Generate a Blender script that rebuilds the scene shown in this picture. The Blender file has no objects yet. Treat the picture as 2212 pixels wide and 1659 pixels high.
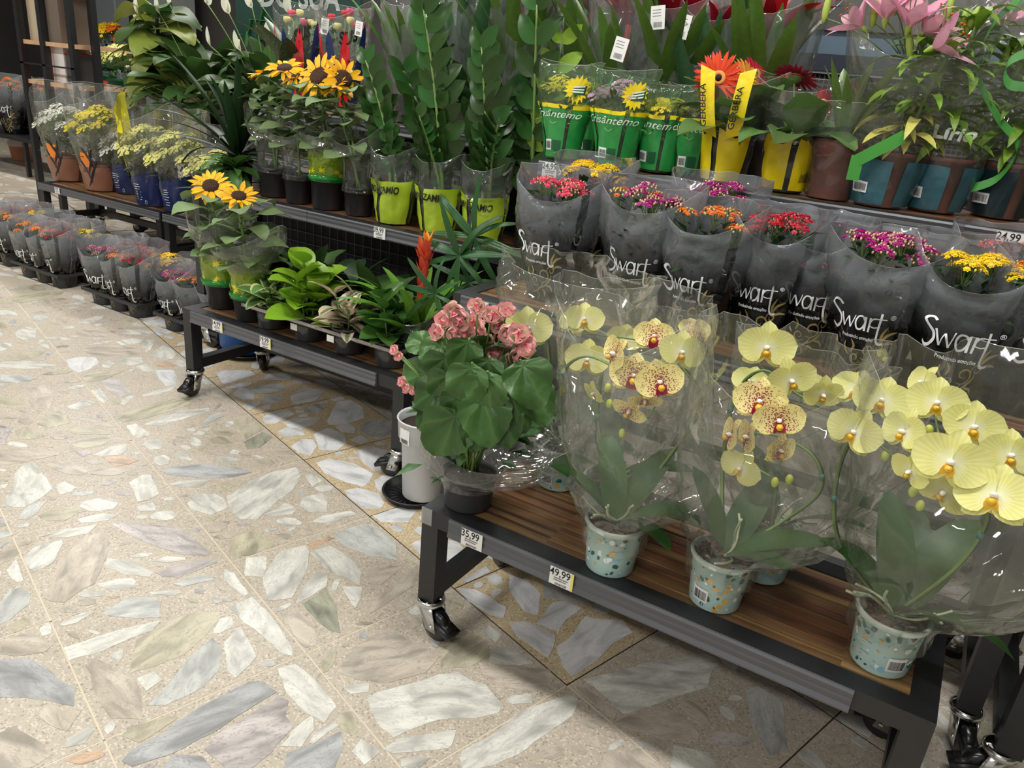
import bpy, math, random
from mathutils import Vector, Matrix, noise
RND = random.Random(7)
PI = math.pi
C = bpy.context.scene.collection
# ------------------------------------------------------------------ camera, world, lights, exposure
H, FPX, CX, CY = 1.3, 1661.0, 1106.0, 829.5
YAW, PITCH, ROLL = math.radians(29.56), math.radians(21.462), math.radians(5.581)
Z1, Z2, Z3 = .364, .748, 1.085          # heights of the three tiers of shelves
def _basis():
    cp, sp, cr, sr = math.cos(PITCH), math.sin(PITCH), math.cos(ROLL), math.sin(ROLL)
    f, u, r = Vector((0, cp, -sp)), Vector((0, sp, cp)), Vector((1, 0, 0))
    r2, u2 = cr*r + sr*u, -sr*r + cr*u
    q = Matrix.Rotation(YAW, 3, 'Z')
    return q@r2, q@u2, q@f
RT, UP, FW = _basis()
cam = bpy.data.cameras.new('camera'); cam.sensor_width = 36; cam.lens = FPX/2212*36; cam.clip_start = .02; cam.clip_end = 60
camo = bpy.data.objects.new('camera', cam); C.objects.link(camo)
m = Matrix((RT, UP, -FW)).transposed().to_4x4(); m.translation = (0, 0, H); camo.matrix_world = m
bpy.context.scene.camera = camo
sc = bpy.context.scene
sc.view_settings.view_transform = 'Standard'; sc.view_settings.look = 'None'; sc.view_settings.gamma = 1
sc.view_settings.use_curve_mapping = False
sc.view_settings.exposure = 0.16
cy = sc.cycles
cy.max_bounces = 5; cy.diffuse_bounces = 3; cy.glossy_bounces = 2; cy.transmission_bounces = 2; cy.transparent_max_bounces = 28; cy.adaptive_threshold = .025
cy.caustics_reflective = False; cy.caustics_refractive = False; cy.sample_clamp_indirect = 4
w = bpy.data.worlds.new('world'); sc.world = w; w.use_nodes = True
w.node_tree.nodes['Background'].inputs[0].default_value = (.80, .80, .78, 1)
w.node_tree.nodes['Background'].inputs[1].default_value = .55
def area(x, y, sx, sy, p, z=3.3, rz=0, col=(1, .985, .955)):
    l = bpy.data.lights.new('panel_light', 'AREA'); l.shape = 'RECTANGLE'; l.size = sx; l.size_y = sy; l.energy = p; l.color = col
    o = bpy.data.objects.new('panel_light', l); C.objects.link(o); o.location = (x, y, z); o.rotation_euler = (0, 0, rz)
LIGHTS = [(-7.6, 1.0), (-5.1, 1.0), (-2.6, 1.0), (-.1, 1.0), (-7.6, 4.2), (-5.1, 4.2), (-2.6, 4.2), (-.1, 4.2), (-2.6, -2.2), (-.1, -2.2)]
for lx, ly in LIGHTS: area(lx, ly, 1.25, .25, 52)  # unseen overhead lamps, added for soft light and highlights on the film

# ------------------------------------------------------------------ placing by measured points of the photograph
def ray(x, y): return FW*FPX + RT*(x-CX) - UP*(y-CY)
def at(x, y, z=0.0):                      # point of the horizontal plane z seen at (x, y)
    d = ray(x, y); t = (z-H)/d.z; return Vector((d.x*t, d.y*t, z))
def atv(x, y, v):                         # point of the vertical plane Y = v seen at (x, y)
    d = ray(x, y); t = v/d.y; return Vector((d.x*t, v, H+d.z*t))
def proj(P):
    d = Vector(P)-Vector((0, 0, H)); k = d.dot(FW); return CX+FPX*d.dot(RT)/k, CY-FPX*d.dot(UP)/k, k
CAMP = Vector((0, 0, H))

# ------------------------------------------------------------------ materials
def s2l(c): return tuple(((x/255)/12.92 if x <= 10 else (((x/255)+.055)/1.055)**2.4) for x in c) + (1,)
MATS = {}
def nm(name):
    m = bpy.data.materials.new(name); m.use_nodes = True; nt = m.node_tree; nt.nodes.clear()
    out = nt.nodes.new('ShaderNodeOutputMaterial'); return m, nt, out
def N(nt, t, **k):
    n = nt.nodes.new('ShaderNode'+t)
    for a, b in k.items():
        if a.startswith('i_'): n.inputs[a[2:]].default_value = b
        elif a[0] == 'n' and a[1:].isdigit(): n.inputs[int(a[1:])].default_value = b
        else: setattr(n, a, b)
    return n
def prin(nt, out, col, rough=.5, metal=0, spec=.5, coat=0):
    b = N(nt, 'BsdfPrincipled'); b.inputs['Base Color'].default_value = col; b.inputs['Roughness'].default_value = rough
    b.inputs['Metallic'].default_value = metal; b.inputs['Specular IOR Level'].default_value = spec; b.inputs['Coat Weight'].default_value = coat
    nt.links.new(b.outputs[0], out.inputs[0]); return b
def mat(name, rgb, rough=.5, metal=0, spec=.5, var=0, vscale=20, bump=0, bscale=60, coat=0, trl=0, rnd=0):
    """plain surface with optional noise variation, per-object variation, bump and translucency"""
    if name in MATS: return MATS[name]
    m, nt, out = nm(name); L = nt.links
    col = s2l(rgb); b = prin(nt, out, col, rough, metal, spec, coat); src = None
    if var or rnd:
        tc = N(nt, 'TexCoord'); no = N(nt, 'TexNoise', i_Scale=vscale, i_Detail=3); L.new(tc.outputs['Object'], no.inputs['Vector'])
        hs = N(nt, 'HueSaturation'); hs.inputs['Color'].default_value = col
        mr = N(nt, 'MapRange', n1=.3, n2=.7, n3=1-var, n4=1+var); L.new(no.outputs[0], mr.inputs[0])
        if rnd:
            oi = N(nt, 'ObjectInfo'); m2 = N(nt, 'MapRange', n3=1-rnd, n4=1+rnd); L.new(oi.outputs['Random'], m2.inputs[0])
            mu = N(nt, 'Math', operation='MULTIPLY'); L.new(mr.outputs[0], mu.inputs[0]); L.new(m2.outputs[0], mu.inputs[1]); L.new(mu.outputs[0], hs.inputs['Value'])
            m3 = N(nt, 'MapRange', n3=.5-rnd*.05, n4=.5+rnd*.05); L.new(oi.outputs['Random'], m3.inputs[0]); L.new(m3.outputs[0], hs.inputs['Hue'])
        else: L.new(mr.outputs[0], hs.inputs['Value'])
        L.new(hs.outputs[0], b.inputs['Base Color']); src = hs.outputs[0]
    if bump:
        tc = N(nt, 'TexCoord'); no = N(nt, 'TexNoise', i_Scale=bscale, i_Detail=3); L.new(tc.outputs['Object'], no.inputs['Vector'])
        bp = N(nt, 'Bump', i_Strength=bump, i_Distance=.01); L.new(no.outputs[0], bp.inputs['Height']); L.new(bp.outputs[0], b.inputs['Normal'])
    if trl:
        t = N(nt, 'BsdfTranslucent'); t.inputs[0].default_value = col
        if src: L.new(src, t.inputs[0])
        mx = N(nt, 'MixShader', n0=trl); L.new(b.outputs[0], mx.inputs[1]); L.new(t.outputs[0], mx.inputs[2]); L.new(mx.outputs[0], out.inputs[0])
    MATS[name] = m; return m
def ramp(nt, stops, src, interp='LINEAR'):
    r = N(nt, 'ValToRGB'); r.color_ramp.interpolation = interp; e = r.color_ramp.elements
    while len(e) < len(stops): e.new(.5)
    for q, (p, c) in zip(e, stops): q.position = p; q.color = c
    nt.links.new(src, r.inputs[0]); return r
def film(name, rgb=(255, 255, 255), haze=.05, tint=(255, 255, 255), rough=.06, bump=.5, bscale=28, gloss=1.0):
    """clear cellophane: see-through, a little milky, glossy along its creases"""
    if name in MATS: return MATS[name]
    m, nt, out = nm(name); L = nt.links
    tc = N(nt, 'TexCoord'); no = N(nt, 'TexVoronoi', i_Scale=bscale*.5, feature='F1'); mp = N(nt, 'TexNoise', i_Scale=5, i_Detail=1)
    L.new(tc.outputs['Object'], mp.inputs['Vector'])
    ad = N(nt, 'VectorMath', operation='MULTIPLY_ADD'); ad.inputs[1].default_value = (.25, .25, .25); L.new(mp.outputs[1], ad.inputs[0]); L.new(tc.outputs['Object'], ad.inputs[2]); L.new(ad.outputs[0], no.inputs['Vector'])
    bp = N(nt, 'Bump', i_Strength=bump*.8, i_Distance=.02); L.new(no.outputs['Distance'], bp.inputs['Height'])
    tr = N(nt, 'BsdfTransparent'); tr.inputs[0].default_value = s2l(tint)
    df = N(nt, 'BsdfDiffuse'); df.inputs[0].default_value = s2l(rgb)
    tl = N(nt, 'BsdfTranslucent'); tl.inputs[0].default_value = s2l(rgb)
    md = N(nt, 'MixShader', n0=.5); L.new(df.outputs[0], md.inputs[1]); L.new(tl.outputs[0], md.inputs[2])
    m1 = N(nt, 'MixShader', n0=haze); L.new(tr.outputs[0], m1.inputs[1]); L.new(md.outputs[0], m1.inputs[2])
    gl = N(nt, 'BsdfGlossy', i_Roughness=rough); L.new(bp.outputs[0], gl.inputs['Normal'])
    fr = N(nt, 'Fresnel', i_IOR=1.5); L.new(bp.outputs[0], fr.inputs['Normal'])
    mu = N(nt, 'Math', operation='MULTIPLY', n1=gloss, use_clamp=True); L.new(fr.outputs[0], mu.inputs[0])
    mn = N(nt, 'Math', operation='MINIMUM', n1=.42); L.new(mu.outputs[0], mn.inputs[0])
    m2 = N(nt, 'MixShader'); L.new(mn.outputs[0], m2.inputs[0]); L.new(m1.outputs[0], m2.inputs[1]); L.new(gl.outputs[0], m2.inputs[2])
    L.new(m2.outputs[0], out.inputs[0]); MATS[name] = m; return m
def printfilm(name, stops, cstops, rough=.1, bump=.5, bscale=12, strip=None, gloss=1.3):
    """printed film; UV.y runs from the foot (0) to the mouth (1): stops = (t, opacity), cstops = (t, rgb); strip = clear window over UV.x"""
    if name in MATS: return MATS[name]
    m, nt, out = nm(name); L = nt.links
    uv = N(nt, 'UVMap'); sx = N(nt, 'SeparateXYZ'); L.new(uv.outputs[0], sx.inputs[0])
    al = ramp(nt, [(p, (a, a, a, 1)) for p, a in stops], sx.outputs['Y']); co = ramp(nt, [(p, s2l(c)) for p, c in cstops], sx.outputs['Y'])
    alo = al.outputs[0]
    if strip:
        st = ramp(nt, [(0, (1, 1, 1, 1)), (strip[0], (.12, .12, .12, 1)), (strip[1], (1, 1, 1, 1))], sx.outputs['X'], 'CONSTANT')
        mu = N(nt, 'Math', operation='MULTIPLY'); L.new(alo, mu.inputs[0]); L.new(st.outputs[0], mu.inputs[1]); alo = mu.outputs[0]
    tc = N(nt, 'TexCoord'); no = N(nt, 'TexNoise', i_Scale=bscale, i_Detail=2, i_Distortion=.8); L.new(tc.outputs['Object'], no.inputs['Vector'])
    bp = N(nt, 'Bump', i_Strength=bump, i_Distance=.03); L.new(no.outputs[0], bp.inputs['Height'])
    tr = N(nt, 'BsdfTransparent'); df = N(nt, 'BsdfDiffuse'); L.new(co.outputs[0], df.inputs[0])
    tl = N(nt, 'BsdfTranslucent'); L.new(co.outputs[0], tl.inputs[0]); md = N(nt, 'MixShader', n0=.3); L.new(df.outputs[0], md.inputs[1]); L.new(tl.outputs[0], md.inputs[2])
    m1 = N(nt, 'MixShader'); L.new(alo, m1.inputs[0]); L.new(tr.outputs[0], m1.inputs[1]); L.new(md.outputs[0], m1.inputs[2])
    gl = N(nt, 'BsdfGlossy', i_Roughness=rough); L.new(bp.outputs[0], gl.inputs['Normal']); fr = N(nt, 'Fresnel', i_IOR=1.45); L.new(bp.outputs[0], fr.inputs['Normal'])
    mu = N(nt, 'Math', operation='MULTIPLY', n1=gloss); L.new(fr.outputs[0], mu.inputs[0]); mn = N(nt, 'Math', operation='MINIMUM', n1=.5); L.new(mu.outputs[0], mn.inputs[0])
    m2 = N(nt, 'MixShader'); L.new(mn.outputs[0], m2.inputs[0]); L.new(m1.outputs[0], m2.inputs[1]); L.new(gl.outputs[0], m2.inputs[2])
    L.new(m2.outputs[0], out.inputs[0]); MATS[name] = m; return m
def marble(name, rgb, vein, k=.12, vs=26):
    if name in MATS: return MATS[name]
    m, nt, out = nm(name); L = nt.links; b = prin(nt, out, s2l(rgb), .32, 0, .5)
    tc = N(nt, 'TexCoord'); oi = N(nt, 'ObjectInfo'); ad = N(nt, 'VectorMath', operation='MULTIPLY_ADD')
    cb = N(nt, 'CombineXYZ'); L.new(oi.outputs['Random'], cb.inputs[2]); ad.inputs[1].default_value = (0, 0, 40); L.new(cb.outputs[0], ad.inputs[0])
    mp = N(nt, 'Mapping'); mp.inputs['Scale'].default_value = (1.4, 4.0, 1); L.new(tc.outputs['Object'], mp.inputs[0]); L.new(mp.outputs[0], ad.inputs[2])
    n1 = N(nt, 'TexNoise', i_Scale=7, i_Detail=4, i_Distortion=.6); L.new(ad.outputs[0], n1.inputs['Vector'])
    n2 = N(nt, 'TexNoise', i_Scale=vs*.55, i_Detail=8, i_Distortion=1.5); L.new(ad.outputs[0], n2.inputs['Vector'])
    base = ramp(nt, [(.3, s2l([x*(1-k*1.4) for x in rgb])), (.52, s2l(rgb)), (.72, s2l([min(255, x*(1+k*.6)) for x in rgb]))], n1.outputs[0])
    v = ramp(nt, [(.47, (0, 0, 0, 1)), (.5, (.75, .75, .75, 1)), (.53, (0, 0, 0, 1))], n2.outputs[0])
    mx = N(nt, 'Mix', data_type='RGBA'); L.new(v.outputs[0], mx.inputs[0]); L.new(base.outputs[0], mx.inputs[6]); mx.inputs[7].default_value = s2l(vein)
    hs = N(nt, 'HueSaturation'); m2 = N(nt, 'MapRange', n3=.93, n4=1.05); L.new(oi.outputs['Random'], m2.inputs[0]); L.new(m2.outputs[0], hs.inputs['Value']); L.new(mx.outputs[2], hs.inputs['Color'])
    L.new(hs.outputs[0], b.inputs['Base Color']); MATS[name] = m; return m
def chips(name, rgb, hi, lo, scale=150):
    m, nt, out = nm(name); L = nt.links; b = prin(nt, out, s2l(rgb), .36, 0, .5)
    g = N(nt, 'NewGeometry'); v = N(nt, 'TexVoronoi', i_Scale=scale); L.new(g.outputs['Position'], v.inputs['Vector'])
    n = N(nt, 'TexNoise', i_Scale=5, i_Detail=5); L.new(g.outputs['Position'], n.inputs['Vector'])
    sx = N(nt, 'SeparateColor'); L.new(v.outputs['Color'], sx.inputs[0])
    r = ramp(nt, [(0, s2l(lo)), (.08, s2l(rgb)), (.72, s2l([x*1.04 for x in rgb])), (.86, s2l(hi))], sx.outputs[0], 'CONSTANT')
    hs = N(nt, 'HueSaturation'); mr = N(nt, 'MapRange', n1=.3, n2=.7, n3=.93, n4=1.05); L.new(n.outputs[0], mr.inputs[0]); L.new(mr.outputs[0], hs.inputs['Value']); L.new(r.outputs[0], hs.inputs['Color'])
    L.new(hs.outputs[0], b.inputs['Base Color']); MATS[name] = m; return m

# ------------------------------------------------------------------ mesh helpers
class MB:
    def __init__(s): s.v = []; s.f = []; s.m = []; s.uv = None
    def add(s, vs, fs, mi=0):
        o = len(s.v); s.v += [tuple(p) for p in vs]; s.f += [tuple(i+o for i in f) for f in fs]; s.m += [mi]*len(fs); return s
    def box(s, a, b, mi=0, M=None):
        (x0, y0, z0), (x1, y1, z1) = a, b
        vs = [(x0, y0, z0), (x1, y0, z0), (x1, y1, z0), (x0, y1, z0), (x0, y0, z1), (x1, y0, z1), (x1, y1, z1), (x0, y1, z1)]
        if M: vs = [M@Vector(p) for p in vs]
        return s.add(vs, [(0, 3, 2, 1), (4, 5, 6, 7), (0, 1, 5, 4), (1, 2, 6, 5), (2, 3, 7, 6), (3, 0, 4, 7)], mi)
    def bar(s, p, q, w, h=None, mi=0):        # square bar from p to q
        p, q = Vector(p), Vector(q); d = (q-p); L = d.length; d.normalize(); up = Vector((0, 0, 1)) if abs(d.z) < .95 else Vector((0, 1, 0))
        x = d.cross(up).normalized(); z = x.cross(d); M = Matrix((x, d, z)).transposed().to_4x4(); M.translation = p; h = h or w
        return s.box((-w/2, 0, -h/2), (w/2, L, h/2), mi, M)
    def tube(s, pts, r, n=6, mi=0, cap=True):
        pts = [Vector(p) for p in pts]; k = len(pts); rs = r if isinstance(r, (list, tuple)) else [r]*k
        vs = []; prev = None
        for i, p in enumerate(pts):
            d = (pts[min(i+1, k-1)]-pts[max(i-1, 0)]).normalized()
            if prev is None: x = d.orthogonal().normalized()
            else: x = (prev-d*prev.dot(d)).normalized()
            prev = x; y = d.cross(x)
            vs += [p+(x*math.cos(2*PI*j/n)+y*math.sin(2*PI*j/n))*rs[i] for j in range(n)]
        fs = [(i*n+j, i*n+(j+1) % n, (i+1)*n+(j+1) % n, (i+1)*n+j) for i in range(k-1) for j in range(n)]
        if cap: fs += [tuple(range(n))[::-1], tuple(range((k-1)*n, k*n))]
        return s.add(vs, fs, mi)
    def lathe(s, prof, n=24, mi=0, c=(0, 0, 0), M=None, close=False):
        vs = [Vector((r*math.cos(2*PI*j/n)+c[0], r*math.sin(2*PI*j/n)+c[1], z+c[2])) for r, z in prof for j in range(n)]
        if M: vs = [M@p for p in vs]
        k = len(prof); fs = [(i*n+j, i*n+(j+1) % n, (i+1)*n+(j+1) % n, (i+1)*n+j) for i in range(k-1) for j in range(n)]
        if close: fs += [tuple(range(n))[::-1], tuple(range((k-1)*n, k*n))]
        return s.add(vs, fs, mi)
    def grid(s, fn, nu, nv, mi=0, wrap=False, uv=False):   # fn(u, v) over 0..1
        cols = nu if wrap else nu+1
        vs = [fn(i/nu, j/nv) for j in range(nv+1) for i in range(cols)]
        o = len(s.v); fs = []
        for j in range(nv):
            for i in range(nu):
                fs.append((j*cols+i, j*cols+(i+1) % cols, (j+1)*cols+(i+1) % cols, (j+1)*cols+i))
        s.add(vs, fs, mi)
        if uv: s.uv = [c for j in range(nv) for i in range(nu) for c in ((i/nu, j/nv), ((i+1)/nu, j/nv), ((i+1)/nu, (j+1)/nv), (i/nu, (j+1)/nv))]
        return s
    def ball(s, c, r, n=6, k=4, mi=0, sc=(1, 1, 1)):
        prof = [(math.sin(PI*i/k)*r+1e-5, -math.cos(PI*i/k)*r) for i in range(k+1)]
        o = len(s.v); s.lathe(prof, n, mi); s.v[o:] = [(x*sc[0]+c[0], y*sc[1]+c[1], z*sc[2]+c[2]) for x, y, z in s.v[o:]]; return s
    def mesh(s, name, mats, smooth=True, off=None):
        me = bpy.data.meshes.new(name)
        vs = s.v if off is None else [(x-off[0], y-off[1], z-off[2]) for x, y, z in s.v]
        me.from_pydata(vs, [], s.f)
        for m_ in (mats if isinstance(mats, (list, tuple)) else [mats]): me.materials.append(m_)
        me.polygons.foreach_set('material_index', s.m)
        if smooth: me.polygons.foreach_set('use_smooth', [True]*len(s.f))
        if s.uv and len(s.uv) == len(me.loops):
            ul = me.uv_layers.new(name='UVMap'); ul.data.foreach_set('uv', [a for c in s.uv for a in c])
        me.update(); return me
def ob(name, me, parent=None, loc=(0, 0, 0), M=None):
    o = bpy.data.objects.new(name, me); C.objects.link(o); o.parent = parent
    if M is not None: o.matrix_local = M
    else: o.location = loc
    return o
def part(name, mb, mats, parent, smooth=True, world=False, off=None):
    """link a MB as one part; world=True: its coordinates are world ones and the thing's place is taken off"""
    if world: off = parent.location if parent.parent is None else parent.parent.location
    return ob(name, mb.mesh(name, mats, smooth, off), parent)
def tag(o, label=None, cat=None, group=None, kind=None):
    if label: o['label'] = label
    if cat: o['category'] = cat
    if group: o['group'] = group
    if kind: o['kind'] = kind
    return o
def T(name, label, cat, loc=(0, 0, 0), group=None):
    o = bpy.data.objects.new(name, None); o.empty_display_size = .05; C.objects.link(o); o.location = loc; return tag(o, label, cat, group)
def single(name, mb, mats, label, cat, loc=(0, 0, 0), group=None, smooth=True):
    return tag(ob(name, mb.mesh(name, mats, smooth, loc), None, loc), label, cat, group)
def frame(loc, d, up=(0, 0, 1), s=1.0, roll=0):     # Y along d, Z near up
    d = Vector(d).normalized(); up = Vector(up)
    x = d.cross(up)
    if x.length < 1e-4: x = d.orthogonal()
    x.normalize(); z = x.cross(d)
    if roll: q = Matrix.Rotation(roll, 3, d); x = q@x; z = q@z
    M = Matrix((x*s, d*s, z*s)).transposed().to_4x4(); M.translation = Vector(loc); return M
def arc(p, q, sag, n=10):                # curve from p to q bulging by the vector sag
    p, q, sag = Vector(p), Vector(q), Vector(sag); return [p.lerp(q, i/n)+sag*(4*(i/n)*(1-i/n)) for i in range(n+1)]
def crom(pts, n=6):
    pts = [Vector(p) for p in pts]; out = []
    for i in range(len(pts)-1):
        a, b, c, d = pts[max(i-1, 0)], pts[i], pts[i+1], pts[min(i+2, len(pts)-1)]
        for k in range(n):
            t = k/n; out.append(.5*((2*b)+(c-a)*t+(2*a-5*b+4*c-d)*t*t+(3*b-a-3*c+d)*t**3))
    return out+[pts[-1]]
def leaf(L, W, p=1.0, q=.8, bend=.6, fold=.25, n=8, k=2, wave=0, tip=1.0, ser=0, seed=0, cup=0, ff=0):
    """leaf blade growing along +Y from the origin, Z up; bend = total droop, fold = V-fold, p/q = outline"""
    mb = MB(); r = random.Random(seed); ph = r.uniform(0, 6)
    ys = [0]; zs = [0]; st = L/n
    for i in range(n):
        an = -bend*((i+.5)/n)**1.2; ys.append(ys[-1]+math.cos(an)*st); zs.append(zs[-1]+math.sin(an)*st)
    def fn(u, v):
        i = round(v*n); t = v; x = (u-.5)*2
        hw = W/2*math.sin(PI*min(1, max(0.0, t**p)))**q
        if t > .999: hw = W*.01
        if t < .001: hw = W*.03
        if ser: hw *= 1+ser*math.sin(t*43+x)
        an = -bend*t**1.2
        z = abs(x)*hw*fold + wave*W*math.sin(t*9+ph+x*1.5)*abs(x) - cup*hw*x*x
        if ff: z += ff*W*math.cos(x*PI*3)
        return Vector((x*hw, ys[i]-z*math.sin(an), zs[i]+z*math.cos(an)))
    mb.grid(fn, 2*k, n); return mb
LM = {}
def leafmesh(key, m_, *a, **k):
    if key not in LM: LM[key] = leaf(*a, **k).mesh('leaf', m_)
    return LM[key]

# ------------------------------------------------------------------ strokes, ribbons, text on a surface
def ribbon(mb, pts, w0, w1=None, fn=lambda x, y: Vector((x, y, 0)), mi=0, n=5, taper=False):
    c = crom([(x, y, 0) for x, y in pts], n); k = len(c); vs = []
    for i, p in enumerate(c):
        d = (c[min(i+1, k-1)]-c[max(i-1, 0)]); d = d.normalized() if d.length > 0 else Vector((1, 0, 0)); t = i/(k-1)
        w_ = w0 if w1 is None else w0+(w1-w0)*t
        if taper: w_ = max(.06*w0, w0*math.sin(PI*min(1, .12+t*.86)))
        nx, ny = -d.y*w_/2, d.x*w_/2
        vs += [fn(p.x-nx, p.y-ny), fn(p.x+nx, p.y+ny)]
    mb.add(vs, [(2*i, 2*i+2, 2*i+3, 2*i+1) for i in range(k-1)], mi); return mb
TXT = {}
def text2d(s, size=1.0, bold=0.0):
    key = (s, bold)
    if key not in TXT:
        cu = bpy.data.curves.new('t', 'FONT'); cu.body = s; cu.size = 1; cu.offset = bold; cu.resolution_u = 3
        o = bpy.data.objects.new('t', cu); C.objects.link(o); bpy.context.view_layer.update()
        me = bpy.data.meshes.new_from_object(o.evaluated_get(bpy.context.evaluated_depsgraph_get()))
        TXT[key] = ([(v.co.x, v.co.y) for v in me.vertices], [tuple(p.vertices) for p in me.polygons])
        bpy.data.objects.remove(o); bpy.data.curves.remove(cu); bpy.data.meshes.remove(me)
    vs, fs = TXT[key]; return [(x*size, y*size) for x, y in vs], fs
def puttext(mb, s, size, fn, mi=0, bold=0.0, shear=0, cx=True, sy=1.0):
    vs, fs = text2d(s, size, bold)
    if not vs: return mb
    x0, x1 = min(p[0] for p in vs), max(p[0] for p in vs); o = (x0+x1)/2 if cx else 0
    return mb.add([fn(x-o+y*shear, y*sy) for x, y in vs], fs, mi)
def barcode(mb, w_, h, fn, mi=0, n=16, seed=1):
    r = random.Random(seed); x = 0; bars = []
    while x < 1: b = r.choice((.012, .02, .035)); bars.append((x, b)); x += b+r.choice((.015, .03))
    for x, b in bars: mb.add([fn((x-.5)*w_, 0), fn((x+b-.5)*w_, 0), fn((x+b-.5)*w_, h), fn((x-.5)*w_, h)], [(0, 1, 2, 3)], mi)

# ------------------------------------------------------------------ the setting
white = mat('white', (225, 225, 222), .6); black = mat('black_metal', (30, 31, 33), .42, var=.12, vscale=40); dark = mat('dark_gap', (14, 14, 15), .8)
def struct(name, mb, m_, smooth=False): o = ob(name, mb.mesh(name, m_, smooth)); o['kind'] = 'structure'; return o
matrix_m = chips('matrix', (176, 166, 150), (198, 190, 176), (150, 141, 127), 260)
gold_m = chips('gold_matrix', (186, 168, 136), (206, 194, 168), (158, 136, 100), 240)
def far_floor():
    m_, nt, out = nm('far_terrazzo'); L = nt.links; b = prin(nt, out, s2l((200, 190, 172)), .34)
    g = N(nt, 'NewGeometry'); mp = N(nt, 'Mapping'); mp.inputs['Scale'].default_value = (7, 15, 1); mp.inputs['Rotation'].default_value = (0, 0, .9); L.new(g.outputs['Position'], mp.inputs[0])
    v = N(nt, 'TexVoronoi', i_Scale=1); L.new(mp.outputs[0], v.inputs['Vector']); sx = N(nt, 'SeparateColor'); L.new(v.outputs['Color'], sx.inputs[0])
    r = ramp(nt, [(0, s2l((190, 180, 162))), (.35, s2l((208, 204, 192))), (.6, s2l((196, 187, 162))), (.75, s2l((215, 211, 202))), (.93, s2l((178, 172, 166)))], sx.outputs[0], 'CONSTANT')
    e = N(nt, 'TexVoronoi', i_Scale=1, feature='DISTANCE_TO_EDGE'); L.new(mp.outputs[0], e.inputs['Vector'])
    k = ramp(nt, [(.06, (0, 0, 0, 1)), (.1, (1, 1, 1, 1))], e.outputs[0]); mx = N(nt, 'Mix', data_type='RGBA'); mx.inputs[6].default_value = s2l((192, 178, 158))
    L.new(k.outputs[0], mx.inputs[0]); L.new(r.outputs[0], mx.inputs[7]); L.new(mx.outputs[2], b.inputs['Base Color']); return m_
floor = struct('floor', MB().box((-16, -5, -.05), (5, 16, -.0035)), far_floor())
PHI = math.radians(-17.46); E1 = Vector((math.cos(PHI), math.sin(PHI), 0)); E2 = Vector((-E1.y, E1.x, 0)); PT = .4388
S0, N0 = -.698*H, .857*H
def tp(s, n, z=0): v = E1*s+E2*n; return Vector((v.x, v.y, z))
def inview(P, mx=60):
    x, y, k = proj(P); return k > .05 and -mx < x < 2212+mx and -mx < y < 1659+mx
tiles = {}
for i in range(-16, 5):
    for j in range(-3, 9):
        c = tp(S0+(i+.5)*PT, N0+(j+.5)*PT)
        if not any(inview(tp(S0+(i+a)*PT, N0+(j+b)*PT), 30) for a in (0, .5, 1) for b in (0, .5, 1)): continue
        if (c-CAMP).length > 5.2 or c.y > 3.4: continue
        g = j == 0 and i < 0
        M = MB(); h = PT/2-.0019
        M.box((-h, -h, -.003), (h, h, 0)); 
        me = M.mesh('tile', gold_m if g else matrix_m, False); Mx = Matrix.Rotation(PHI, 4, 'Z'); Mx.translation = c
        o = ob('tile', me, floor, M=Mx); tiles[(i, j)] = (o, c, g)
# the joints between the slabs: dark along the main seam and under the benches, pale elsewhere
gd = mat('joint_dark', (58, 48, 38), .9); gl_ = mat('joint_pale', (206, 192, 170), .9)
md, mp_ = MB(), MB()
for j in range(-3, 9):
    a, b = tp(S0-7, N0+j*PT, -.0012), tp(S0+(0 if j == 0 else 2), N0+j*PT, -.0012)
    (md if j >= 0 else mp_).bar(a, b, .0045, .0014)
    if j == 0: mp_.bar(b, tp(S0+2, N0, -.0012), .0045, .0014)
for i in range(-16, 5):
    md.bar(tp(S0+i*PT, N0, -.0012), tp(S0+i*PT, N0+3.6, -.0012), .0045, .0014)
    mp_.bar(tp(S0+i*PT, N0-1.4, -.0012), tp(S0+i*PT, N0, -.0012), .0045, .0014)
part('joint_line', md, gd, floor, False); part('joint_line', mp_, gl_, floor, False)
SM = {'W': marble('stone_white', (203, 202, 193), (170, 168, 160), .16), 'G': marble('stone_grey', (184, 185, 180), (152, 154, 152), .16), 'B': marble('stone_olive', (178, 172, 150), (146, 142, 122), .16),
      'P': marble('stone_beige', (182, 173, 158), (150, 142, 130), .16), 'M': marble('stone_mauve', (180, 173, 169), (136, 128, 130), .2), 'D': marble('stone_slate', (166, 167, 166), (134, 136, 138), .16),
      'K': marble('stone_green', (150, 150, 132), (118, 122, 106), .2), 'R': marble('stone_rust', (190, 164, 138), (160, 122, 92), .15), 'L': marble('stone_pale', (206, 206, 205), (184, 185, 188))}
CR = {1: (0, 600, .31646), 2: (0, 1134, .31646), 3: (600, 1134, .31646), 4: (1100, 1234, .2563), 6: (350, 650, .27125)}
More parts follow.
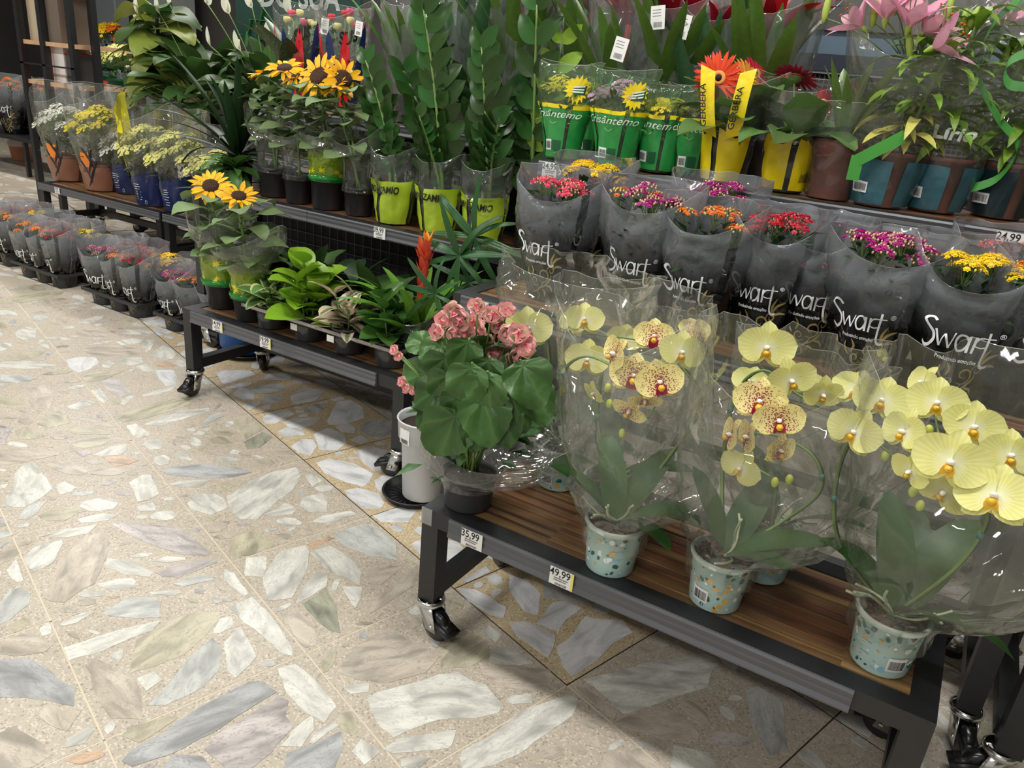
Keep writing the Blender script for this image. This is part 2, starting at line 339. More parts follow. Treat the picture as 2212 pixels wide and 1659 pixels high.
TR = '''1W 105,375 150,350 245,360 245,415 160,425 110,400|1W 300,405 440,405 490,425 330,425|1B 75,130 140,105 440,90 420,115 270,150 140,175 85,160|1G 210,280 260,250 340,265 290,295 225,297
1P 550,480 800,460 960,490 975,525 800,530 650,540 590,510|1L 450,560 540,540 650,545 675,580 620,620 545,650 480,620|1W 690,585 740,565 800,580 750,615 700,612|1W 810,575 860,545 970,545 975,580 910,600 830,590
1W 790,440 850,420 1000,410 960,445 830,462|1W 570,465 700,435 780,435 690,455|1W 980,420 1060,425 1030,490 1000,512 970,470|1W 1030,530 1110,460 1170,485 1205,520 1180,555 1120,565|1W 250,460 330,452 335,485 290,480
1R 1050,580 1130,570 1210,600 1150,610 1085,605|1W 1200,565 1240,562 1295,605 1250,615 1200,590|1W 925,605 1000,590 1055,640 980,640|1M 665,700 800,690 905,790 820,815 740,775|1L 1055,630 1180,630 1210,680 1200,735 1130,740 1080,680
1W 965,800 1100,755 1200,740 1170,770 1050,800 980,813|1W 620,770 680,758 740,830 710,862 660,820|1W 455,880 590,835 650,855 560,895 470,895|1B 560,690 620,645 850,635 700,700 600,715|1B 770,950 1100,840 1300,810 1300,870 1000,960 850,985
1W 980,1005 1200,910 1430,890 1430,915 1250,965 1100,1010|1W 1270,1030 1360,930 1430,920 1370,1000|1G 1370,1003 1440,935 1500,920 1530,945 1400,1008|1W 865,1010 930,995 1030,1075 940,1098 900,1070|1W 1530,985 1590,978 1590,1015 1545,1020
1B 1600,970 1720,960 1800,1030 1680,1105 1620,1040|1K 1660,1120 1800,1050 1860,1090 1780,1160 1690,1170|1D 1090,1320 1180,1285 1400,1272 1620,1295 1720,1330 1600,1362 1400,1370 1180,1350|1M 510,1190 600,1175 630,1195 560,1225
1W 640,1210 760,1150 862,1135 860,1180 820,1210 700,1220|1R 700,1225 820,1215 950,1245 880,1275 780,1285|1W 1310,1070 1400,1025 1440,1030 1380,1075|1B 1300,1190 1370,1150 1410,1155 1380,1180
1W 5,1565 90,1430 100,1340 170,1262 240,1275 320,1370 355,1440 300,1490 180,1565|1W 385,1415 440,1390 520,1430 480,1465 410,1480|1W 880,1400 970,1345 1030,1345 1085,1475 1010,1520 940,1528 910,1450|1W 1150,1410 1250,1385 1430,1380 1360,1430 1220,1430
1B 1470,1465 1480,1410 1580,1390 1620,1415 1540,1450|1W 1550,1490 1660,1430 1700,1390 1880,1320 2020,1295 2055,1350 2000,1450 1900,1520 1760,1650 1640,1650 1560,1560|1W 1280,1540 1340,1470 1480,1480 1530,1510 1550,1570 1440,1620 1300,1580
1W 2080,1345 2130,1330 2200,1385 2130,1430|1W 1795,1620 1900,1570 1940,1535 2030,1580 1990,1615 1880,1630|1W 2040,1560 2070,1500 2190,1470 2240,1500 2230,1600 2120,1600|1G 120,1650 160,1580 250,1530 310,1535 250,1610 180,1655|1W 930,1565 1040,1535 1065,1560 1060,1590 960,1595
1P 0,1200 200,1170 420,1190 400,1210 150,1265 0,1280|1B 100,1050 180,1010 310,1080 250,1100 130,1100|1P 150,760 300,735 380,800 330,900 200,880|1G 0,660 200,670 260,690 120,720 0,715|1W 0,575 200,570 400,600 200,625 0,610
6L 425,570 520,550 700,555 740,590 560,650 490,665|6L 500,690 640,650 720,655 680,680 530,700|6L 565,740 620,690 720,710 740,780 650,785|6L 650,820 700,800 790,810 740,850 690,870|6L 800,940 850,890 990,870 1060,900 900,980 820,975
6L 960,970 1060,930 1250,930 1240,970 1130,1010 1010,1010|6L 915,1040 990,1010 1120,1020 1130,1070 980,1085|6L 1310,960 1400,800 1500,790 1600,850 1610,930 1450,985 1330,985|6L 1380,1000 1480,975 1545,1010 1530,1050 1430,1045|6G 1560,1010 1680,935 1830,950 1835,1050 1720,1100 1620,1070
6L 1210,1060 1320,1010 1450,1060 1470,1130 1400,1190 1250,1185|6L 1025,1160 1110,1100 1200,1105 1235,1160 1180,1235 1090,1210|6L 1500,1105 1580,1070 1650,1110 1590,1140|6L 1225,1290 1330,1255 1520,1290 1680,1375 1660,1430 1600,1480 1450,1440 1290,1370
6L 1530,1200 1650,1155 1790,1190 1800,1330 1700,1360 1600,1290|6L 1690,1430 1760,1385 1850,1400 1850,1560 1790,1570 1700,1480|6L 1450,1510 1560,1490 1740,1540 1770,1610 1740,1655 1600,1655 1480,1560|6G 710,700 800,670 950,660 1000,700 880,740 740,740
6G 780,790 870,750 960,760 930,810 830,820|6L 1020,760 1130,690 1300,720 1220,800 1050,820|6G 1120,860 1240,820 1300,840 1260,890 1160,890
2W 45,310 110,230 160,380 130,395 80,370|2W 160,230 240,150 420,100 430,130 360,260 230,320 180,280|2W 330,85 430,30 660,0 600,60 460,85|2P 300,500 400,250 560,90 680,50 750,120 720,230 650,400 560,440 440,530 340,520
2M 730,-20 1050,0 1250,30 1440,190 1400,215 1200,195 1000,120 850,50|2W 760,140 790,40 900,90 1090,160 1070,225 1000,240 860,210|2W 715,280 735,230 900,245 1050,320 1020,355 850,340|2W 1020,250 1140,215 1260,220 1270,240 1140,260|2M 1070,330 1200,270 1480,230 1480,260 1220,358 1110,355
2W 655,405 800,370 900,362 930,385 910,425 770,455|2W 545,460 600,445 715,450 715,485 600,495 545,490|2W 1015,460 1230,445 1240,465 1180,485 1040,475|2G 1180,405 1330,350 1440,350 1470,375 1260,420|2G 0,640 0,540 60,440 150,430 210,480 200,540 80,640 0,680
2G 690,610 860,500 1060,490 1100,530 1090,630 950,640|2W 400,680 560,600 650,598 520,670 430,690|2W 430,840 640,770 820,715 1100,650 1040,720 900,770 700,860 470,925|2B 900,900 930,790 1150,660 1340,590 1480,590 1510,620 1420,740 1250,890 1050,970 890,1010
2W 640,690 740,650 850,655 760,700 650,712|2W 1530,300 1600,330 1700,470 1670,485 1600,440 1530,370|2W 1560,560 1720,490 1850,620 1990,830 2000,895 1930,880 1780,750 1640,640|2W 1880,220 1920,180 2080,140 2110,180 2100,290 2030,430 1990,500 1830,520 1795,360
2W 1670,350 1680,225 1740,220 1820,215 1820,290 1800,355|2B 1560,180 1600,80 1740,35 1850,110 1880,140 1700,210 1600,220|2W 2020,540 2060,430 2160,320 2230,330 2230,420 2120,490|2W 1450,740 1500,640 1580,625 1590,700 1500,740|2W 1530,800 1640,690 1750,900 1700,960 1610,1045 1550,1000
2W 1760,850 1860,890 1770,915|2P 1910,600 2010,570 2150,680 2165,820 2080,840 2000,740|2G 1010,1230 1150,1080 1300,900 1450,770 1520,850 1490,1000 1380,1110 1290,1160 1130,1230|2W 1390,1115 1420,1015 1520,1030 1450,1118|2W 930,1050 1050,1000 1110,1060 1000,1135
2P 580,960 650,905 760,970 880,1020 960,1130 975,1330 760,1320 690,1220 640,1130 620,1020|2D 0,920 180,905 330,980 400,1060 510,1110 505,1240 330,1200 180,1180 0,1180|2P 0,790 200,735 280,770 365,820 300,870 130,895 0,880|2W 740,890 845,845 840,900 810,935
2P 255,1290 340,1215 430,1270 560,1265 460,1410 330,1360|2W 450,1520 460,1460 600,1380 640,1400 580,1490|2P 0,1420 100,1370 200,1440 300,1500 340,1580 230,1650 0,1680|2B 830,1440 900,1370 1200,1300 1200,1330 1050,1430 950,1490|2R 440,1610 560,1560 700,1530 710,1580 560,1640
2D 830,1610 900,1540 1100,1430 1350,1250 1700,1070 1800,1070 1890,1140 1680,1270 1430,1430 1180,1560 900,1650|2M 1390,1530 1470,1440 1700,1300 1900,1170 1970,1200 1950,1310 2005,1370 1850,1560 1700,1680 1560,1680|2D 1080,1680 1200,1570 1380,1580 1460,1680
2W 1920,1510 2000,1400 2130,1300 2145,1400 2060,1515|3G 385,60 540,0 650,0 800,120 820,240 620,210 430,130|3R 200,140 340,80 385,90 240,165|3W 220,190 350,140 470,200 570,320 560,415 330,300|3W 130,540 140,450 260,320 350,350 280,420 190,480
3K 170,540 270,470 330,420 400,550 430,740 350,720 260,650|3W 440,420 580,425 570,500 530,570 500,540|3W 890,590 950,550 980,610 920,620|3P 620,530 830,380 960,270 960,400 750,530 620,610|3P 400,1000 500,850 750,700 950,820 1100,900 1020,1000 750,1080 560,1060
3B 1110,960 1130,800 1350,750 1430,790 1450,900 1300,970 1120,985|3W 1395,740 1440,685 1530,745 1490,805|3W 1440,945 1470,850 1580,825 1640,870 1745,945 1600,955|3P 1370,1000 1550,970 1850,985 1890,1040 1850,1110 1720,1145 1500,1090
3W 1555,1195 1600,1165 1730,1155 1735,1215 1600,1225|3W 440,1110 520,1085 625,1080 620,1140 500,1155|3W 610,1180 720,1130 900,1085 1100,1020 1220,1005 1320,1060 1420,1090 1530,1230 1510,1280 1340,1320 1100,1330 900,1400 790,1450 700,1380 650,1290
3W 720,1530 830,1460 1000,1430 1220,1400 1200,1470 1180,1520 1000,1540 780,1560|3W 1240,1590 1260,1540 1450,1440 1700,1250 1980,1160 2050,1190 2010,1300 1800,1450 1650,1560 1480,1640 1270,1690|3W 505,1550 570,1460 700,1550 590,1640|3W 840,1600 950,1575 1040,1590 970,1655 840,1650
3B 400,1370 420,1290 500,1270 560,1400 510,1440|3W 215,1490 250,1420 370,1340 420,1370 300,1450 240,1495|3W 1330,1380 1400,1330 1430,1370 1370,1420|3W 1800,1540 1900,1420 1960,1500 1850,1600|3W 0,980 120,950 260,1060 400,1240 320,1350 180,1280 60,1150
3D 40,1680 60,1560 220,1500 430,1410 450,1520 380,1680|4L 0,30 150,70 265,200 240,370 120,330 0,150|4L 230,440 370,260 480,250 610,310 470,420 420,510|4L 0,430 130,420 270,470 390,540 370,650 330,730 200,640 60,540
4L 400,640 500,570 640,380 780,410 960,410 1040,520 870,610 770,720 600,850 530,885 450,800|4G 280,40 500,60 680,200 690,280 480,250 290,220|4W 630,910 900,850 1200,760 1500,720 1640,690 1780,760 1700,860 1680,980 1400,1060 1150,1150 970,1205 830,1070
4P 555,970 620,980 750,1060 910,1190 880,1255 760,1160|4P 880,1275 1000,1220 1280,1160 1450,1200 1600,1370 1590,1430 1300,1410 1050,1340|4W 1020,1390 1100,1375 1350,1450 1515,1480 1510,1590 1300,1540 1100,1440|4G 1990,1000 2100,970 2300,1100 2350,1500 2200,1560 2050,1300
4P 1320,1110 1450,1060 1650,1080 1660,1140 1450,1140|4W 1740,680 1820,720 1940,800 1900,835 1800,770|3L 910,130 990,90 1230,110 1290,200 1150,260 1000,230|3L 1220,430 1350,440 1560,560 1540,640 1420,600 1300,520|3L 1240,380 1420,280 1450,320 1300,390'''
def hull2(ps):
    ps = sorted(set((round(a, 5), round(b, 5)) for a, b in ps))
    def half(q):
        h = []
        for p in q:
            while len(h) > 1 and (h[-1][0]-h[-2][0])*(p[1]-h[-2][1])-(h[-1][1]-h[-2][1])*(p[0]-h[-2][0]) <= 0: h.pop()
            h.append(p)
        return h
    return half(ps)[:-1]+half(ps[::-1])[:-1]
def sat(a, b, g=.004):
    for P, Q in ((a, b), (b, a)):
        for i in range(len(P)):
            x0, y0 = P[i]; x1, y1 = P[(i+1) % len(P)]; nx, ny = y1-y0, x0-x1; l = math.hypot(nx, ny) or 1; nx /= l; ny /= l
            d0 = max(nx*p[0]+ny*p[1] for p in P)
            if min(nx*p[0]+ny*p[1] for p in Q) > d0+g: return False
    return True
stones = []   # (outline, key, hull, centre, radius)
def addstone(pts, key):
    h = hull2(pts); cx, cy_ = sum(p[0] for p in pts)/len(pts), sum(p[1] for p in pts)/len(pts)
    stones.append((pts, key, h, (cx, cy_), max(math.hypot(p[0]-cx, p[1]-cy_) for p in pts)))
for line in TR.replace('\n', '|').split('|'):
    hd, *ps = line.split(); x0, y0, s = CR[int(hd[0])]
    w3 = [at(x0+float(p.split(',')[0])*s, y0+float(p.split(',')[1])*s) for p in ps]
    pts = [(p.x, p.y) for p in w3]; q = (sum(p[0] for p in pts)/len(pts), sum(p[1] for p in pts)/len(pts))
    if any(math.hypot(s_[3][0]-q[0], s_[3][1]-q[1]) < .55*s_[4] for s_ in stones): continue
    addstone(pts, hd[1])
rs = random.Random(3)
order = sorted(tiles.items(), key=lambda kv: (kv[1][1]-CAMP).length)
for (i, j), (o, c, g) in order:
    ang0 = rs.uniform(0, PI); near = (c-CAMP).length
    for a in range(170 if near < 3.2 else 90):
        big = max(.1, 1-a/110)
        L_ = rs.uniform(.03, .17)*big*.6+.014; W_ = L_*rs.uniform(.28, .75) if not g else L_*rs.uniform(.55, .95)
        m_ = PT/2-.012
        p = (rs.uniform(-m_, m_), rs.uniform(-m_, m_)); an = ang0+rs.gauss(0, .45); k = rs.randint(5, 8); th = rs.uniform(0, 6); pts = []
        for q in range(k):
            t = th+2*PI*(q+rs.uniform(-.3, .3))/k; x, y = L_*math.cos(t), W_*math.sin(t)
            x, y = p[0]+x*math.cos(an)-y*math.sin(an), p[1]+x*math.sin(an)+y*math.cos(an)
            x, y = max(-m_-.01, min(m_+.01, x)), max(-m_-.01, min(m_+.01, y)); P = E1*x+E2*y+c; pts.append((P.x, P.y))
        ctr = E1*p[0]+E2*p[1]+c
        if not inview(ctr, 50): continue
        h = hull2(pts)
        if len(h) < 3: continue
        if any(math.hypot(s[3][0]-ctr.x, s[3][1]-ctr.y) < s[4]+L_+.01 and sat(s[2], h) for s in stones): continue
        addstone(pts, 'L' if g else rs.choice('WWWWPPPPBGMPBP'))
def stonemesh(pts, c, ang, seed):
    r = random.Random(seed); out = []; k = len(pts); ca, sa = math.cos(-ang), math.sin(-ang)
    for i in range(k):
        (x0, y0), (x1, y1) = pts[i], pts[(i+1) % k]; l = math.hypot(x1-x0, y1-y0); n = max(1, min(4, int(l/.02)))
        for q in range(n):
            t = q/n; j = 0 if q == 0 else r.uniform(-.0022, .0022); out.append((x0+(x1-x0)*t-(y1-y0)/(l+1e-6)*j, y0+(y1-y0)*t+(x1-x0)/(l+1e-6)*j))
    out = [((x-c[0])*ca-(y-c[1])*sa, (x-c[0])*sa+(y-c[1])*ca) for x, y in out]
    if sum(out[i][0]*out[(i+1) % len(out)][1]-out[(i+1) % len(out)][0]*out[i][1] for i in range(len(out))) < 0: out = out[::-1]
    return out
far = {}; shown = sorted(range(len(stones)), key=lambda q: -stones[q][4]/((Vector((*stones[q][3], 0))-CAMP).length**1.5)); named = set(shown[:296])
for q, (pts, key, h, c, rad) in enumerate(stones):
    i0 = max(range(len(pts)), key=lambda i: math.hypot(pts[i][0]-c[0], pts[i][1]-c[1])); ang = math.atan2(pts[i0][1]-c[1], pts[i0][0]-c[0])
    o2 = stonemesh(pts, c, ang, q); n = len(o2); hz = .0005+.0004*((q*.618) % 1)
    vs = [(x, y, hz) for x, y in o2]+[(x, y, -.001) for x, y in o2]; fs = [tuple(range(n))]+[(i, n+i, n+(i+1) % n, (i+1) % n) for i in range(n)]
    if q in named:
        M = MB().add(vs, fs); Mx = Matrix.Rotation(ang, 4, 'Z'); Mx.translation = (c[0], c[1], 0)
        ob('stone', M.mesh('stone', SM[key], False), floor, M=Mx)
    else:
        ca, sa = math.cos(ang), math.sin(ang); far.setdefault(key, MB()).add([(x*ca-y*sa+c[0], x*sa+y*ca+c[1], z) for x, y, z in vs], fs)
allm = MB(); keys = list(far)
for k_, key in enumerate(keys): allm.add(far[key].v, far[key].f, k_)
o = part('small_stones', allm, [SM[k_] for k_ in keys], floor, False); o['kind'] = 'stuff'
# walls and ceiling of the shop hall
wallm = mat('wall_paint', (96, 93, 90), .8, var=.05, vscale=2)
struct('wall_back', MB().box((-16, 8.5, 0), (5, 8.6, 3.9)), wallm)
struct('wall_left', MB().box((-16.1, -5, 0), (-16, 8.6, 3.9)), wallm)
struct('wall_right', MB().box((5, -5, 0), (5.1, 8.6, 3.9)), wallm)
struct('ceiling', MB().box((-16, -5, 3.9), (5, 8.6, 3.95)), mat('ceiling_paint', (205, 205, 200), .8))
trim = MB(); trim.box((-16, 8.47, 0), (5, 8.5, .12)); struct('baseboard_back', trim, mat('skirting', (200, 202, 204), .5))
lm = mat('lamp_housing', (220, 220, 220), .5)
for k_, (lx, ly) in enumerate(LIGHTS):  # housings added out of view to go with the area lights
    if ly < 0: continue
    t = T('ceiling_light', 'long LED panel hanging over the flower stands', 'lamp', (lx, ly, 3.32), 'LED panels above the aisle')
    b = MB().box((-.65, -.15, 0), (.65, .15, .05)); part('housing', b, lm, t, False)
    for x in (-.5, .5): part('suspension_rod', MB().box((x-.004, -.004, .05), (x+.004, .004, .58)), black, t, False)

# ------------------------------------------------------------------ wheeled stands
def woodmat():
    m_, nt, out = nm('acacia_slats'); L = nt.links; b = prin(nt, out, s2l((120, 78, 50)), .32, 0, .5, .15)
    g = N(nt, 'NewGeometry'); oi = N(nt, 'ObjectInfo'); mp = N(nt, 'Mapping'); mp.inputs['Scale'].default_value = (3.2, 60, 1); L.new(g.outputs['Position'], mp.inputs[0])
    sn = N(nt, 'VectorMath', operation='FLOOR'); L.new(mp.outputs[0], sn.inputs[0]); wn = N(nt, 'TexWhiteNoise', noise_dimensions='3D'); L.new(sn.outputs[0], wn.inputs['Vector'])
    ad = N(nt, 'Math', operation='ADD'); L.new(wn.outputs[0], ad.inputs[0]); L.new(oi.outputs['Random'], ad.inputs[1]); hf = N(nt, 'Math', operation='MULTIPLY', n1=.5); L.new(ad.outputs[0], hf.inputs[0])
    r = ramp(nt, [(.08, s2l((64, 46, 36))), (.3, s2l((92, 66, 48))), (.5, s2l((132, 102, 68))), (.62, s2l((106, 62, 48))), (.78, s2l((122, 96, 64))), (.92, s2l((162, 130, 84)))], hf.outputs[0])
    m2 = N(nt, 'Mapping'); m2.inputs['Scale'].default_value = (5, 90, 5); L.new(g.outputs['Position'], m2.inputs[0]); no = N(nt, 'TexNoise', i_Scale=1.4, i_Detail=6, i_Distortion=.6); L.new(m2.outputs[0], no.inputs['Vector'])
    hs = N(nt, 'HueSaturation'); mr = N(nt, 'MapRange', n1=.3, n2=.7, n3=.66, n4=1.25); L.new(no.outputs[0], mr.inputs[0]); L.new(mr.outputs[0], hs.inputs['Value']); L.new(r.outputs[0], hs.inputs['Color'])
    L.new(hs.outputs[0], b.inputs['Base Color']); return m_
wood = woodmat(); chrome = mat('zinc', (205, 205, 202), .22, 1.0, var=.1); rubber = mat('black_wheel', (22, 22, 24), .25); bplast = mat('black_plastic', (26, 26, 28), .38)
channel_m = mat('price_channel', (84, 85, 89), .34, spec=.4); paper = mat('label_paper', (226, 226, 224), .55); ink = mat('ink', (26, 26, 28), .7); yellowp = mat('yellow_band', (228, 220, 110), .5); greyink = mat('grey_ink', (120, 120, 122), .7)
def caster(parent, x, y, ztop, ang, brake=True):
    """swivel caster under a leg at (x, y): zinc collar and fork (the caster), wheel, brake pedal"""
    d = Vector((math.cos(ang), math.sin(ang), 0)); n = Vector((-d.y, d.x, 0)); R_ = .041; wc = Vector((x, y, R_))+d*.026
    a = MB(); a.lathe([(.031, ztop), (.036, ztop-.004), (.036, ztop-.012), (.027, ztop-.021), (.0, ztop-.023)], 20, c=(x, y, 0))
    for s in (-1, 1):
        q = [Vector((x, y, ztop-.016))+n*s*.021-d*.022, Vector((x, y, ztop-.016))+n*s*.021+d*.026, wc+n*s*.021+d*.016-Vector((0, 0, .012)), wc+n*s*.021-d*.018-Vector((0, 0, .012))]
        a.add([p-n*.0015 for p in q]+[p+n*.0015 for p in q], [(0, 1, 2, 3), (7, 6, 5, 4), (0, 4, 5, 1), (1, 5, 6, 2), (2, 6, 7, 3), (3, 7, 4, 0)])
        a.tube([wc+n*s*.018, wc+n*s*.025], .006, 8)
    a.bar(Vector((x, y, ztop-.02))-n*.02, Vector((x, y, ztop-.02))+n*.02, .034, .006)
    c = part('caster', a, chrome, parent, world=True)
    M = Matrix((d, n, Vector((0, 0, 1)))).transposed().to_4x4(); M.translation = wc; W_ = MB()
    W_.lathe([(.008, -.014), (.028, -.015), (R_, -.011), (R_+.0005, 0), (R_, .011), (.028, .015), (.008, .014)], 24, M=M@Matrix.Rotation(PI/2, 4, 'X')); part('wheel', W_, rubber, c, world=True)
    if brake:
        B = MB(); B.bar(wc+Vector((0, 0, .012))+d*.005, wc+d*.058-Vector((0, 0, .004)), .042, .012); B.bar(wc+d*.02+Vector((0, 0, .018)), wc+d*.05+Vector((0, 0, .006)), .03, .01); part('brake_pedal', B, bplast, c, world=True)
def cart(label, u0, u1, v0, v1, z, cu0=.08, cu1=.13, ca=(0.5, 1, 2, 4), grid=False, brace=True, seam=None, slats=9, cats=True):
    t = T('wheeled_stand', label, 'display stand', ((u0+u1)/2, (v0+v1)/2, 0)); zf = .108; b = .046
    f = MB(); th = .042
    f.box((u0, v0, z-th), (u1, v0+b, z)); f.box((u0, v1-b, z-th), (u1, v1, z)); f.box((u0, v0+b, z-th), (u0+b, v1-b, z)); f.box((u1-b, v0+b, z-th), (u1, v1-b, z))
    part('top_frame', f, black, t, False, True)
    for x, y in ((u0, v0), (u1-b, v0), (u0, v1-b), (u1-b, v1-b)): part('leg', MB().box((x, y, zf), (x+b, y+b, z-th)), black, t, False, True)
    for x in (u0, u1-b):
        part('stretcher', MB().box((x+.004, v0+b, zf+.005), (x+b-.004, v1-b, zf+.045)), black, t, False, True)
    part('stretcher', MB().box((u0+b, v1-b+.004, zf+.005), (u1-b, v1-.004, zf+.045)), black, t, False, True)
    d = (v1-v0-2*b)/slats
    for i in range(slats):
        y = v0+b+i*d; part('slat', MB().box((u0+b, y+.0012, z-.022), (u1-b, y+d-.0012, z-.003)), wood, t, False, True)
    spans = [(u0+cu0, u1-cu1)] if not seam else [(u0+cu0, seam-.001), (seam+.001, u1-cu1)]
    for x0, x1 in spans:
        M = MB(); pr = [(0, 0), (-.006, .001), (-.009, -.004), (-.007, -.012), (-.0085, -.02), (-.007, -.03), (-.012, -.04), (-.010, -.045), (0, -.044)]
        vs = [(x, v0+a, z-.001+c_) for x in (x0, x1) for a, c_ in pr]; k = len(pr)
        M.add(vs, [(i, i+k, (i+1) % k+k, (i+1) % k) for i in range(k)]+[tuple(range(k)), tuple(range(k, 2*k))[::-1]]); part('price_channel', M, channel_m, t, False, True)
    if grid:
        M = MB()
        for i in range(int((u1-u0)/.05)+1): M.box((u0+i*.05, v1-.03, .15), (u0+i*.05+.003, v1-.027, z-.04))
        for k in range(int((z-.2)/.05)): M.box((u0, v1-.033, .16+k*.05), (u1, v1-.03, .163+k*.05))
        part('wire_grid', M, black, t, False, True)
        part('back_panel', MB().box((u0+b, v1-.02, .15), (u1-b, v1-.012, z-.05)), dark, t, False, True)
    if cats:
        for (x, y), an in zip(((u0+b/2, v0+b/2), (u1-b/2, v0+b/2), (u0+b/2, v1-b/2), (u1-b/2, v1-b/2)), ca): caster(t, x, y, zf, an)
    return t
front = cart('low black stand with wooden slats holding the yellow orchids', -.921, .163, 1.262, 1.655, Z1, ca=(-.15, 3.6, 2.6, 3.0))
mid = cart('low black stand with peperomias, sunflowers and a bromeliad', -2.545, -1.44, 1.835, 2.225, Z1, ca=(-1.35, 3.5, 2.2, .3), cu0=.055, cu1=.115)
cart('tall black stand carrying the grey printed kalanchoe sleeves', -1.17, .285, 1.69, 2.075, Z2, cu0=.03, cu1=.03, ca=(.1, 5.1, .1, 3.1), slats=8)
cart('tallest black stand carrying green, yellow and teal sleeved pots', -1.20, .29, 2.1, 2.56, Z3, cu0=.03, cu1=.0, ca=(.1, 3.1, .1, 3.1), slats=9)
cart('tall black stand with sunflowers and lime sleeved foliage pots', -2.98, -1.28, 2.235, 2.60, Z2, cu0=.03, cu1=.16, grid=True, seam=-2.27, slats=8, ca=(.1, 3.1, .1, 3.1))
cart('tallest black stand in the middle, hidden by roses and tall foliage', -3.05, -1.26, 2.63, 3.05, Z3, cu0=.03, cu1=.03, grid=True, ca=(.1, 3.1, .1, 3.1))
cart('low black stand at the far left with chrysanthemums', -5.52, -4.22, 2.935, 3.36, Z1, cu0=.0, cu1=.0, seam=-4.30, ca=(1, 2, 3, 4), cats=True)
cart('low black stand behind the sunflowers, partly hidden on the left side', -4.19, -3.2, 2.935, 3.33, Z1, cu0=.0, cu1=.0, ca=(1, 2, 3, 4))
cart('tall black stand far left under the peace lilies', -5.30, -3.2, 3.44, 3.8, Z2, cu0=.03, cu1=.03, slats=7)
# a neighbouring tall stand whose leg and caster show at the lower right
t = T('wheeled_stand', 'black stand cut by the right edge, only its legs and brace showing', 'display stand', (.55, 1.75, 0))
for x, y in ((.315, 1.60), (.315, 2.04)): part('leg', MB().box((x, y, .108), (x+.05, y+.05, .9)), black, t, False, True)
part('stretcher', MB().box((.31, 1.65, .113), (.35, 2.04, .155)), black, t, False, True); part('stretcher', MB().box((.355, 1.605, .113), (1.1, 1.645, .155)), black, t, False, True)
part('top_frame', MB().box((.305, 1.6, .9), (1.2, 2.09, .94)), black, t, False, True)
for x in (1.1,): part('leg', MB().box((x, 1.6, .108), (x+.05, 1.65, .9)), black, t, False, True)
for x, y, an in ((.33, 1.625, 3.4), (.33, 2.065, 1.)): caster(t, x, y, .108, an)
# clear tape on the corner of the front stand, and its price tags
tag(part('tape', MB().box((-.9225, 1.2602, .322), (-.893, 1.2618, .3645)), film('tape_film', (220, 220, 220), .35, bump=.1), front, False, True), 'clear tape wrapped round the corner')
def price_tag(u, v, z, txt, label, w_=.056, h=.042, band=False, seed=1):
    t = T('price_tag', label, 'price tag', (u, v-.0125, z-.0225)); y = -.0008
    part('card', MB().box((-w_/2, -.0004, -h/2), (w_/2, .0004, h/2)), paper, t, False)
    f = lambda x, q: Vector((x, y, q)); M = MB(); puttext(M, txt, .022, lambda x, q: f(x-.004, q+.002), bold=.012, sy=1.15)
    barcode(M, w_*.5, h*.12, lambda x, q: f(x, q-h*.46), n=14, seed=seed); part('lettering', M, ink, t, False)
    M = MB(); [M.box((-.018, y-.0001, -.004-k*.005), (.016-.004*k, y, -.0015-k*.005)) for k in range(2)]; part('small_print', M, greyink, t, False)
    if band: part('yellow_edge', MB().box((w_/2-.006, y-.0002, -h/2), (w_/2, y, h/2)), yellowp, t, False)
for px, py, v, z, s, l, bd in ((1021, 1155, 1.262, Z1, '35,99', 'white price tag reading 35,99 nearest the taped corner, below the begonia', False), (1215, 1240, 1.262, Z1, '49,99', 'yellow edged price tag reading 49,99 beside the first orchid pot', True),
        (470, 692, 1.835, Z1, '14,99', 'yellow edged price tag reading 14,99 at the blue bin, below the sunflowers', True), (574, 731, 1.835, Z1, '19,99', 'price tag reading 19,99 below the clear tray of peperomias', True),
        (821, 497, 2.235, Z2, '39,99', 'white price tag reading 39,99 under the lime sleeved pot', False), (1038, 645, 1.69, Z2, '19,99', 'white price tag reading 19 behind the pink begonia flowers', False),
        (1190, 366, 2.1, Z3, '24,99', 'white price tag behind the yellow kalanchoe flowers, top rail', True), (2180, 520, 2.1, Z3, '24,99', 'white price tag at the right above the yellow kalanchoe', False), (124, 409, 2.935, Z1, '9,99', 'small white price tag at the left end of the far stand', False)):
    p = atv(px, py, v-.01); price_tag(p.x, v, z, s, l, band=bd, seed=int(px))

# ------------------------------------------------------------------ plant kit
pot_m = mat('pot_black', (34, 35, 37), .4, bump=.1); potg_m = mat('pot_grey', (62, 63, 66), .45); soil_m = mat('soil', (52, 40, 32), .95, var=.3, vscale=90, bump=1, bscale=120)
terra_m = mat('terracotta', (118, 68, 54), .6, var=.12, vscale=14); stem_m = mat('green_stem', (104, 132, 66), .5); stemd_m = mat('dark_stem', (58, 70, 44), .55)
CELL = film('cellophane', (235, 240, 228), haze=.06, gloss=1.15, rough=.04); CELLO = film('cellophane_orchid', (228, 232, 214), haze=.085, gloss=1.15, rough=.04); CELLH = film('cellophane_hazy', haze=.09, gloss=1.1, tint=(238, 240, 236)); CELLG = film('cellophane_green', (190, 215, 185), haze=.10, tint=(226, 238, 222)); CELLB = film('collar_film', haze=.08, bscale=60)
def G(name, rgb, **k): return mat(name, rgb, **dict(dict(rough=.42, spec=.3, trl=.18, rnd=.18, var=.1, vscale=30), **k))
GD = G('leaf_dark', (34, 56, 32), rough=.42, spec=.22); GM = G('leaf_mid', (60, 88, 42), rnd=.28); GZ = G('leaf_glossy', (46, 78, 34), rough=.28, rnd=.42); GL = G('leaf_lime', (140, 172, 62)); GS = G('leaf_sunflower', (112, 134, 88), rough=.6)
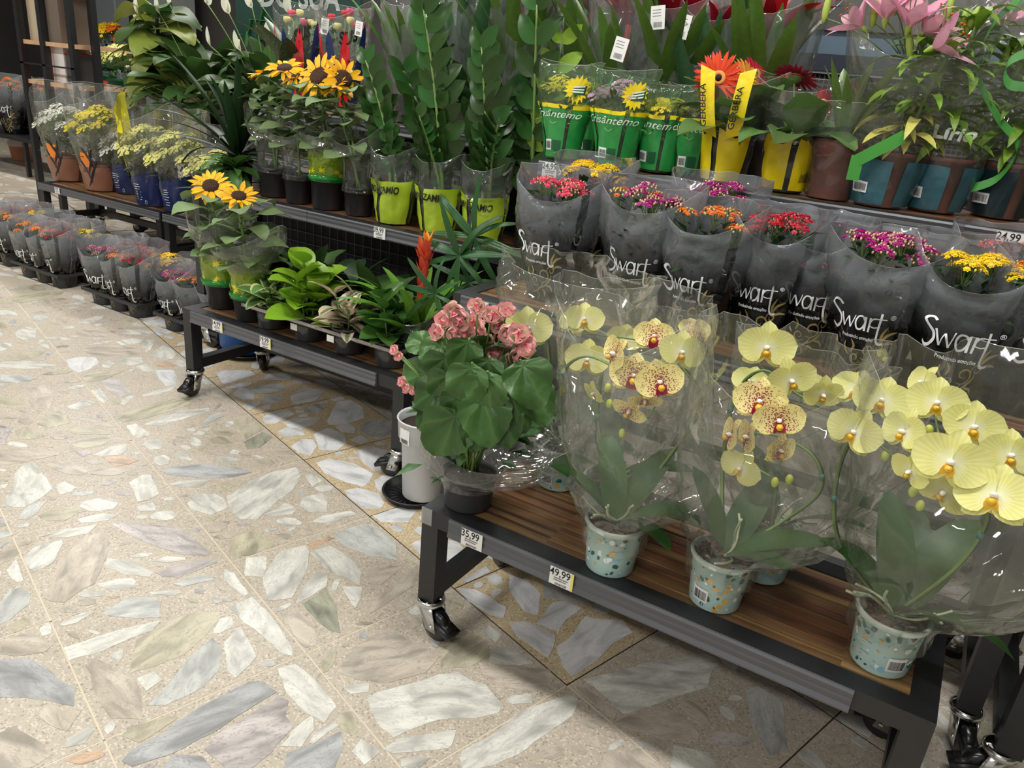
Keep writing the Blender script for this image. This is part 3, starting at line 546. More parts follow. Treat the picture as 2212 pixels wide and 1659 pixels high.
GY = G('leaf_yellowgreen', (128, 140, 60)); GO = G('leaf_olive', (96, 120, 60)); GB = G('leaf_begonia', (60, 96, 50), rough=.34, bump=.3, bscale=40); GG = G('leaf_gerbera', (88, 116, 62), rough=.5, bump=.25, bscale=30); GK = G('leaf_kalanchoe', (44, 72, 42))
def pot(par, r1, r0, h, m_, soil=True, name='pot', rim=.008):
    M = MB(); M.lathe([(.0, .003), (r0*.9, .002), (r0, 0), (r0+.001, .003), (r1-.003, h-rim*1.6), (r1, h-rim*1.5), (r1+.0025, h-rim), (r1+.0025, h-.001), (r1+.001, h), (r1-.001, h), (r1-.004, h-.012), (r1-.005, h-.02)], 28)
    o = ob(name, M.mesh(name, m_), par)
    if soil:
        M = MB(); r = random.Random(int(r1*9999)); M.lathe([(.0, h-.012), (r1*.5, h-.009), (r1-.004, h-.014)], 16); ob('soil', M.mesh('soil', soil_m), par)
    return o
def sleeve(par, prof, m_, yaw=0, crk=.006, seed=0, n=40, nv=16, top=None, name='sleeve', sup=1.0, off=(0, 0, 0), k=5, uv=True):
    """film bag round a pot: prof = rows (z, half width, half depth, dx, dy) foot to mouth; top(cos, sin) adds height at the mouth. Returns the surface function S(angle, t)"""
    zs = len(prof)-1; cyw, syw = math.cos(yaw), math.sin(yaw); sv = Vector((seed*7.3, seed*3.1, seed*1.7))
    def S(th, t, o=0.0):
        q = max(0, min(.99999, t))*zs; i = int(q); f = q-i; P = [prof[max(0, min(zs, i+e))] for e in (-1, 0, 1, 2)]
        val = [.5*((2*b)+(c-a)*f+(2*a-5*b+4*c-d)*f*f+(3*b-a-3*c+d)*f**3) for a, b, c, d in zip(*P)]
        z, A, B, dx, dy = val; ct, st = math.cos(th), math.sin(th)
        e = sup; rr = (abs(ct)**(2/e)*0+1)
        nz = noise.noise(Vector((ct*1.6, st*1.6, t*k))+sv); n2 = noise.noise(Vector((ct*5, st*5, t*k*.8))+sv)
        w_ = crk*(1.3-abs(nz)*3.4-.7*abs(n2))*min(1, .25+t*1.3)
        zz = z+(top(ct, st) if top else 0)*max(0, (t-.45)/.55)**1.6
        x, y = (A+w_+o)*ct*(1+.06*abs(ct)**6), (B+w_+o)*st
        return Vector(((x*cyw-y*syw)+dx+off[0], (x*syw+y*cyw)+dy+off[1], zz+w_*.5+off[2]))
    M = MB(); M.grid(lambda u, v: S(2*PI*u, v), n, nv, wrap=True, uv=uv)
    o = len(M.v); W_ = .0014                # heat-cut edge of the mouth and the two side seams read as fine milky lines
    M2 = MB(); q = [S(2*PI*i/n, 1) for i in range(n)]; nn = [S(2*PI*i/n, 1)-S(2*PI*i/n, .985) for i in range(n)]
    M2.add([p+d.normalized()*e for p, d in zip(q, nn) for e in (0, W_)], [(2*i, (2*i+2) % (2*n), (2*i+3) % (2*n), 2*i+1) for i in range(n)])
    for th in (0.0, PI):
        c = [S(th, .25+.75*j/nv, .0004) for j in range(nv+1)]; M2.add([p+Vector((0, 0, 0))+Vector((-math.sin(yaw)*e, math.cos(yaw)*e, 0)) for p in c for e in (-W_*.6, W_*.6)], [(2*i, 2*i+2, 2*i+3, 2*i+1) for i in range(nv)])
    sl = ob(name, M.mesh(name, m_), par); ob('film_edge', M2.mesh('film_edge', EDGE), sl if par.parent is None else par); return S
EDGE = film('film_edge', (240, 244, 240), haze=.5, bump=0)
def corner(side=.04, front=-.05, back=.0): return lambda c, s: side*abs(c)**3+(front if s < 0 else back)*abs(s)**1.5
def stem(par, pts, r, m_, name='stem', n=6, smooth=True): return ob(name, MB().tube(crom(pts, 4) if len(pts) < 8 else pts, r, n).mesh(name, m_), par)
def fan(par, key, mats_, cnt, base, Lr, wid, tilt, seed, mr=None, name='leaf', roll=.3, azr=(0, 2*PI), **lk):
    """n blades leaving a crown: each an object, three shared shapes"""
    r = random.Random(seed); out = []
    for i in range(cnt):
        v = r.randint(0, 2); me = leafmesh((key, v), mats_ if not isinstance(mats_, list) else mats_[0], 1.0, wid, seed=v+seed, **dict(lk, bend=lk.get('bend', .8)*(.6+.4*v)))
        az = azr[0]+(azr[1]-azr[0])*(i+r.uniform(-.3, .3))/cnt; tl = r.uniform(*tilt); L_ = r.uniform(*Lr)
        d = Vector((math.cos(az)*math.cos(tl), math.sin(az)*math.cos(tl), math.sin(tl)))
        b = Vector(base)+Vector((math.cos(az), math.sin(az), 0))*r.uniform(.0, .012)
        out.append(ob(name, me, par, M=frame(b, d, (0, 0, 1) if tl < 1.3 else (-math.cos(az), -math.sin(az), .2), L_, r.uniform(-roll, roll))))
    return out
# kalanchoe heads: florets, buds and stalks in one small cushion, one shape per colour and size
BUDC = {'pink': (228, 150, 130), 'magenta': (226, 176, 150), 'red': (206, 96, 96), 'orange': (216, 190, 110), 'yellow': (212, 214, 92), 'crimson': (150, 50, 60)}
PETC = {'pink': (226, 62, 96), 'magenta': (176, 34, 128), 'red': (204, 34, 50), 'orange': (236, 122, 30), 'yellow': (246, 206, 20), 'crimson': (146, 26, 40)}
CL = {}
def cluster(col, seed, full=.5):
    key = (col, seed % 3, full)
    if key in CL: return CL[key]
    r = random.Random(seed*13+5); M = MB()
    for i in range(26):
        rr = .027*math.sqrt((i+.5)/26); a = i*2.4; x, y = rr*math.cos(a), rr*math.sin(a); z = .012-rr*rr*16+r.uniform(-.002, .002)
        nrm = Vector((x*22, y*22, 1)).normalized(); c = Vector((x, y, z))
        if r.random() < full:
            Fm = frame(c, nrm.orthogonal(), nrm)
            for ring, (R_, cz, np_) in enumerate(((.0075, .0005, 6), (.0045, .0028, 5))):
                for p in range(np_):
                    t = 2*PI*(p+.5*ring)/np_; w_ = .5*R_
                    ax, ay = math.cos(t), math.sin(t)
                    M.add([Fm@Vector((0, 0, cz)), Fm@Vector((ax*R_*.55-ay*w_, ay*R_*.55+ax*w_, cz+.0012)), Fm@Vector((ax*R_, ay*R_, cz-.0002)), Fm@Vector((ax*R_*.55+ay*w_, ay*R_*.55-ax*w_, cz+.0012))], [(0, 1, 2, 3)], 0)
        else: M.ball(c, .0026, 5, 3, 1, (1, 1, 1.4))
        if i % 3 == 0: M.tube([Vector((x*.15, y*.15, -.035)), c-nrm*.002], .0008, 3, 2, False)
    pm = mat('petal_'+col, PETC[col], .5, trl=.2, var=.12, vscale=200, rnd=.08); bm_ = mat('bud_'+col, BUDC[col], .5, var=.2, vscale=200)
    CL[key] = M.mesh('flower_cluster', [pm, bm_, stem_m]); return CL[key]
def bush(par, R_, h0, h1, n, m_, seed, ll=.035, name='foliage', wid=.55):
    """leafy cushion of many small leaves: one uncounted part"""
    r = random.Random(seed); M = MB()
    for i in range(n):
        a = r.uniform(0, 2*PI); t = r.random()**.6; q = r.uniform(h0, h1); p = Vector((math.cos(a)*R_*t, math.sin(a)*R_*t, q)); d = Vector((math.cos(a)*.8, math.sin(a)*.8, r.uniform(-.1, .9)))
        F = frame(p, d, (0, 0, 1), ll*r.uniform(.7, 1.2), r.uniform(-.5, .5)); W_ = wid
        M.add([F@Vector(v) for v in ((0, 0, 0), (-W_*.4, .4, .06), (0, .5, 0), (W_*.4, .4, .06), (0, 1, -.12))], [(0, 1, 2), (0, 2, 3), (1, 4, 2), (2, 4, 3)])
    o = ob(name, M.mesh(name, m_), par); o['kind'] = 'stuff'; return o
SW = printfilm('smoke_sleeve', [(0, .97), (.30, .96), (.48, .86), (.62, .68), (1, .42)], [(0, (12, 12, 12)), (.43, (18, 18, 18)), (.58, (84, 87, 91)), (.75, (132, 137, 142)), (1, (158, 164, 171))], strip=(.865, .895))
silver = mat('silver_print', (232, 236, 238), .35); gold = mat('gold_print', (150, 134, 84), .4, 0)
LOGO = [([(1.0, 1.55), (.75, 1.78), (.38, 1.72), (.22, 1.4), (.5, 1.05), (.82, .72), (.86, .3), (.55, -.02), (.1, -.12), (-.25, .1)], .17), ([(.98, 1.0), (1.12, .55), (1.3, .06)], .13), ([(1.3, .06), (1.45, .45), (1.62, .82)], .07), ([(1.62, .82), (1.78, .4), (1.92, .06)], .13), ([(1.92, .06), (2.12, .6), (2.22, 1.0)], .07),
        ([(3.02, .72), (2.85, .95), (2.5, .92), (2.32, .5), (2.5, .06), (2.85, .12), (3.05, .45)], .12), ([(3.08, .98), (3.08, .45), (3.1, 0)], .15), ([(3.42, .98), (3.42, .5), (3.42, 0)], .14), ([(3.42, .62), (3.6, .92), (3.85, .98)], .1), ([(3.5, .42), (3.8, .36), (4.1, .42)], .06),
        ([(4.15, 1.45), (4.16, .7), (4.2, .0), (4.3, -.5), (4.6, -.72), (4.95, -.62)], .15), ([(3.8, .98), (4.2, .99), (4.6, 1.0)], .07)]
def spiral(cx, cy_, r0, r1, a0, turns, n=12): return [(cx+(r0+(r1-r0)*i/n)*math.cos(a0+turns*2*PI*i/n), cy_+(r0+(r1-r0)*i/n)*math.sin(a0+turns*2*PI*i/n)) for i in range(n+1)]
SCR = [(spiral(.2, .55, .5, .06, -2.2, 1.3), .1), (spiral(-.45, .1, .34, .05, -.5, -1.3), .08), (spiral(.75, .9, .3, .05, -2.6, -1.25), .08), ([(-.9, -.7), (-.3, -.55), (.1, -.2), (.25, .1)], .12), ([(.1, -.3), (.5, 0), (.8, .45), (.75, .7)], .12), ([(.75, 1.1), (.95, 1.5), (1.35, 1.7)], .16), ([(.72, 1.15), (.7, 1.5), (.85, 1.9)], .14), ([(.8, 1.0), (1.15, 1.15), (1.5, 1.1)], .14), ([(-.9, .2), (-1.15, .55), (-1.1, .9)], .13), ([(-.7, .4), (-.6, .75), (-.8, 1.05)], .12), ([(.5, -.1), (.85, -.15), (1.05, -.5)], .16), ([(.2, -.4), (.45, -.6), (.4, -1.0)], .16), ([(-.2, -.6), (-.05, -.95), (-.3, -1.25)], .13)]
def smoke_bag(label, x, y, z, cols, h=.31, A=.125, B=.085, rb=.058, yaw=0, seed=0, heads=9, lean=(0, 0), group=None, logo=True, dip=-.055, th0=-PI/2, s=1.0, open_=.6, hh=None, back=.02, tagl=True, kind='bagged_kalanchoe', ls=1.0, lt=.40, nb=80):
    t = T(kind, label, 'potted flower', (x, y, z), group); r = random.Random(seed)
    pot(t, rb*.97, rb*.8, .10*s, pot_m)
    dx, dy = lean
    prof = [(.001, rb*.88, rb*.88, 0, 0), (h*.22, rb*1.1, rb*1.06, dx*.1, dy*.1), (h*.5, rb+(A-rb)*.58, rb+(B-rb)*.55, dx*.4, dy*.4), (h*.76, rb+(A-rb)*.85, rb+(B-rb)*.85, dx*.7, dy*.7), (h, A, B, dx, dy)]
    S = sleeve(t, prof, SW, yaw, .007*s, seed, top=corner(.02*s, dip, back))
    cr = (A+rb)/2
    if logo:
        M = MB(); sz = .0285*s*ls
        def f(a, b): return S(th0+(a*sz-2.3*sz)/cr/1.15, lt+b*sz/h, .0016)
        for pts, w_ in LOGO: ribbon(M, pts, w_*1.12, None, f, n=4)
        puttext(M, '®', .5, lambda a, b: f(a+4.95, b+1.05)); ob('logo_print', M.mesh('logo_print', silver), t)
        if tagl:
            M = MB(); puttext(M, 'Produzindo emoções', .34, lambda a, b: f(a+2.6, b-.62), bold=.01); ob('tagline_print', M.mesh('tagline_print', silver), t)
    M = MB(); sz = .042*s
    for pts, w_ in SCR: ribbon(M, pts, w_, None, lambda a, b: S(th0+.3+a*sz/cr, .19+b*sz/h, .0014), n=4, taper=True)
    ob('scroll_print', M.mesh('scroll_print', gold), t)
    hh = hh or h*.97
    bush(t, A*.62, h*.5, hh*.93, nb, GK, seed, .04)
    for i in range(heads):
        rr = math.sqrt((i+.4)/heads)*A*.72; a = i*2.4+seed; px, py = rr*math.cos(a), rr*math.sin(a)*B/A*1.05; c = cols[i % len(cols)] if r.random() < .9 else cols[0]
        sc_ = r.uniform(.85, 1.15)*s**.5
        ob('flower_cluster', cluster(c, r.randint(0, 2), open_), t, M=frame((px*math.cos(yaw)-py*math.sin(yaw)+dx*.8, px*math.sin(yaw)+py*math.cos(yaw)+dy*.8, hh-rr*rr*3.2+r.uniform(-.012, .012)), (math.cos(a*3), math.sin(a*3), 0), (px*2.2, py*2.2-.25, 1), sc_, 0))
    return t

# ------------------------------------------------------------------ printed kalanchoe sleeves on the middle tier, right
GR = 'grey printed kalanchoe sleeves on the tall stand'
for L_, px, py, v, cols, kw in (
    ('grey printed sleeve with bright pink kalanchoe, first in the row beside the clear film', 1195, 575, 1.83, ['pink', 'pink'], dict(seed=1, yaw=.12, heads=9, open_=.45, A=.122, th0=-PI/2-.35, h=.315)),
    ('grey sleeve with yellow kalanchoe standing behind the bright pink one', 1262, 560, 1.99, ['yellow'], dict(seed=2, heads=8, open_=.8, h=.35, A=.115)),
    ('grey printed sleeve with magenta and orange kalanchoe, second from the left in the row', 1375, 640, 1.83, ['magenta', 'magenta', 'orange'], dict(seed=3, yaw=.05, open_=.4, h=.325, heads=11, th0=-PI/2-.1)),
    ('sleeve of deep magenta kalanchoe rising behind the orange one', 1520, 600, 2.00, ['magenta'], dict(seed=4, open_=.6, h=.345, heads=9, A=.12)),
    ('grey printed sleeve with a small orange kalanchoe head in its mouth', 1500, 690, 1.80, ['orange'], dict(seed=5, yaw=-.1, open_=.5, h=.305, heads=4, hh=.30, th0=-PI/2-.15, A=.118)),
    ('grey printed sleeve with red kalanchoe below the yellow gerbera pots', 1640, 705, 1.86, ['red', 'red'], dict(seed=6, yaw=.1, open_=.5, h=.305, A=.105, heads=8, th0=-PI/2-.3)),
    ('shaded grey sleeve squeezed in without showing flowers, left of the large magenta one', 1735, 735, 1.90, ['magenta'], dict(seed=7, h=.30, A=.098, heads=3, hh=.22, open_=.3, th0=-PI/2-.1)),
    ('grey printed sleeve with the large magenta kalanchoe head, crumpled across the logo', 1865, 775, 1.82, ['magenta', 'magenta'], dict(seed=8, yaw=.02, h=.295, A=.125, heads=14, open_=.35, hh=.315, th0=-PI/2-.3, dip=-.04)),
    ('grey printed sleeve with bright yellow kalanchoe, at the right', 2045, 825, 1.80, ['yellow'], dict(seed=9, yaw=-.12, h=.31, A=.125, heads=8, open_=.85, th0=-PI/2+.02, dip=-.075, hh=.30, ls=1.15)),
    ('faint red kalanchoe sleeve behind the bright yellow one', 2105, 760, 2.0, ['pink'], dict(seed=10, h=.32, A=.11, heads=5, open_=.5)),
    ('sleeve with peach orange kalanchoe cut by the right edge', 2200, 850, 1.85, ['orange'], dict(seed=11, h=.30, A=.115, heads=9, open_=.3, yaw=.3))):
    v += .035; p = atv(px, py, v); kw['h'] = kw['h']+.01; smoke_bag(L_, p.x, v, Z2, cols, **dict(kw, rb=.07, B=.095))
# floor trays with small kalanchoes
tray_m = mat('tray_plastic', (44, 45, 47), .5)
def tray(label, c, L_=.46, D=.31):
    t = T('nursery_tray', label, 'plant tray', c); nx, ny = 3, 2; dx, dy = L_/nx, D/ny
    M = MB(); zt = .085
    for i in range(nx):
        for j in range(ny):
            cx, cy_ = (i-(nx-1)/2)*dx, (j-(ny-1)/2)*dy; r = dx*.44
            for (r0, z0), (r1, z1) in (((r*.8, 0), (r*.9, .058)), ((r*.9, .058), (r, .062)), ((r, .062), (r*1.05, zt))):
                n = 20; sq = lambda a, q: (q*(1/max(abs(math.cos(a)), abs(math.sin(a))))**.45)
                vs = [Vector((cx+sq(2*PI*k/n, q)*math.cos(2*PI*k/n), cy_+sq(2*PI*k/n, q)*math.sin(2*PI*k/n), z)) for q, z in ((r0, z0), (r1, z1)) for k in range(n)]
                M.add(vs, [(k, (k+1) % n, n+(k+1) % n, n+k) for k in range(n)])
            M.lathe([(0.0001, .001), (r*.8, .001)], 20, c=(cx, cy_, 0))
    part('cells', M, tray_m, t)
    M = MB()
    for q in range(-1, 2, 2): M.box((-L_/2-.006, q*(D/2+.003)-.003, zt-.016), (L_/2+.006, q*(D/2+.003)+.003, zt)); M.box((q*(L_/2+.004)-.003, -D/2, zt-.016), (q*(L_/2+.004)+.003, D/2, zt))
    M.box((-L_/2, -.006, zt-.006), (L_/2, .006, zt)); [M.box((x-.006, -D/2, zt-.006), (x+.006, D/2, zt)) for x in (-L_/6, L_/6)]
    part('rim', M, tray_m, t, False); return t
TRAYS = [('black nursery tray of small kalanchoes on the floor, nearest the blue bin', (-3.10, 2.40)), ('black nursery tray on the floor holding the bright yellow kalanchoe', (-3.70, 2.40)), ('black nursery tray at the left, holding two orange and pink sleeves', (-4.42, 2.42)), ('black nursery tray cut by the left edge', (-5.02, 2.46))]
FL = [[('magenta', 0, 0), ('orange', 1, 0), ('crimson', 2, 0), ('magenta', 0, 1), ('pink', 1, 1), ('pink', 2, 1)], [('magenta', 0, 0), ('orange', 1, 0), ('crimson', 2, 0), ('pink', 0, 1), ('red', 1, 1), ('yellow', 2, 1)],
      [('orange', 0, 0), ('orange', 1, 0), ('crimson', 2, 0), ('magenta', 0, 1), ('red', 1, 1), ('yellow', 2, 1)], [('magenta', 0, 0), ('orange', 1, 0), ('orange', 2, 0), ('pink', 1, 1), ('yellow', 2, 1)]]
NM = ['tray nearest the blue bin', 'tray with the bright yellow one', 'third tray from the blue bin', 'tray at the left edge']; PO = ['left', 'middle', 'right']
sd = 30
for ti, ((lb, (tx, ty)), cells) in enumerate(zip(TRAYS, FL)):
    tray(lb, (tx, ty, 0))
    for col, i, j in cells:
        sd += 1; bare = (ti == 1 and (i, j) == (2, 1))
        x, y = tx+(i-1)*.1533, ty+(j-.5)*.155; r = random.Random(sd)
        lab = f'small {col} kalanchoe in {PO[i]} cell of the {"front" if j == 0 else "rear"} row, {NM[ti]}'
        if bare:
            t = T('potted_kalanchoe', 'bright yellow kalanchoe without a sleeve, tallest in the floor trays', 'potted flower', (x, y, .003)); pot(t, .05, .042, .09, pot_m); bush(t, .08, .1, .24, 110, GK, sd, .045)
            for q in range(11):
                rr = math.sqrt((q+.4)/11)*.105; a = q*2.4; ob('flower_cluster', cluster('yellow', q, .95), t, M=frame((rr*math.cos(a), rr*math.sin(a), .285-rr*rr*5+r.uniform(-.02, .02)), (1, 0, 0), (rr*math.cos(a)*5, rr*math.sin(a)*5-.2, 1), 1.15))
            continue
        smoke_bag(lab, x, y, .003, [col], h=.31+.02*r.random(), A=.122+.012*r.random(), B=.09, rb=.06, nb=36, seed=sd, heads=7, s=.8, dip=-.05-.02*r.random(), yaw=r.uniform(-.3, .3), tagl=False, open_=.6 if col != 'magenta' else .4, th0=-PI/2+r.uniform(-.5, .1), kind='bagged_kalanchoe', lt=.38, hh=.29, ls=1.5)

# ------------------------------------------------------------------ the front stand: orchids
def terrazzo_pot(par, seed=1, code=True, ang=-PI/2, text=False):
    """pale aqua pot printed with terrazzo flakes"""
    r1, r0, h = .062, .05, .112; aqua = mat('pot_aqua', (186, 216, 212), .35, var=.04, vscale=30)
    pot(par, r1, r0, h, aqua, soil=False)
    def f(a, z, o=.0005): r = r0+(r1-.002-r0)*z/h+o; return Vector((r*math.cos(a), r*math.sin(a), z))
    r = random.Random(seed); cols = [mat('flake_green', (46, 98, 88), .4), mat('flake_orange', (222, 168, 72), .4), mat('flake_white', (226, 236, 234), .4), mat('flake_blue', (138, 190, 208), .4)]
    M = MB()
    for i in range(130):
        a, z, R_ = r.uniform(0, 2*PI), r.uniform(.006, h-.012), r.choice((.0022, .0035, .0055, .0072)); k = r.randint(5, 7); st = r.uniform(.5, 1); ro = r.uniform(0, 3); pts = []
        for q in range(k):
            t = 2*PI*(q+r.uniform(-.25, .25))/k; x, y = R_*math.cos(t), R_*st*math.sin(t); x, y = x*math.cos(ro)-y*math.sin(ro), x*math.sin(ro)+y*math.cos(ro)
            pts.append(f(a+x/.056, min(h-.009, max(.002, z+y)), .0004+.0003*(i % 4)))
        M.add(pts, [tuple(range(k))], r.choice((0, 0, 1, 1, 2, 2, 3)))
    ob('flake_print', M.mesh('flake_print', cols), par)
    M = MB(); M.lathe([(r1+.003, h-.006), (r1+.0035, h-.002), (r1+.001, h+.001), (r1-.003, h)], 28); ob('rim', M.mesh('rim', mat('rim_clear', (196, 204, 190), .3)), par)
    if code:
        a0 = ang; M = MB(); M.grid(lambda u, v: f(a0+(u-.5)*.62, .018+v*.03, .0016), 6, 1); st_ = ob('barcode_sticker', M.mesh('barcode_sticker', paper), par)
        M = MB(); barcode(M, .5, .02, lambda a, b: f(a0+a, .022+b, .002), n=20, seed=seed); ob('barcode', M.mesh('barcode', ink), st_)
    if text:
        M = MB(); g = greyink
        for i in range(9):
            z = .088-i*.0085; M.add([f(ang-1.25, z, .0016), f(ang-1.25+.35+.25*((i*7) % 3), z, .0016), f(ang-1.25+.35+.25*((i*7) % 3), z+.0012, .0016), f(ang-1.25, z+.0012, .0016)], [(0, 1, 2, 3)])
        M.add([f(ang-.95+.09*math.cos(q*PI/8), .093+.0052*math.sin(q*PI/8), .0016) for q in range(16)], [tuple(range(16))]); ob('small_print', M.mesh('small_print', g), par)
    M = MB(); rr = random.Random(seed+9)
    for i in range(70):
        a, q = rr.uniform(0, 2*PI), rr.random()**.5*.056; c = Vector((q*math.cos(a), q*math.sin(a), h-.012+rr.uniform(-.006, .006)))
        F = frame(c, (rr.uniform(-1, 1), rr.uniform(-1, 1), rr.uniform(-.4, .4)), (0, 0, 1), rr.uniform(.6, 1.3), rr.uniform(-1, 1)); M.box((-.004, -.009, -.002), (.004, .009, .002), 0, F)
    o = ob('bark', M.mesh('bark', mat('bark', (112, 90, 76), .9, var=.3, vscale=60), False), par); o['kind'] = 'stuff'
yel = None; yell = G('petal_cream', (234, 228, 140), rough=.5, trl=.3, rnd=.05)
def orchyel():
    m_, nt, out = nm('petal_orchid'); L = nt.links; b = prin(nt, out, (1, 1, 1, 1), .5, spec=.3); tc = N(nt, 'TexCoord'); ln = N(nt, 'VectorMath', operation='LENGTH'); L.new(tc.outputs['Object'], ln.inputs[0])
    mr = N(nt, 'MapRange', n1=.0, n2=.05); L.new(ln.outputs['Value'], mr.inputs[0]); rp = ramp(nt, [(0, s2l((250, 250, 236))), (.16, s2l((240, 240, 196))), (.4, s2l((228, 226, 146))), (1, s2l((232, 230, 158)))], mr.outputs[0])
    sx = N(nt, 'SeparateXYZ'); L.new(tc.outputs['Object'], sx.inputs[0]); at_ = N(nt, 'Math', operation='ARCTAN2'); L.new(sx.outputs[0], at_.inputs[0]); L.new(sx.outputs[1], at_.inputs[1]); sn = N(nt, 'Math', operation='MULTIPLY', n1=34.0); L.new(at_.outputs[0], sn.inputs[0]); s2 = N(nt, 'Math', operation='SINE'); L.new(sn.outputs[0], s2.inputs[0])
    vr = N(nt, 'MapRange', n1=-1.0, n2=1.0, n3=.93, n4=1.03); L.new(s2.outputs[0], vr.inputs[0]); oi = N(nt, 'ObjectInfo'); orr = N(nt, 'MapRange', n3=.92, n4=1.04); L.new(oi.outputs['Random'], orr.inputs[0]); mu = N(nt, 'Math', operation='MULTIPLY'); L.new(vr.outputs[0], mu.inputs[0]); L.new(orr.outputs[0], mu.inputs[1])
    hs = N(nt, 'HueSaturation'); L.new(mu.outputs[0], hs.inputs['Value']); L.new(rp.outputs[0], hs.inputs['Color']); L.new(hs.outputs[0], b.inputs['Base Color']); t = N(nt, 'BsdfTranslucent'); L.new(hs.outputs[0], t.inputs[0]); ms = N(nt, 'MixShader', n0=.3); L.new(b.outputs[0], ms.inputs[1]); L.new(t.outputs[0], ms.inputs[2]); L.new(ms.outputs[0], out.inputs[0]); return m_
yel = orchyel()
def specklemat():
    m_, nt, out = nm('petal_speckled'); L = nt.links; b = prin(nt, out, s2l((232, 222, 142)), .5)
    tc = N(nt, 'TexCoord'); v = N(nt, 'TexVoronoi', i_Scale=360); L.new(tc.outputs['Object'], v.inputs['Vector']); sx = N(nt, 'SeparateXYZ'); L.new(tc.outputs['Object'], sx.inputs[0])
    ln = N(nt, 'VectorMath', operation='LENGTH'); L.new(tc.outputs['Object'], ln.inputs[0]); mr = N(nt, 'MapRange', n1=.004, n2=.044, n3=.56, n4=.16); L.new(ln.outputs['Value'], mr.inputs[0])
    lt = N(nt, 'Math', operation='LESS_THAN'); L.new(v.outputs['Distance'], lt.inputs[0]); L.new(mr.outputs[0], lt.inputs[1])
    mx = N(nt, 'Mix', data_type='RGBA'); mx.inputs[6].default_value = s2l((236, 226, 150)); mx.inputs[7].default_value = s2l((164, 62, 92)); L.new(lt.outputs[0], mx.inputs[0]); L.new(mx.outputs[2], b.inputs['Base Color'])
    t = N(nt, 'BsdfTranslucent'); L.new(mx.outputs[2], t.inputs[0]); ms = N(nt, 'MixShader', n0=.25); L.new(b.outputs[0], ms.inputs[1]); L.new(t.outputs[0], ms.inputs[2]); L.new(ms.outputs[0], out.inputs[0]); return m_
spk = specklemat(); lipr = mat('lip_crimson', (176, 30, 76), .45, trl=.15); lipy = mat('lip_gold', (236, 190, 60), .45, trl=.15); wht = mat('column_white', (240, 236, 226), .45)
ORM = {}
def orm(kind):
    if kind in ORM: return ORM[kind]
    pm = spk if kind == 's' else yel
    def pl_(L, W, p, q, cup, bend, sd): return leaf(L, W, p, q, bend=bend, fold=0, n=7, k=3, wave=.02, cup=cup, seed=sd)
    M = MB()
    for a, L, W in ((PI/2, .040, .030), (PI/2+2.2, .037, .027), (PI/2-2.2, .037, .027)):
        b = pl_(L, W, .85, .62, -.22, .25, 1); F = Matrix.Rotation(a-PI/2, 4, 'Z'); M.add([F@Vector(v) for v in b.v], b.f)
    sep = M.mesh('flower', pm); M = MB(); b = pl_(.043, .050, .72, .45, -.2, -.12, 2); pet = b.mesh('petal', pm)
    M = MB(); b = leaf(.021, .013, .9, .6, bend=1.3, fold=.5, n=5, seed=3); M.add([Vector((x, -y*.9, .006+z+.006*0)) for x, y, z in b.v], b.f, 0)
    for s in (-1, 1):
        b = leaf(.014, .009, .9, .6, bend=-.7, fold=.3, n=4, seed=4); F = Matrix.Translation((0, -.004, .004))@Matrix.Rotation(s*1.25+PI, 4, 'Z')@Matrix.Rotation(-.9, 4, 'X'); M.add([F@Vector(v) for v in b.v], b.f, 0)
    M.ball((0, -.006, .008), .0042, 6, 4, 2)
    lip = M.mesh('lip', [lipr if kind == 's' else lipy, wht, lipy]); M = MB(); M.ball((0, .001, .007), .0048, 8, 5, 0, (.9, .8, 1.5)); col_ = M.mesh('column', wht)
    ORM[kind] = (sep, pet, lip, col_); return ORM[kind]
def orchid_flower(t, P, facing, kind, s=1.0, roll=0.0):
    sep, pet, lip, col_ = orm(kind); F_ = Vector(facing).normalized(); up = Vector((math.sin(roll), 0, 1)); up = (up-F_*up.dot(F_)).normalized(); x = up.cross(F_)
    M = Matrix((x*s, up*s, F_*s)).transposed().to_4x4(); M.translation = Vector(P)-t.location; f = ob('flower', sep, t, M=M)
    for q in (-1, 1): ob('petal', pet, f, M=Matrix.Translation((0, 0, .0022))@Matrix.Rotation(-q*1.35, 4, 'Z'))
    ob('lip', lip, f, M=Matrix.Scale(1.5 if kind == 's' else 1.15, 4)); ob('column', col_, f); return f
def face(P, dx=0, dz=0, k=1): d = (CAMP-Vector(P)).normalized()*k; return d+Vector((dx, 0, dz))
bud_m = mat('orchid_bud', (196, 206, 92), .45, trl=.15); wire_m = mat('wire', (34, 36, 34), .5); clip_m = mat('clip_teal', (64, 118, 110), .4); root_m = mat('aerial_root', (176, 184, 150), .6, var=.2, vscale=30)
OL = G('leaf_orchid', (46, 78, 34), rough=.42, trl=.1, spec=.25)
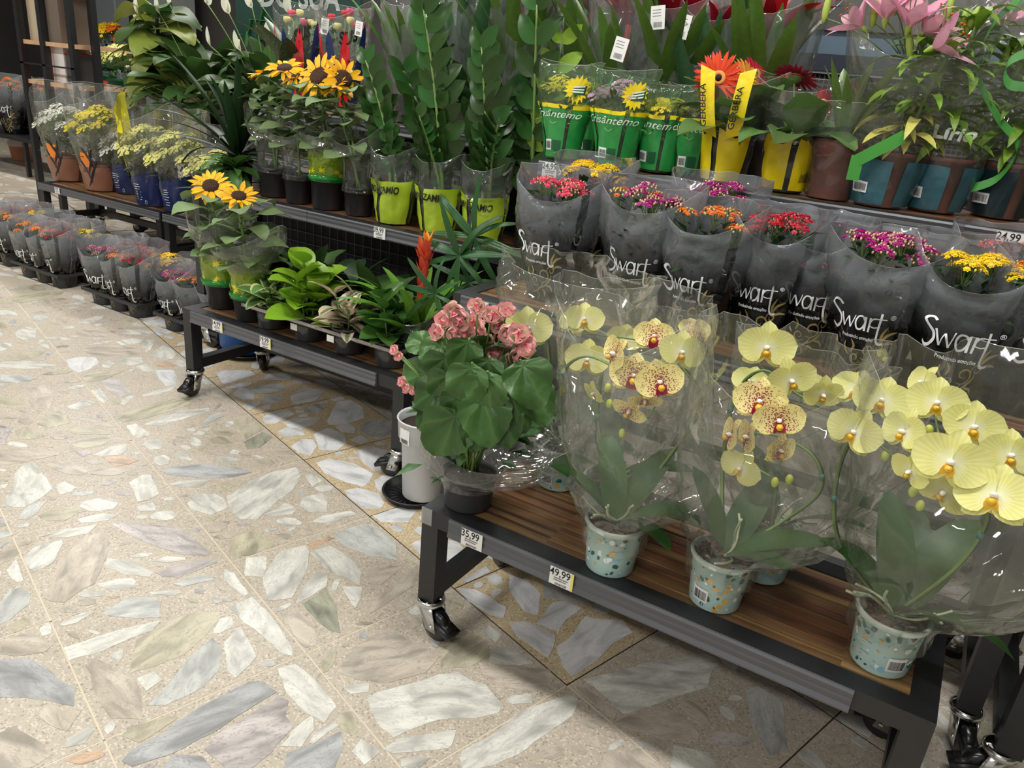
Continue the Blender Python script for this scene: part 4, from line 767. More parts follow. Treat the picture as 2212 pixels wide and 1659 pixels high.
def orchid(label, base, flowers, buds, stems, prof, seed, leaves, yaw=0, topf=None, roots=7, code=-PI/2, text=False, film_m=None, sleeve_=True, crk=.017):
    t = T('orchid', label, 'orchid', base, 'yellow orchids on the front stand'); terrazzo_pot(t, seed, ang=code, text=text); r = random.Random(seed)
    for i, (az, tl, L_) in enumerate(leaves):
        d = Vector((math.cos(az)*math.cos(tl), math.sin(az)*math.cos(tl), math.sin(tl))); me = leafmesh(('orch', i % 3), OL, 1.0, .32, .9, .45, bend=.5+.35*(i % 3), fold=.12, n=9, seed=i)
        ob('leaf', me, t, M=frame(Vector((0, 0, .105))+d*.006, d, (0, 0, 1), L_, r.uniform(-.3, .3)))
    for i in range(roots):
        a = r.uniform(0, 2*PI); q = [Vector((0, 0, .10))]; dd = Vector((math.cos(a), math.sin(a), r.uniform(.5, 1.4)))
        for k in range(5): q.append(q[-1]+dd.normalized()*.02); dd += Vector((r.uniform(-.6, .6), r.uniform(-.6, .6), r.uniform(-.5, .3)))
        stem(t, crom(q, 3), .0026, root_m, 'aerial_root', 5)
    for pts in stems:
        pts = [Vector(p)-t.location for p in pts]; c = crom([Vector((0, 0, .10))]+pts, 7); k = len(c)
        st_ = ob('flower_stem', MB().tube(c, [.0033-.0015*i/k for i in range(k)], 6).mesh('flower_stem', stem_m), t)
        ob('support_wire', MB().tube([p+Vector((.004, .002, 0)) for p in c[:int(k*.75)]], .0014, 4).mesh('support_wire', wire_m), st_)
        for f_ in (.35, .68): i = int(k*f_); ob('clip', MB().tube([c[i]-(c[i+1]-c[i]).normalized()*.006, c[i]+(c[i+1]-c[i]).normalized()*.006], .005, 8).mesh('clip', clip_m), st_)
    for P, fc, kd, s, ro in flowers:
        orchid_flower(t, P, fc, kd, s, ro)
    for P in buds: M = MB(); M.ball((0, 0, 0), .0085, 8, 6, 0, (.85, .85, 1.2)); ob('bud', M.mesh('bud', bud_m), t, loc=Vector(P)-t.location)
    if sleeve_: return t, sleeve(t, prof, film_m or CELLO, yaw, crk, seed, top=topf or corner(.05, -.02, .03), n=56, nv=26)
    return t, None
def A(x, y, v): return atv(x, y, v)
def FL_(lst): return [(A(x, y, v), face(A(x, y, v), dx, dz), k, s, ro) for x, y, v, k, s, ro, dx, dz in lst]
bA = at(1304, 1232, Z1); bA.y = max(bA.y, 1.33)
orchid('orchid with crimson speckled and yellow blooms, leftmost large wrapped one', bA,
       FL_([(1262, 692, 1.44, 'y', 1.05, 0, .1, .3), (1268, 778, 1.38, 'y', 1.15, 0, 0, 0), (1330, 765, 1.27, 's', .95, .6, -1.0, -.1), (1368, 812, 1.26, 's', 1.12, .1, .1, 0), (1424, 826, 1.26, 's', 1.1, -.3, .25, 0), (1412, 728, 1.40, 's', 1.0, 0, .1, .2),
            (1470, 762, 1.38, 'y', 1.15, .2, .5, .1), (1393, 862, 1.27, 's', .8, 0, .2, -1.2), (1360, 885, 1.33, 's', .9, .5, -.3, -.9), (1500, 715, 1.46, 's', .85, 0, .6, 1.2), (1285, 848, 1.36, 'y', .75, 0, -.8, -.8)]),
       [A(1313, 838, 1.33), A(1344, 936, 1.33), A(1316, 872, 1.34)],
       [[A(1225, 980, 1.34), A(1212, 820, 1.34), A(1262, 770, 1.33), A(1340, 800, 1.31), A(1420, 845, 1.32), A(1400, 905, 1.33)], [A(1420, 1020, 1.42), A(1510, 880, 1.42), A(1470, 790, 1.42), A(1400, 740, 1.43), A(1260, 720, 1.46)]],
       [(.06, .064, .064, 0, 0), (.112, .066, .066, 0, 0), (.15, .10, .09, .005, 0), (.21, .138, .115, .02, .01), (.32, .135, .12, -.005, .015), (.43, .132, .115, -.03, .02), (.53, .135, .105, -.05, .03)], 3,
       [(2.4, 1.1, .19), (.1, .75, .18), (-.3, .6, .15), (1.2, .95, .2), (3.3, .9, .18)], topf=corner(.05, -.05, .05), roots=10, code=PI*.6)
bB = at(1542, 1293, Z1); bB.y = max(bB.y, 1.35)
orchid('orchid with hanging speckled blooms on a low arching stem, middle large wrapped one', bB,
       FL_([(1655, 752, 1.40, 'y', 1.28, 0, .2, 0), (1708, 822, 1.36, 'y', 1.1, -.5, .4, -.2), (1775, 852, 1.42, 'y', .95, 0, .6, -.4), (1640, 868, 1.28, 's', 1.12, 0, .1, 0), (1682, 908, 1.27, 's', 1.05, -.2, .2, -.2), (1582, 940, 1.30, 's', .9, .4, -1.6, -.2), (1618, 945, 1.31, 's', .9, .4, -1.4, -.3),
            (1600, 1012, 1.31, 'y', .98, .3, -.3, -.3), (1682, 972, 1.29, 's', .85, .2, 1.4, -.3), (1620, 826, 1.45, 'y', .9, 0, -.3, .3)]),
       [A(1674, 1042, 1.32), A(1705, 1036, 1.32), A(1700, 930, 1.44)],
       [[A(1700, 1120, 1.42), A(1770, 1060, 1.40), A(1760, 990, 1.38), A(1690, 945, 1.37), A(1620, 940, 1.35), A(1610, 990, 1.33), A(1665, 1030, 1.33)], [A(1560, 1000, 1.45), A(1590, 850, 1.45), A(1650, 800, 1.44), A(1720, 850, 1.44), A(1775, 880, 1.44)]],
       [(.06, .064, .064, 0, 0), (.112, .066, .066, 0, 0), (.145, .10, .09, .02, 0), (.19, .135, .115, .035, .01), (.29, .148, .12, .035, .015), (.41, .14, .11, .025, .02), (.50, .14, .10, .02, .03)], 5,
       [(2.7, 1.1, .18), (.2, .75, .2), (.6, .6, .2), (1.3, .95, .2), (-.4, .7, .15), (3.6, 1.0, .18)], topf=corner(.05, -.06, .05), roots=5, code=-PI/2-.35)
bC = at(1897, 1425, Z1); bC.y = max(bC.y, 1.35)
orchid('orchid with plain yellow blooms at the right end of the front stand', bC,
       FL_([(1845, 935, 1.33, 'y', 1.15, .2, -.2, 0), (1905, 868, 1.40, 'y', 1.2, 0, -.1, .2), (1955, 935, 1.31, 'y', 1.05, -.2, -.9, 0), (2022, 872, 1.36, 'y', 1.15, 0, .2, .1), (1995, 830, 1.42, 'y', .9, 0, -1.4, .3), (2100, 925, 1.36, 'y', 1.2, .1, .4, .2), (2052, 1000, 1.24, 'y', 1.35, .1, .1, 0),
            (1968, 1018, 1.27, 'y', .85, .2, -.6, -.6), (2150, 1075, 1.22, 'y', 1.35, -.2, -.3, .2), (2040, 1062, 1.30, 'y', 1.1, .3, -.2, -.5), (2180, 985, 1.32, 'y', 1.1, 0, .4, .1), (1850, 845, 1.45, 'y', 1.1, 0, -.2, .3)]),
       [A(2006, 930, 1.33), A(1972, 1062, 1.30), A(1988, 1092, 1.30), A(1912, 985, 1.36)],
       [[A(1815, 1180, 1.40), A(1805, 1040, 1.40), A(1850, 940, 1.38), A(1930, 985, 1.33), A(1990, 1040, 1.32)], [A(2060, 1230, 1.33), A(2130, 1130, 1.29), A(2110, 1080, 1.27), A(2050, 1020, 1.27), A(2020, 900, 1.38)]],
       [(.06, .064, .064, 0, 0), (.112, .066, .066, 0, 0), (.145, .095, .085, .02, 0), (.2, .14, .12, .05, 0), (.31, .178, .14, .065, .0), (.43, .18, .135, .05, .02), (.53, .17, .125, .03, .03)], 8,
       [(2.2, 1.2, .22), (.9, 1.1, .24), (.1, .5, .2), (1.6, .9, .22), (-.9, .9, .13), (3.0, 1.0, .18)], topf=corner(.05, -.07, .05), roots=9, code=-PI/2+.55, text=True)
bD = Vector((-.735, 1.575, Z1))
orchid('yellow orchid behind the begonia, its blue flaked pot half hidden', bD,
       FL_([(1140, 712, 1.52, 'y', 1.45, 0, .3, .2), (1240, 700, 1.56, 'y', 1.0, 0, -.6, .3)]), [A(1100, 905, 1.5)],
       [[A(1190, 900, 1.56), A(1180, 730, 1.56), A(1130, 690, 1.55)]],
       [(.06, .064, .064, 0, 0), (.12, .067, .067, 0, 0), (.2, .10, .09, 0, 0), (.33, .15, .1, -.02, .01), (.44, .18, .1, -.02, .01), (.52, .19, .07, -.02, .02)], 11, [(2.9, .5, .2), (0, .6, .2), (1.2, 1, .22), (3.6, .4, .18)], topf=corner(.03, .0, .04), code=-PI/2-.1)
bE = Vector((-.56, 1.49, Z1))
orchid('yellow orchid standing right behind the leftmost large wrapped one', bE,
       FL_([(1350, 735, 1.53, 'y', 1.0, 0, 0, .3)]), [], [[A(1290, 900, 1.5), A(1310, 760, 1.52), A(1350, 730, 1.53)]],
       [(.06, .064, .064, 0, 0), (.12, .067, .067, 0, 0), (.2, .10, .08, 0, 0), (.33, .12, .08, 0, .01), (.47, .13, .06, .0, .02)], 13, [(2.2, .9, .2), (0, .8, .2), (4.2, .9, .2)], code=PI/2)
bF = Vector((-.20, 1.52, Z1))
orchid('orchid standing hidden behind the middle wrapped one', bF, FL_([(1745, 830, 1.56, 'y', .8, 0, 0, .3)]), [], [[A(1690, 960, 1.54), A(1745, 830, 1.56)]],
       [(.06, .064, .064, 0, 0), (.12, .067, .067, 0, 0), (.2, .10, .08, 0, 0), (.35, .12, .085, 0, .01), (.46, .14, .07, .0, .02)], 15, [(2.2, .9, .2), (0, .8, .2)], code=PI/2)
# ------------------------------------------------------------------ begonia
def veinmat(name, rgb, vein, k=7.0, rough=.36):
    m_, nt, out = nm(name); L = nt.links; b = prin(nt, out, (1, 1, 1, 1), rough, spec=.35); tc = N(nt, 'TexCoord'); sx = N(nt, 'SeparateXYZ'); L.new(tc.outputs['Object'], sx.inputs[0]); oy = N(nt, 'Math', operation='SUBTRACT', n1=.12); L.new(sx.outputs[1], oy.inputs[0])
    a = N(nt, 'Math', operation='ARCTAN2'); L.new(sx.outputs[0], a.inputs[0]); L.new(oy.outputs[0], a.inputs[1]); no = N(nt, 'TexNoise', i_Scale=4, i_Detail=2); L.new(tc.outputs['Object'], no.inputs['Vector']); ad = N(nt, 'Math', operation='MULTIPLY_ADD', n1=.3); L.new(no.outputs[0], ad.inputs[0]); L.new(a.outputs[0], ad.inputs[2])
    m1 = N(nt, 'Math', operation='MULTIPLY', n1=k); L.new(ad.outputs[0], m1.inputs[0]); c = N(nt, 'Math', operation='COSINE'); L.new(m1.outputs[0], c.inputs[0]); rp = ramp(nt, [(0, s2l(rgb)), (.9, s2l([x*1.12 for x in rgb])), (.985, s2l(vein))], c.outputs[0])
    oi = N(nt, 'ObjectInfo'); mr = N(nt, 'MapRange', n3=.7, n4=1.3); L.new(oi.outputs['Random'], mr.inputs[0]); hs = N(nt, 'HueSaturation'); L.new(mr.outputs[0], hs.inputs['Value']); L.new(rp.outputs[0], hs.inputs['Color']); L.new(hs.outputs[0], b.inputs['Base Color'])
    bp = N(nt, 'Bump', i_Strength=.22, i_Distance=.02); L.new(c.outputs[0], bp.inputs['Height']); L.new(bp.outputs[0], b.inputs['Normal']); t = N(nt, 'BsdfTranslucent'); L.new(hs.outputs[0], t.inputs[0]); ms = N(nt, 'MixShader', n0=.12); L.new(b.outputs[0], ms.inputs[1]); L.new(t.outputs[0], ms.inputs[2]); L.new(ms.outputs[0], out.inputs[0]); return m_
BVM = veinmat('leaf_begonia_veined', (58, 90, 44), (76, 108, 60))
t = T('begonia', 'pink and cream double begonia with large toothed leaves at the stand corner', 'potted flower', (-.852, 1.345, Z1))
pot(t, .066, .054, .085, potg_m, rim=.006); SC = sleeve(t, [(.055, .066, .066, 0, 0), (.075, .072, .07, 0, 0), (.10, .125, .10, .02, 0), (.15, .165, .13, .05, .01), (.21, .18, .14, .06, .02)], CELLB, 0, .01, 21, top=corner(.02, -.05, .02))
r = random.Random(4); bl = [leaf(1, .95, .62, .62, bend=.5+.2*i, fold=.16, n=12, k=4, wave=.06, ser=.035, seed=i).mesh('leaf', BVM) for i in range(3)]
BL = [(1003, 760, 1.24, .085, -.1, -1), (949, 790, 1.24, .085, -.5, -1), (1052, 800, 1.23, .08, .1, -1), (968, 925, 1.20, .13, -.35, -1), (925, 850, 1.24, .09, -1, -.5), (1050, 840, 1.21, .1, .2, -1), (1048, 890, 1.21, .12, .5, -.9), (1140, 815, 1.24, .11, .8, -.8), (985, 875, 1.21, .085, -.1, -1), (1100, 850, 1.25, .10, .6, -.8), (1120, 780, 1.3, .09, .8, -.4),
      (935, 750, 1.30, .08, -.8, -.2), (930, 895, 1.24, .085, -.8, -.7), (1010, 820, 1.2, .1, 0, -1), (905, 740, 1.33, .07, -1, .1), (1085, 740, 1.33, .08, .3, .2), (900, 810, 1.3, .09, -1, -.3), (960, 830, 1.23, .09, -.3, -1), (1085, 905, 1.24, .1, .6, -.9), (1160, 860, 1.3, .1, 1, -.6), (1040, 760, 1.3, .08, .2, .3), (1030, 930, 1.22, .08, .2, -1), (975, 745, 1.36, .09, -.3, .3), (1110, 880, 1.36, .1, .8, -.5)]
for i, (x, y, v, L_, dx, dz) in enumerate(BL):
    P = A(x, y, v); P.x = min(P.x, -.70+.02*(i % 3)) if v > 1.28 else P.x; d = Vector((dx, -.35, dz)).normalized(); nrm = (CAMP-P).normalized()+Vector((dx*.3, 0, .35)); b = P-d*L_*.35-t.location
    lf = ob('leaf', bl[i % 3], t, M=frame(b, d, nrm, L_*.98, r.uniform(-.3, .3)))
    lf2 = ob('leaf_stalk', MB().tube(arc((r.uniform(-.02, .02), r.uniform(-.02, .02), .08), b, (0, 0, .03), 6), .003, 5).mesh('leaf_stalk', stem_m), t)
def begmat():
    m_, nt, out = nm('petal_begonia'); L = nt.links; b = prin(nt, out, (1, 1, 1, 1), .5); uv = N(nt, 'UVMap'); sx = N(nt, 'SeparateXYZ'); L.new(uv.outputs[0], sx.inputs[0])
    rp = ramp(nt, [(0, s2l((226, 228, 160))), (.45, s2l((248, 226, 210))), (.78, s2l((250, 182, 186))), (1, s2l((232, 92, 122)))], sx.outputs['Y']); L.new(rp.outputs[0], b.inputs['Base Color'])
    tl = N(nt, 'BsdfTranslucent'); L.new(rp.outputs[0], tl.inputs[0]); ms = N(nt, 'MixShader', n0=.2); L.new(b.outputs[0], ms.inputs[1]); L.new(tl.outputs[0], ms.inputs[2]); L.new(ms.outputs[0], out.inputs[0]); return m_
begm = begmat()
def uvleaf(L, W, **k):
    mb = leaf(L, W, **k); nu, nv = 2*k.get('k', 2), k.get('n', 8); mb.uv = [c for j in range(nv) for i in range(nu) for c in ((i/nu, j/nv), ((i+1)/nu, j/nv), ((i+1)/nu, (j+1)/nv), (i/nu, (j+1)/nv))]; return mb
bpet = [uvleaf(.024, .026, p=.7, q=.55, bend=-.9-.3*i, fold=.0, n=5, k=2, cup=-.5, wave=.08, seed=i).mesh('petal', begm) for i in range(2)]
BF = [(985, 672), (1000, 690), (1032, 668), (1060, 690), (968, 690), (1020, 705), (1045, 715), (1075, 700), (980, 722), (1003, 728), (1032, 735), (1062, 740), (1093, 680), (1103, 712), (1120, 730), (1135, 752), (1150, 762), (1082, 765), (1098, 778), (1112, 772), (1150, 740), (957, 716), (858, 758), (868, 775), (875, 825), (885, 838), (893, 848)]
for i, (x, y) in enumerate(BF):
    P = A(x, y, 1.27+.08*r.random()) if i < 22 else A(x, y, 1.27); small = i >= 22; c = P-t.location
    fl = ob('flower', MB().ball((0, 0, 0), .004, 6, 4).mesh('flower', stem_m), t, M=frame(c, Vector((r.uniform(-1, 1), 0, .3)).normalized(), face(P, r.uniform(-.5, .5), r.uniform(0, .8)), .8 if small else r.uniform(1.25, 1.6)))
    for ring, (k, tl) in enumerate(((5, .55), (4, 1.05), (2, 1.35))[:2 if small else 3]):
        for q in range(k):
            az = 2*PI*(q+ring*.5)/k; d = Vector((math.cos(az)*math.cos(tl), math.sin(az)*math.cos(tl), math.sin(tl))); ob('petal', bpet[ring % 2], fl, M=frame(d*.002, d, (0, 0, 1), 1-.18*ring, r.uniform(-.3, .3)))
    ob('flower_stalk', MB().tube(arc((r.uniform(-.01, .01), 0, .12), c, (0, 0, .02), 6), .0024, 5).mesh('flower_stalk', stem_m), t)
bush(t, .13, .10, .30, 60, GB, 5, .06)

# ------------------------------------------------------------------ sunflowers and gerberas
PS = G('petal_sunflower', (246, 186, 24), rough=.5, trl=.2, rnd=.1); discm = mat('sunflower_disc', (66, 38, 20), .9, var=.4, vscale=260, bump=1, bscale=300)
sp = [leaf(.042, .014, .9, .55, bend=b_, fold=.2, n=5, k=1, seed=i).mesh('petal', PS) for i, b_ in enumerate((-.25, .15, .5))]
def sunflower(t, P, facing, s=1.0, back=True, seed=1):
    r = random.Random(seed); F_ = Vector(facing).normalized(); x = F_.orthogonal().normalized(); y = F_.cross(x); M = Matrix((x*s, y*s, F_*s)).transposed().to_4x4(); M.translation = Vector(P)-t.location
    h = MB(); h.lathe([(.0005, .009), (.008, .0085), (.016, .0095), (.022, .006), (.024, .0)], 18); h.lathe([(.024, .001), (.018, -.008), (.004, -.014)], 12, 1)
    f = ob('flower_head', h.mesh('flower_head', [discm, GS]), t, M=M)
    for k, rr, tl in ((13, .020, .22), (12, .021, -.08)):
        for q in range(k):
            az = 2*PI*(q+(.5 if tl < 0 else 0)+r.uniform(-.2, .2))/k; d = Vector((math.cos(az)*math.cos(tl), math.sin(az)*math.cos(tl), math.sin(tl)+r.uniform(-.12, .12)))
            ob('petal', sp[r.randint(0, 2)], f, M=frame((math.cos(az)*rr, math.sin(az)*rr, .001), d, (0, 0, 1), r.uniform(.85, 1.1), r.uniform(-.3, .3)))
    return M.translation
GRN = printfilm('sunflower_sleeve', [(0, .9), (.12, .9), (.16, .82), (.40, .7), (.5, .16), (1, .1)], [(0, (30, 120, 48)), (.14, (36, 132, 52)), (.22, (150, 180, 40)), (.42, (176, 196, 50)), (.5, (190, 205, 170)), (1, (205, 214, 195))], rough=.1, bump=.4)
sunl = [leaf(1, .72, .7, .75, bend=.8+.4*i, fold=.15, n=7, k=2, wave=.05, seed=i).mesh('leaf', GS) for i in range(2)]
def sunplant(label, x, y, z, heads, h0=.11, r1=.062, seed=1, slv='green', top=.4, group=None, lv=20, base_r=.05, sA=.12):
    t = T('potted_sunflower', label, 'potted flower', (x, y, z), group); r = random.Random(seed); pot(t, r1, base_r, h0, pot_m, rim=.01)
    tips = []
    for i, (P, fc, s) in enumerate(heads):
        c = sunflower(t, P, fc, s, seed=seed+i); d = Vector(fc).normalized(); tips.append(c)
        ob('stem', MB().tube(crom([Vector((r.uniform(-.01, .01), 0, h0-.02)), Vector((c.x*.5, c.y*.5, h0+(c.z-h0)*.5)), c-Vector((0, 0, .045))-d*.02, c-d*.014], 4), .0055, 7).mesh('stem', stem_m), t)
    hz = max(c.z for c in tips)
    for i in range(lv):
        a = i*2.4; q = h0+.05+(hz-h0-.09)*((i+.5)/lv); c = tips[i % len(tips)]; k = (q-h0)/(c.z-h0); d = Vector((math.cos(a), math.sin(a), .45)).normalized(); b = Vector((c.x*k*.9, c.y*k*.9, q)); e = b+d*.035
        ob('leaf', sunl[i % 2], t, M=frame(e, d, (0, 0, 1), r.uniform(.10, .155), r.uniform(-.3, .3))); ob('leaf_stalk', MB().tube([b, e], .002, 4).mesh('leaf_stalk', stem_m), t)
    pr = [(h0-.02, r1+.003, r1+.003, 0, 0), (h0+.01, r1*.98, r1*.98, 0, 0), (h0+.07, r1*1.05, r1*1.0, 0, 0), (h0+.14, sA*.8, sA*.62, 0, 0), (top*.8, sA, sA*.8, 0, 0), (top, sA*1.1, sA*.8, 0, 0)]
    S = sleeve(t, pr, GRN if slv == 'green' else CELL, 0, .009, seed, top=corner(.05, -.04, .02))
    if slv == 'green':
        M = MB(); rr = random.Random(seed)
        for i in range(26):
            th, tt = rr.uniform(-PI, 0), rr.uniform(.16, .42)
            if i % 3: ribbon(M, spiral(0, 0, .9, .6, rr.uniform(0, 6), .7+.3*rr.random(), 8), .14, None, lambda a, b: S(th+a*.013/r1, tt+b*.013/top, .0012), n=2)
            else:
                for k in range(7): an = 2*PI*k/7; ribbon(M, [(0, 0), (math.cos(an)*.5, math.sin(an)*.5), (math.cos(an), math.sin(an))], .3, None, lambda a, b: S(th+a*.016/r1, tt+b*.016/top, .0015), 1, n=2, taper=True)
        ob('sleeve_print', M.mesh('sleeve_print', [mat('print_green', (44, 130, 40), .3), mat('print_yellow', (214, 208, 44), .3)]), t)
        M = MB(); M.lathe([(r1+.006, h0-.012), (r1+.009, h0-.004), (r1+.002, h0+.004)], 24); ob('green_band', M.mesh('green_band', mat('band_green', (34, 132, 50), .15)), t)
    return t
sunplant('sunflower nearest the left corner of the low middle stand, in a green printed sleeve', -2.46, 1.96, Z1, [(A(455, 402, 1.95), face(A(455, 402, 1.95), -.25, .8), 1.3)], seed=3, top=.36, h0=.115, r1=.07)
sunplant('sunflower with a flatter tilted head beside the white edged peperomia', -2.27, 1.93, Z1, [(A(516, 424, 1.93), face(A(516, 424, 1.93), .15, 1.9), 1.15)], seed=4, top=.33, h0=.105, r1=.066, sA=.14)
sunplant('sunflower seen edge on, leftmost black pot on the upper middle shelf', -2.60, 2.37, Z2, [(A(575, 156, 2.42), (-.4, -.25, 1.), 1.35), (A(615, 148, 2.36), (.2, -.5, 1.1), 1.3)], seed=5, slv='clear', top=.32, h0=.12, r1=.072, base_r=.062)
sunplant('second black pot on the upper middle shelf, its sunflower small and low', -2.43, 2.34, Z2, [(A(640, 166, 2.36), (-.3, -.6, 1.), 1.1)], seed=6, slv='clear', top=.30, h0=.115, r1=.062)
sunplant('sunflower facing the aisle in the green printed sleeve on the upper middle shelf', -2.275, 2.35, Z2, [(A(690, 165, 2.33), (.1, -1, .75), 1.65)], seed=7, slv='green', top=.32, h0=.13, r1=.072, base_r=.062)
sunplant('sunflower turned to the right, black pot beside the lime sleeved one', -2.11, 2.35, Z2, [(A(742, 170, 2.36), (.9, -.3, .6), 1.5), (A(722, 186, 2.32), (-.2, -.6, 1), 1.0)], seed=8, slv='clear', top=.31, h0=.11, r1=.062)
def gerbera_head(t, P, facing, col, s=1.0, seed=1):
    r = random.Random(seed); F_ = Vector(facing).normalized(); x = F_.orthogonal().normalized(); y = F_.cross(x); M = Matrix((x*s, y*s, F_*s)).transposed().to_4x4(); M.translation = Vector(P)-t.location
    h = MB(); h.ball((0, 0, .002), .007, 10, 5, 0, (1, 1, .6)); h.lathe([(.007, .002), (.0135, .005), (.015, .0)], 18, 1); h.lathe([(.014, -.001), (.01, -.008), (.003, -.012)], 10, 2)
    f = ob('flower_head', h.mesh('flower_head', [mat('gerbera_eye', (40, 26, 24), .9), mat('gerbera_ring', (240, 160, 84), .7), stem_m]), t, M=M); pm = G('gerbera_'+col, {'coral': (238, 78, 44), 'amber': (238, 172, 70), 'crimson': (146, 22, 52), 'red': (190, 30, 60)}[col], rough=.5, rnd=.06)
    for k, rr, L_ in ((20, .010, .046), (18, .012, .040)):
        for q in range(k):
            az = 2*PI*(q+r.uniform(-.2, .2))/k; d = Vector((math.cos(az), math.sin(az), .12 if L_ < .043 else -.02)); ob('petal', leafmesh(('gb', col), pm, 1.0, .2, .8, .5, bend=.2, fold=.2, n=4, k=1), f, M=frame((math.cos(az)*rr, math.sin(az)*rr, .001), d, (0, 0, 1), L_, r.uniform(-.2, .2)))
    return M.translation
ysl = mat('sleeve_yellow', (232, 208, 22), .28, bump=.5, bscale=14, var=.05, coat=.2); gesl = [leaf(1, .62, .62, .7, bend=.9+.3*i, fold=.18, n=8, k=2, wave=.06, ser=.03, seed=i).mesh('leaf', GG) for i in range(2)]
def wrap_panel(t, S, th0, th1, t0, t1, m_, name, o=.002, n=8, nv=6, top=None): M = MB(); M.grid(lambda u, v: S(th0+(th1-th0)*u, t0+((t1+(top(u) if top else 0))-t0)*v, o), n, nv); return ob(name, M.mesh(name, m_), t)
def gerbera(label, px, py, v, heads, seed, word=False, flap=False):
    p = atv(px, py, v); t = T('potted_gerbera', label, 'potted flower', (p.x, v, Z3), 'gerberas on the top shelf'); r = random.Random(seed); pot(t, .066, .052, .125, pot_m)
    for (P, fc, c, s) in heads:
        q = gerbera_head(t, P, fc, c, s, seed); ob('stem', MB().tube(arc((0, 0, .1), q-Vector(fc).normalized()*.012, (0, .01, 0), 8), .003, 5).mesh('stem', stem_m), t)
    for i in range(13):
        a = i*2.4; tl = r.uniform(.35, 1.15); d = Vector((math.cos(a)*math.cos(tl), math.sin(a)*math.cos(tl), math.sin(tl))); b = Vector((0, 0, .12))+d*.045
        ob('leaf', gesl[i % 2], t, M=frame(b, d, (0, 0, 1), r.uniform(.13, .19), r.uniform(-.4, .4)))
    S = sleeve(t, [(.002, .054, .054, 0, 0), (.07, .063, .063, 0, 0), (.135, .072, .07, 0, 0), (.2, .1, .08, 0, 0), (.27, .12, .09, 0, 0)], CELL, 0, .006, seed, top=corner(.03, -.02, .02))
    w0 = -PI/2-.25 if flap else -PI/2+.35
    o1 = wrap_panel(t, S, w0-1.3, w0-.12, .03, .5, ysl, 'yellow_panel', .0035, top=lambda u: .05*math.sin(u*7)); o2 = wrap_panel(t, S, w0+.12, w0+1.3, .03, .5, ysl, 'yellow_panel', .0035, top=lambda u: .05*math.cos(u*6))
    if flap:
        for s_, a in ((-1, -.3), (1, .12)):
            M = MB(); q = (p.x*0, -.09, .15); M.grid(lambda u, v: Vector((s_*.012+s_*u*.042+a*v*.10, -.085-.012*math.sin(v*3)-.01*v, .12+v*.165+u*.015)), 4, 6); fl = ob('yellow_flap', M.mesh('yellow_flap', ysl), t)
            M = MB(); puttext(M, 'GÉRBERA', .026, lambda x, y: Vector((s_*.034+a*.10*((x+.08)/.16)-y*.9, -.1035-.006*math.sin((x+.08)*18), .20+x)), bold=.015); ob('lettering', M.mesh('lettering', ink), t)
    else:
        M = MB(); [M.add([S(w0+.5+.04*k, .12, .005), S(w0+.52+.04*k, .12, .005), S(w0+.52+.04*k, .16+.06*r.random(), .005), S(w0+.5+.04*k, .16+.06*r.random(), .005)], [(0, 1, 2, 3)]) for k in range(12)]; ob('lettering', M.mesh('lettering', ink), t)
    return t
gerbera('coral and amber gerberas in a folded yellow wrap printed with the flower name', 1560, 385, 2.24, [(A(1552, 168, 2.19), face(A(1552, 168, 2.19), 0, .1), 'coral', 1.28), (A(1612, 165, 2.27), (.8, -.3, .5), 'amber', 1.0), (A(1632, 160, 2.34), (.6, -.6, .3), 'red', 1.0), (A(1600, 172, 2.36), (0, -.6, .3), 'crimson', .9)], 2, flap=True)
gerbera('dark crimson gerbera in the plain yellow wrap with a blue string', 1690, 400, 2.25, [(A(1720, 168, 2.30), (.1, .5, .9), 'crimson', 1.2), (A(1778, 222, 2.24), (.8, -.5, .2), 'red', .7)], 3)

# ------------------------------------------------------------------ small green chrysanthemum sleeves on the top shelf
greenfoil = mat('sleeve_green', (38, 140, 66), .3, bump=.4, bscale=14, var=.08, coat=.2)
def daisyhead(col, seed):
    key = ('d', col, seed % 2)
    if key in CL: return CL[key]
    r = random.Random(seed+50); M = MB()
    for i in range(15):
        rr = .034*math.sqrt((i+.5)/15); a = i*2.4; c = Vector((rr*math.cos(a), rr*math.sin(a), .01-rr*rr*9+r.uniform(-.004, .004))); F = frame(c, (r.uniform(-1, 1), r.uniform(-1, 1), 0), (c.x*16, c.y*16, 1), r.uniform(.8, 1.15))
        for q in range(9): t = 2*PI*q/9; M.add([F@Vector((0, 0, .001)), F@Vector((math.cos(t-.25)*.007, math.sin(t-.25)*.007, .002)), F@Vector((math.cos(t)*.0105, math.sin(t)*.0105, .001)), F@Vector((math.cos(t+.25)*.007, math.sin(t+.25)*.007, .002))], [(0, 1, 2, 3)], 0)
        M.ball(F@Vector((0, 0, .0022)), .0022, 5, 3, 1, (1, 1, .7)); M.tube([c, Vector((c.x*.3, c.y*.3, -.04))], .001, 3, 2, False)
    pc = {'yellow': (250, 226, 50), 'white': (250, 250, 244), 'cream': (250, 246, 150), 'mauve': (196, 150, 190), 'blush': (220, 200, 190)}[col]
    CL[key] = M.mesh('flower_cluster', [mat('daisy_'+col, pc, .55, trl=.2), mat('daisy_eye_'+('y' if col != 'white' else 'w'), (196, 190, 70), .7), stem_m]); return CL[key]
arrow_m = mat('print_leafgreen', (70, 170, 96), .3); sunp = mat('print_sun', (238, 214, 40), .3); bandy = mat('print_band', (232, 212, 30), .3); wht2 = mat('print_white', (222, 236, 222), .35); dkg = mat('print_darkgreen', (22, 84, 50), .3)
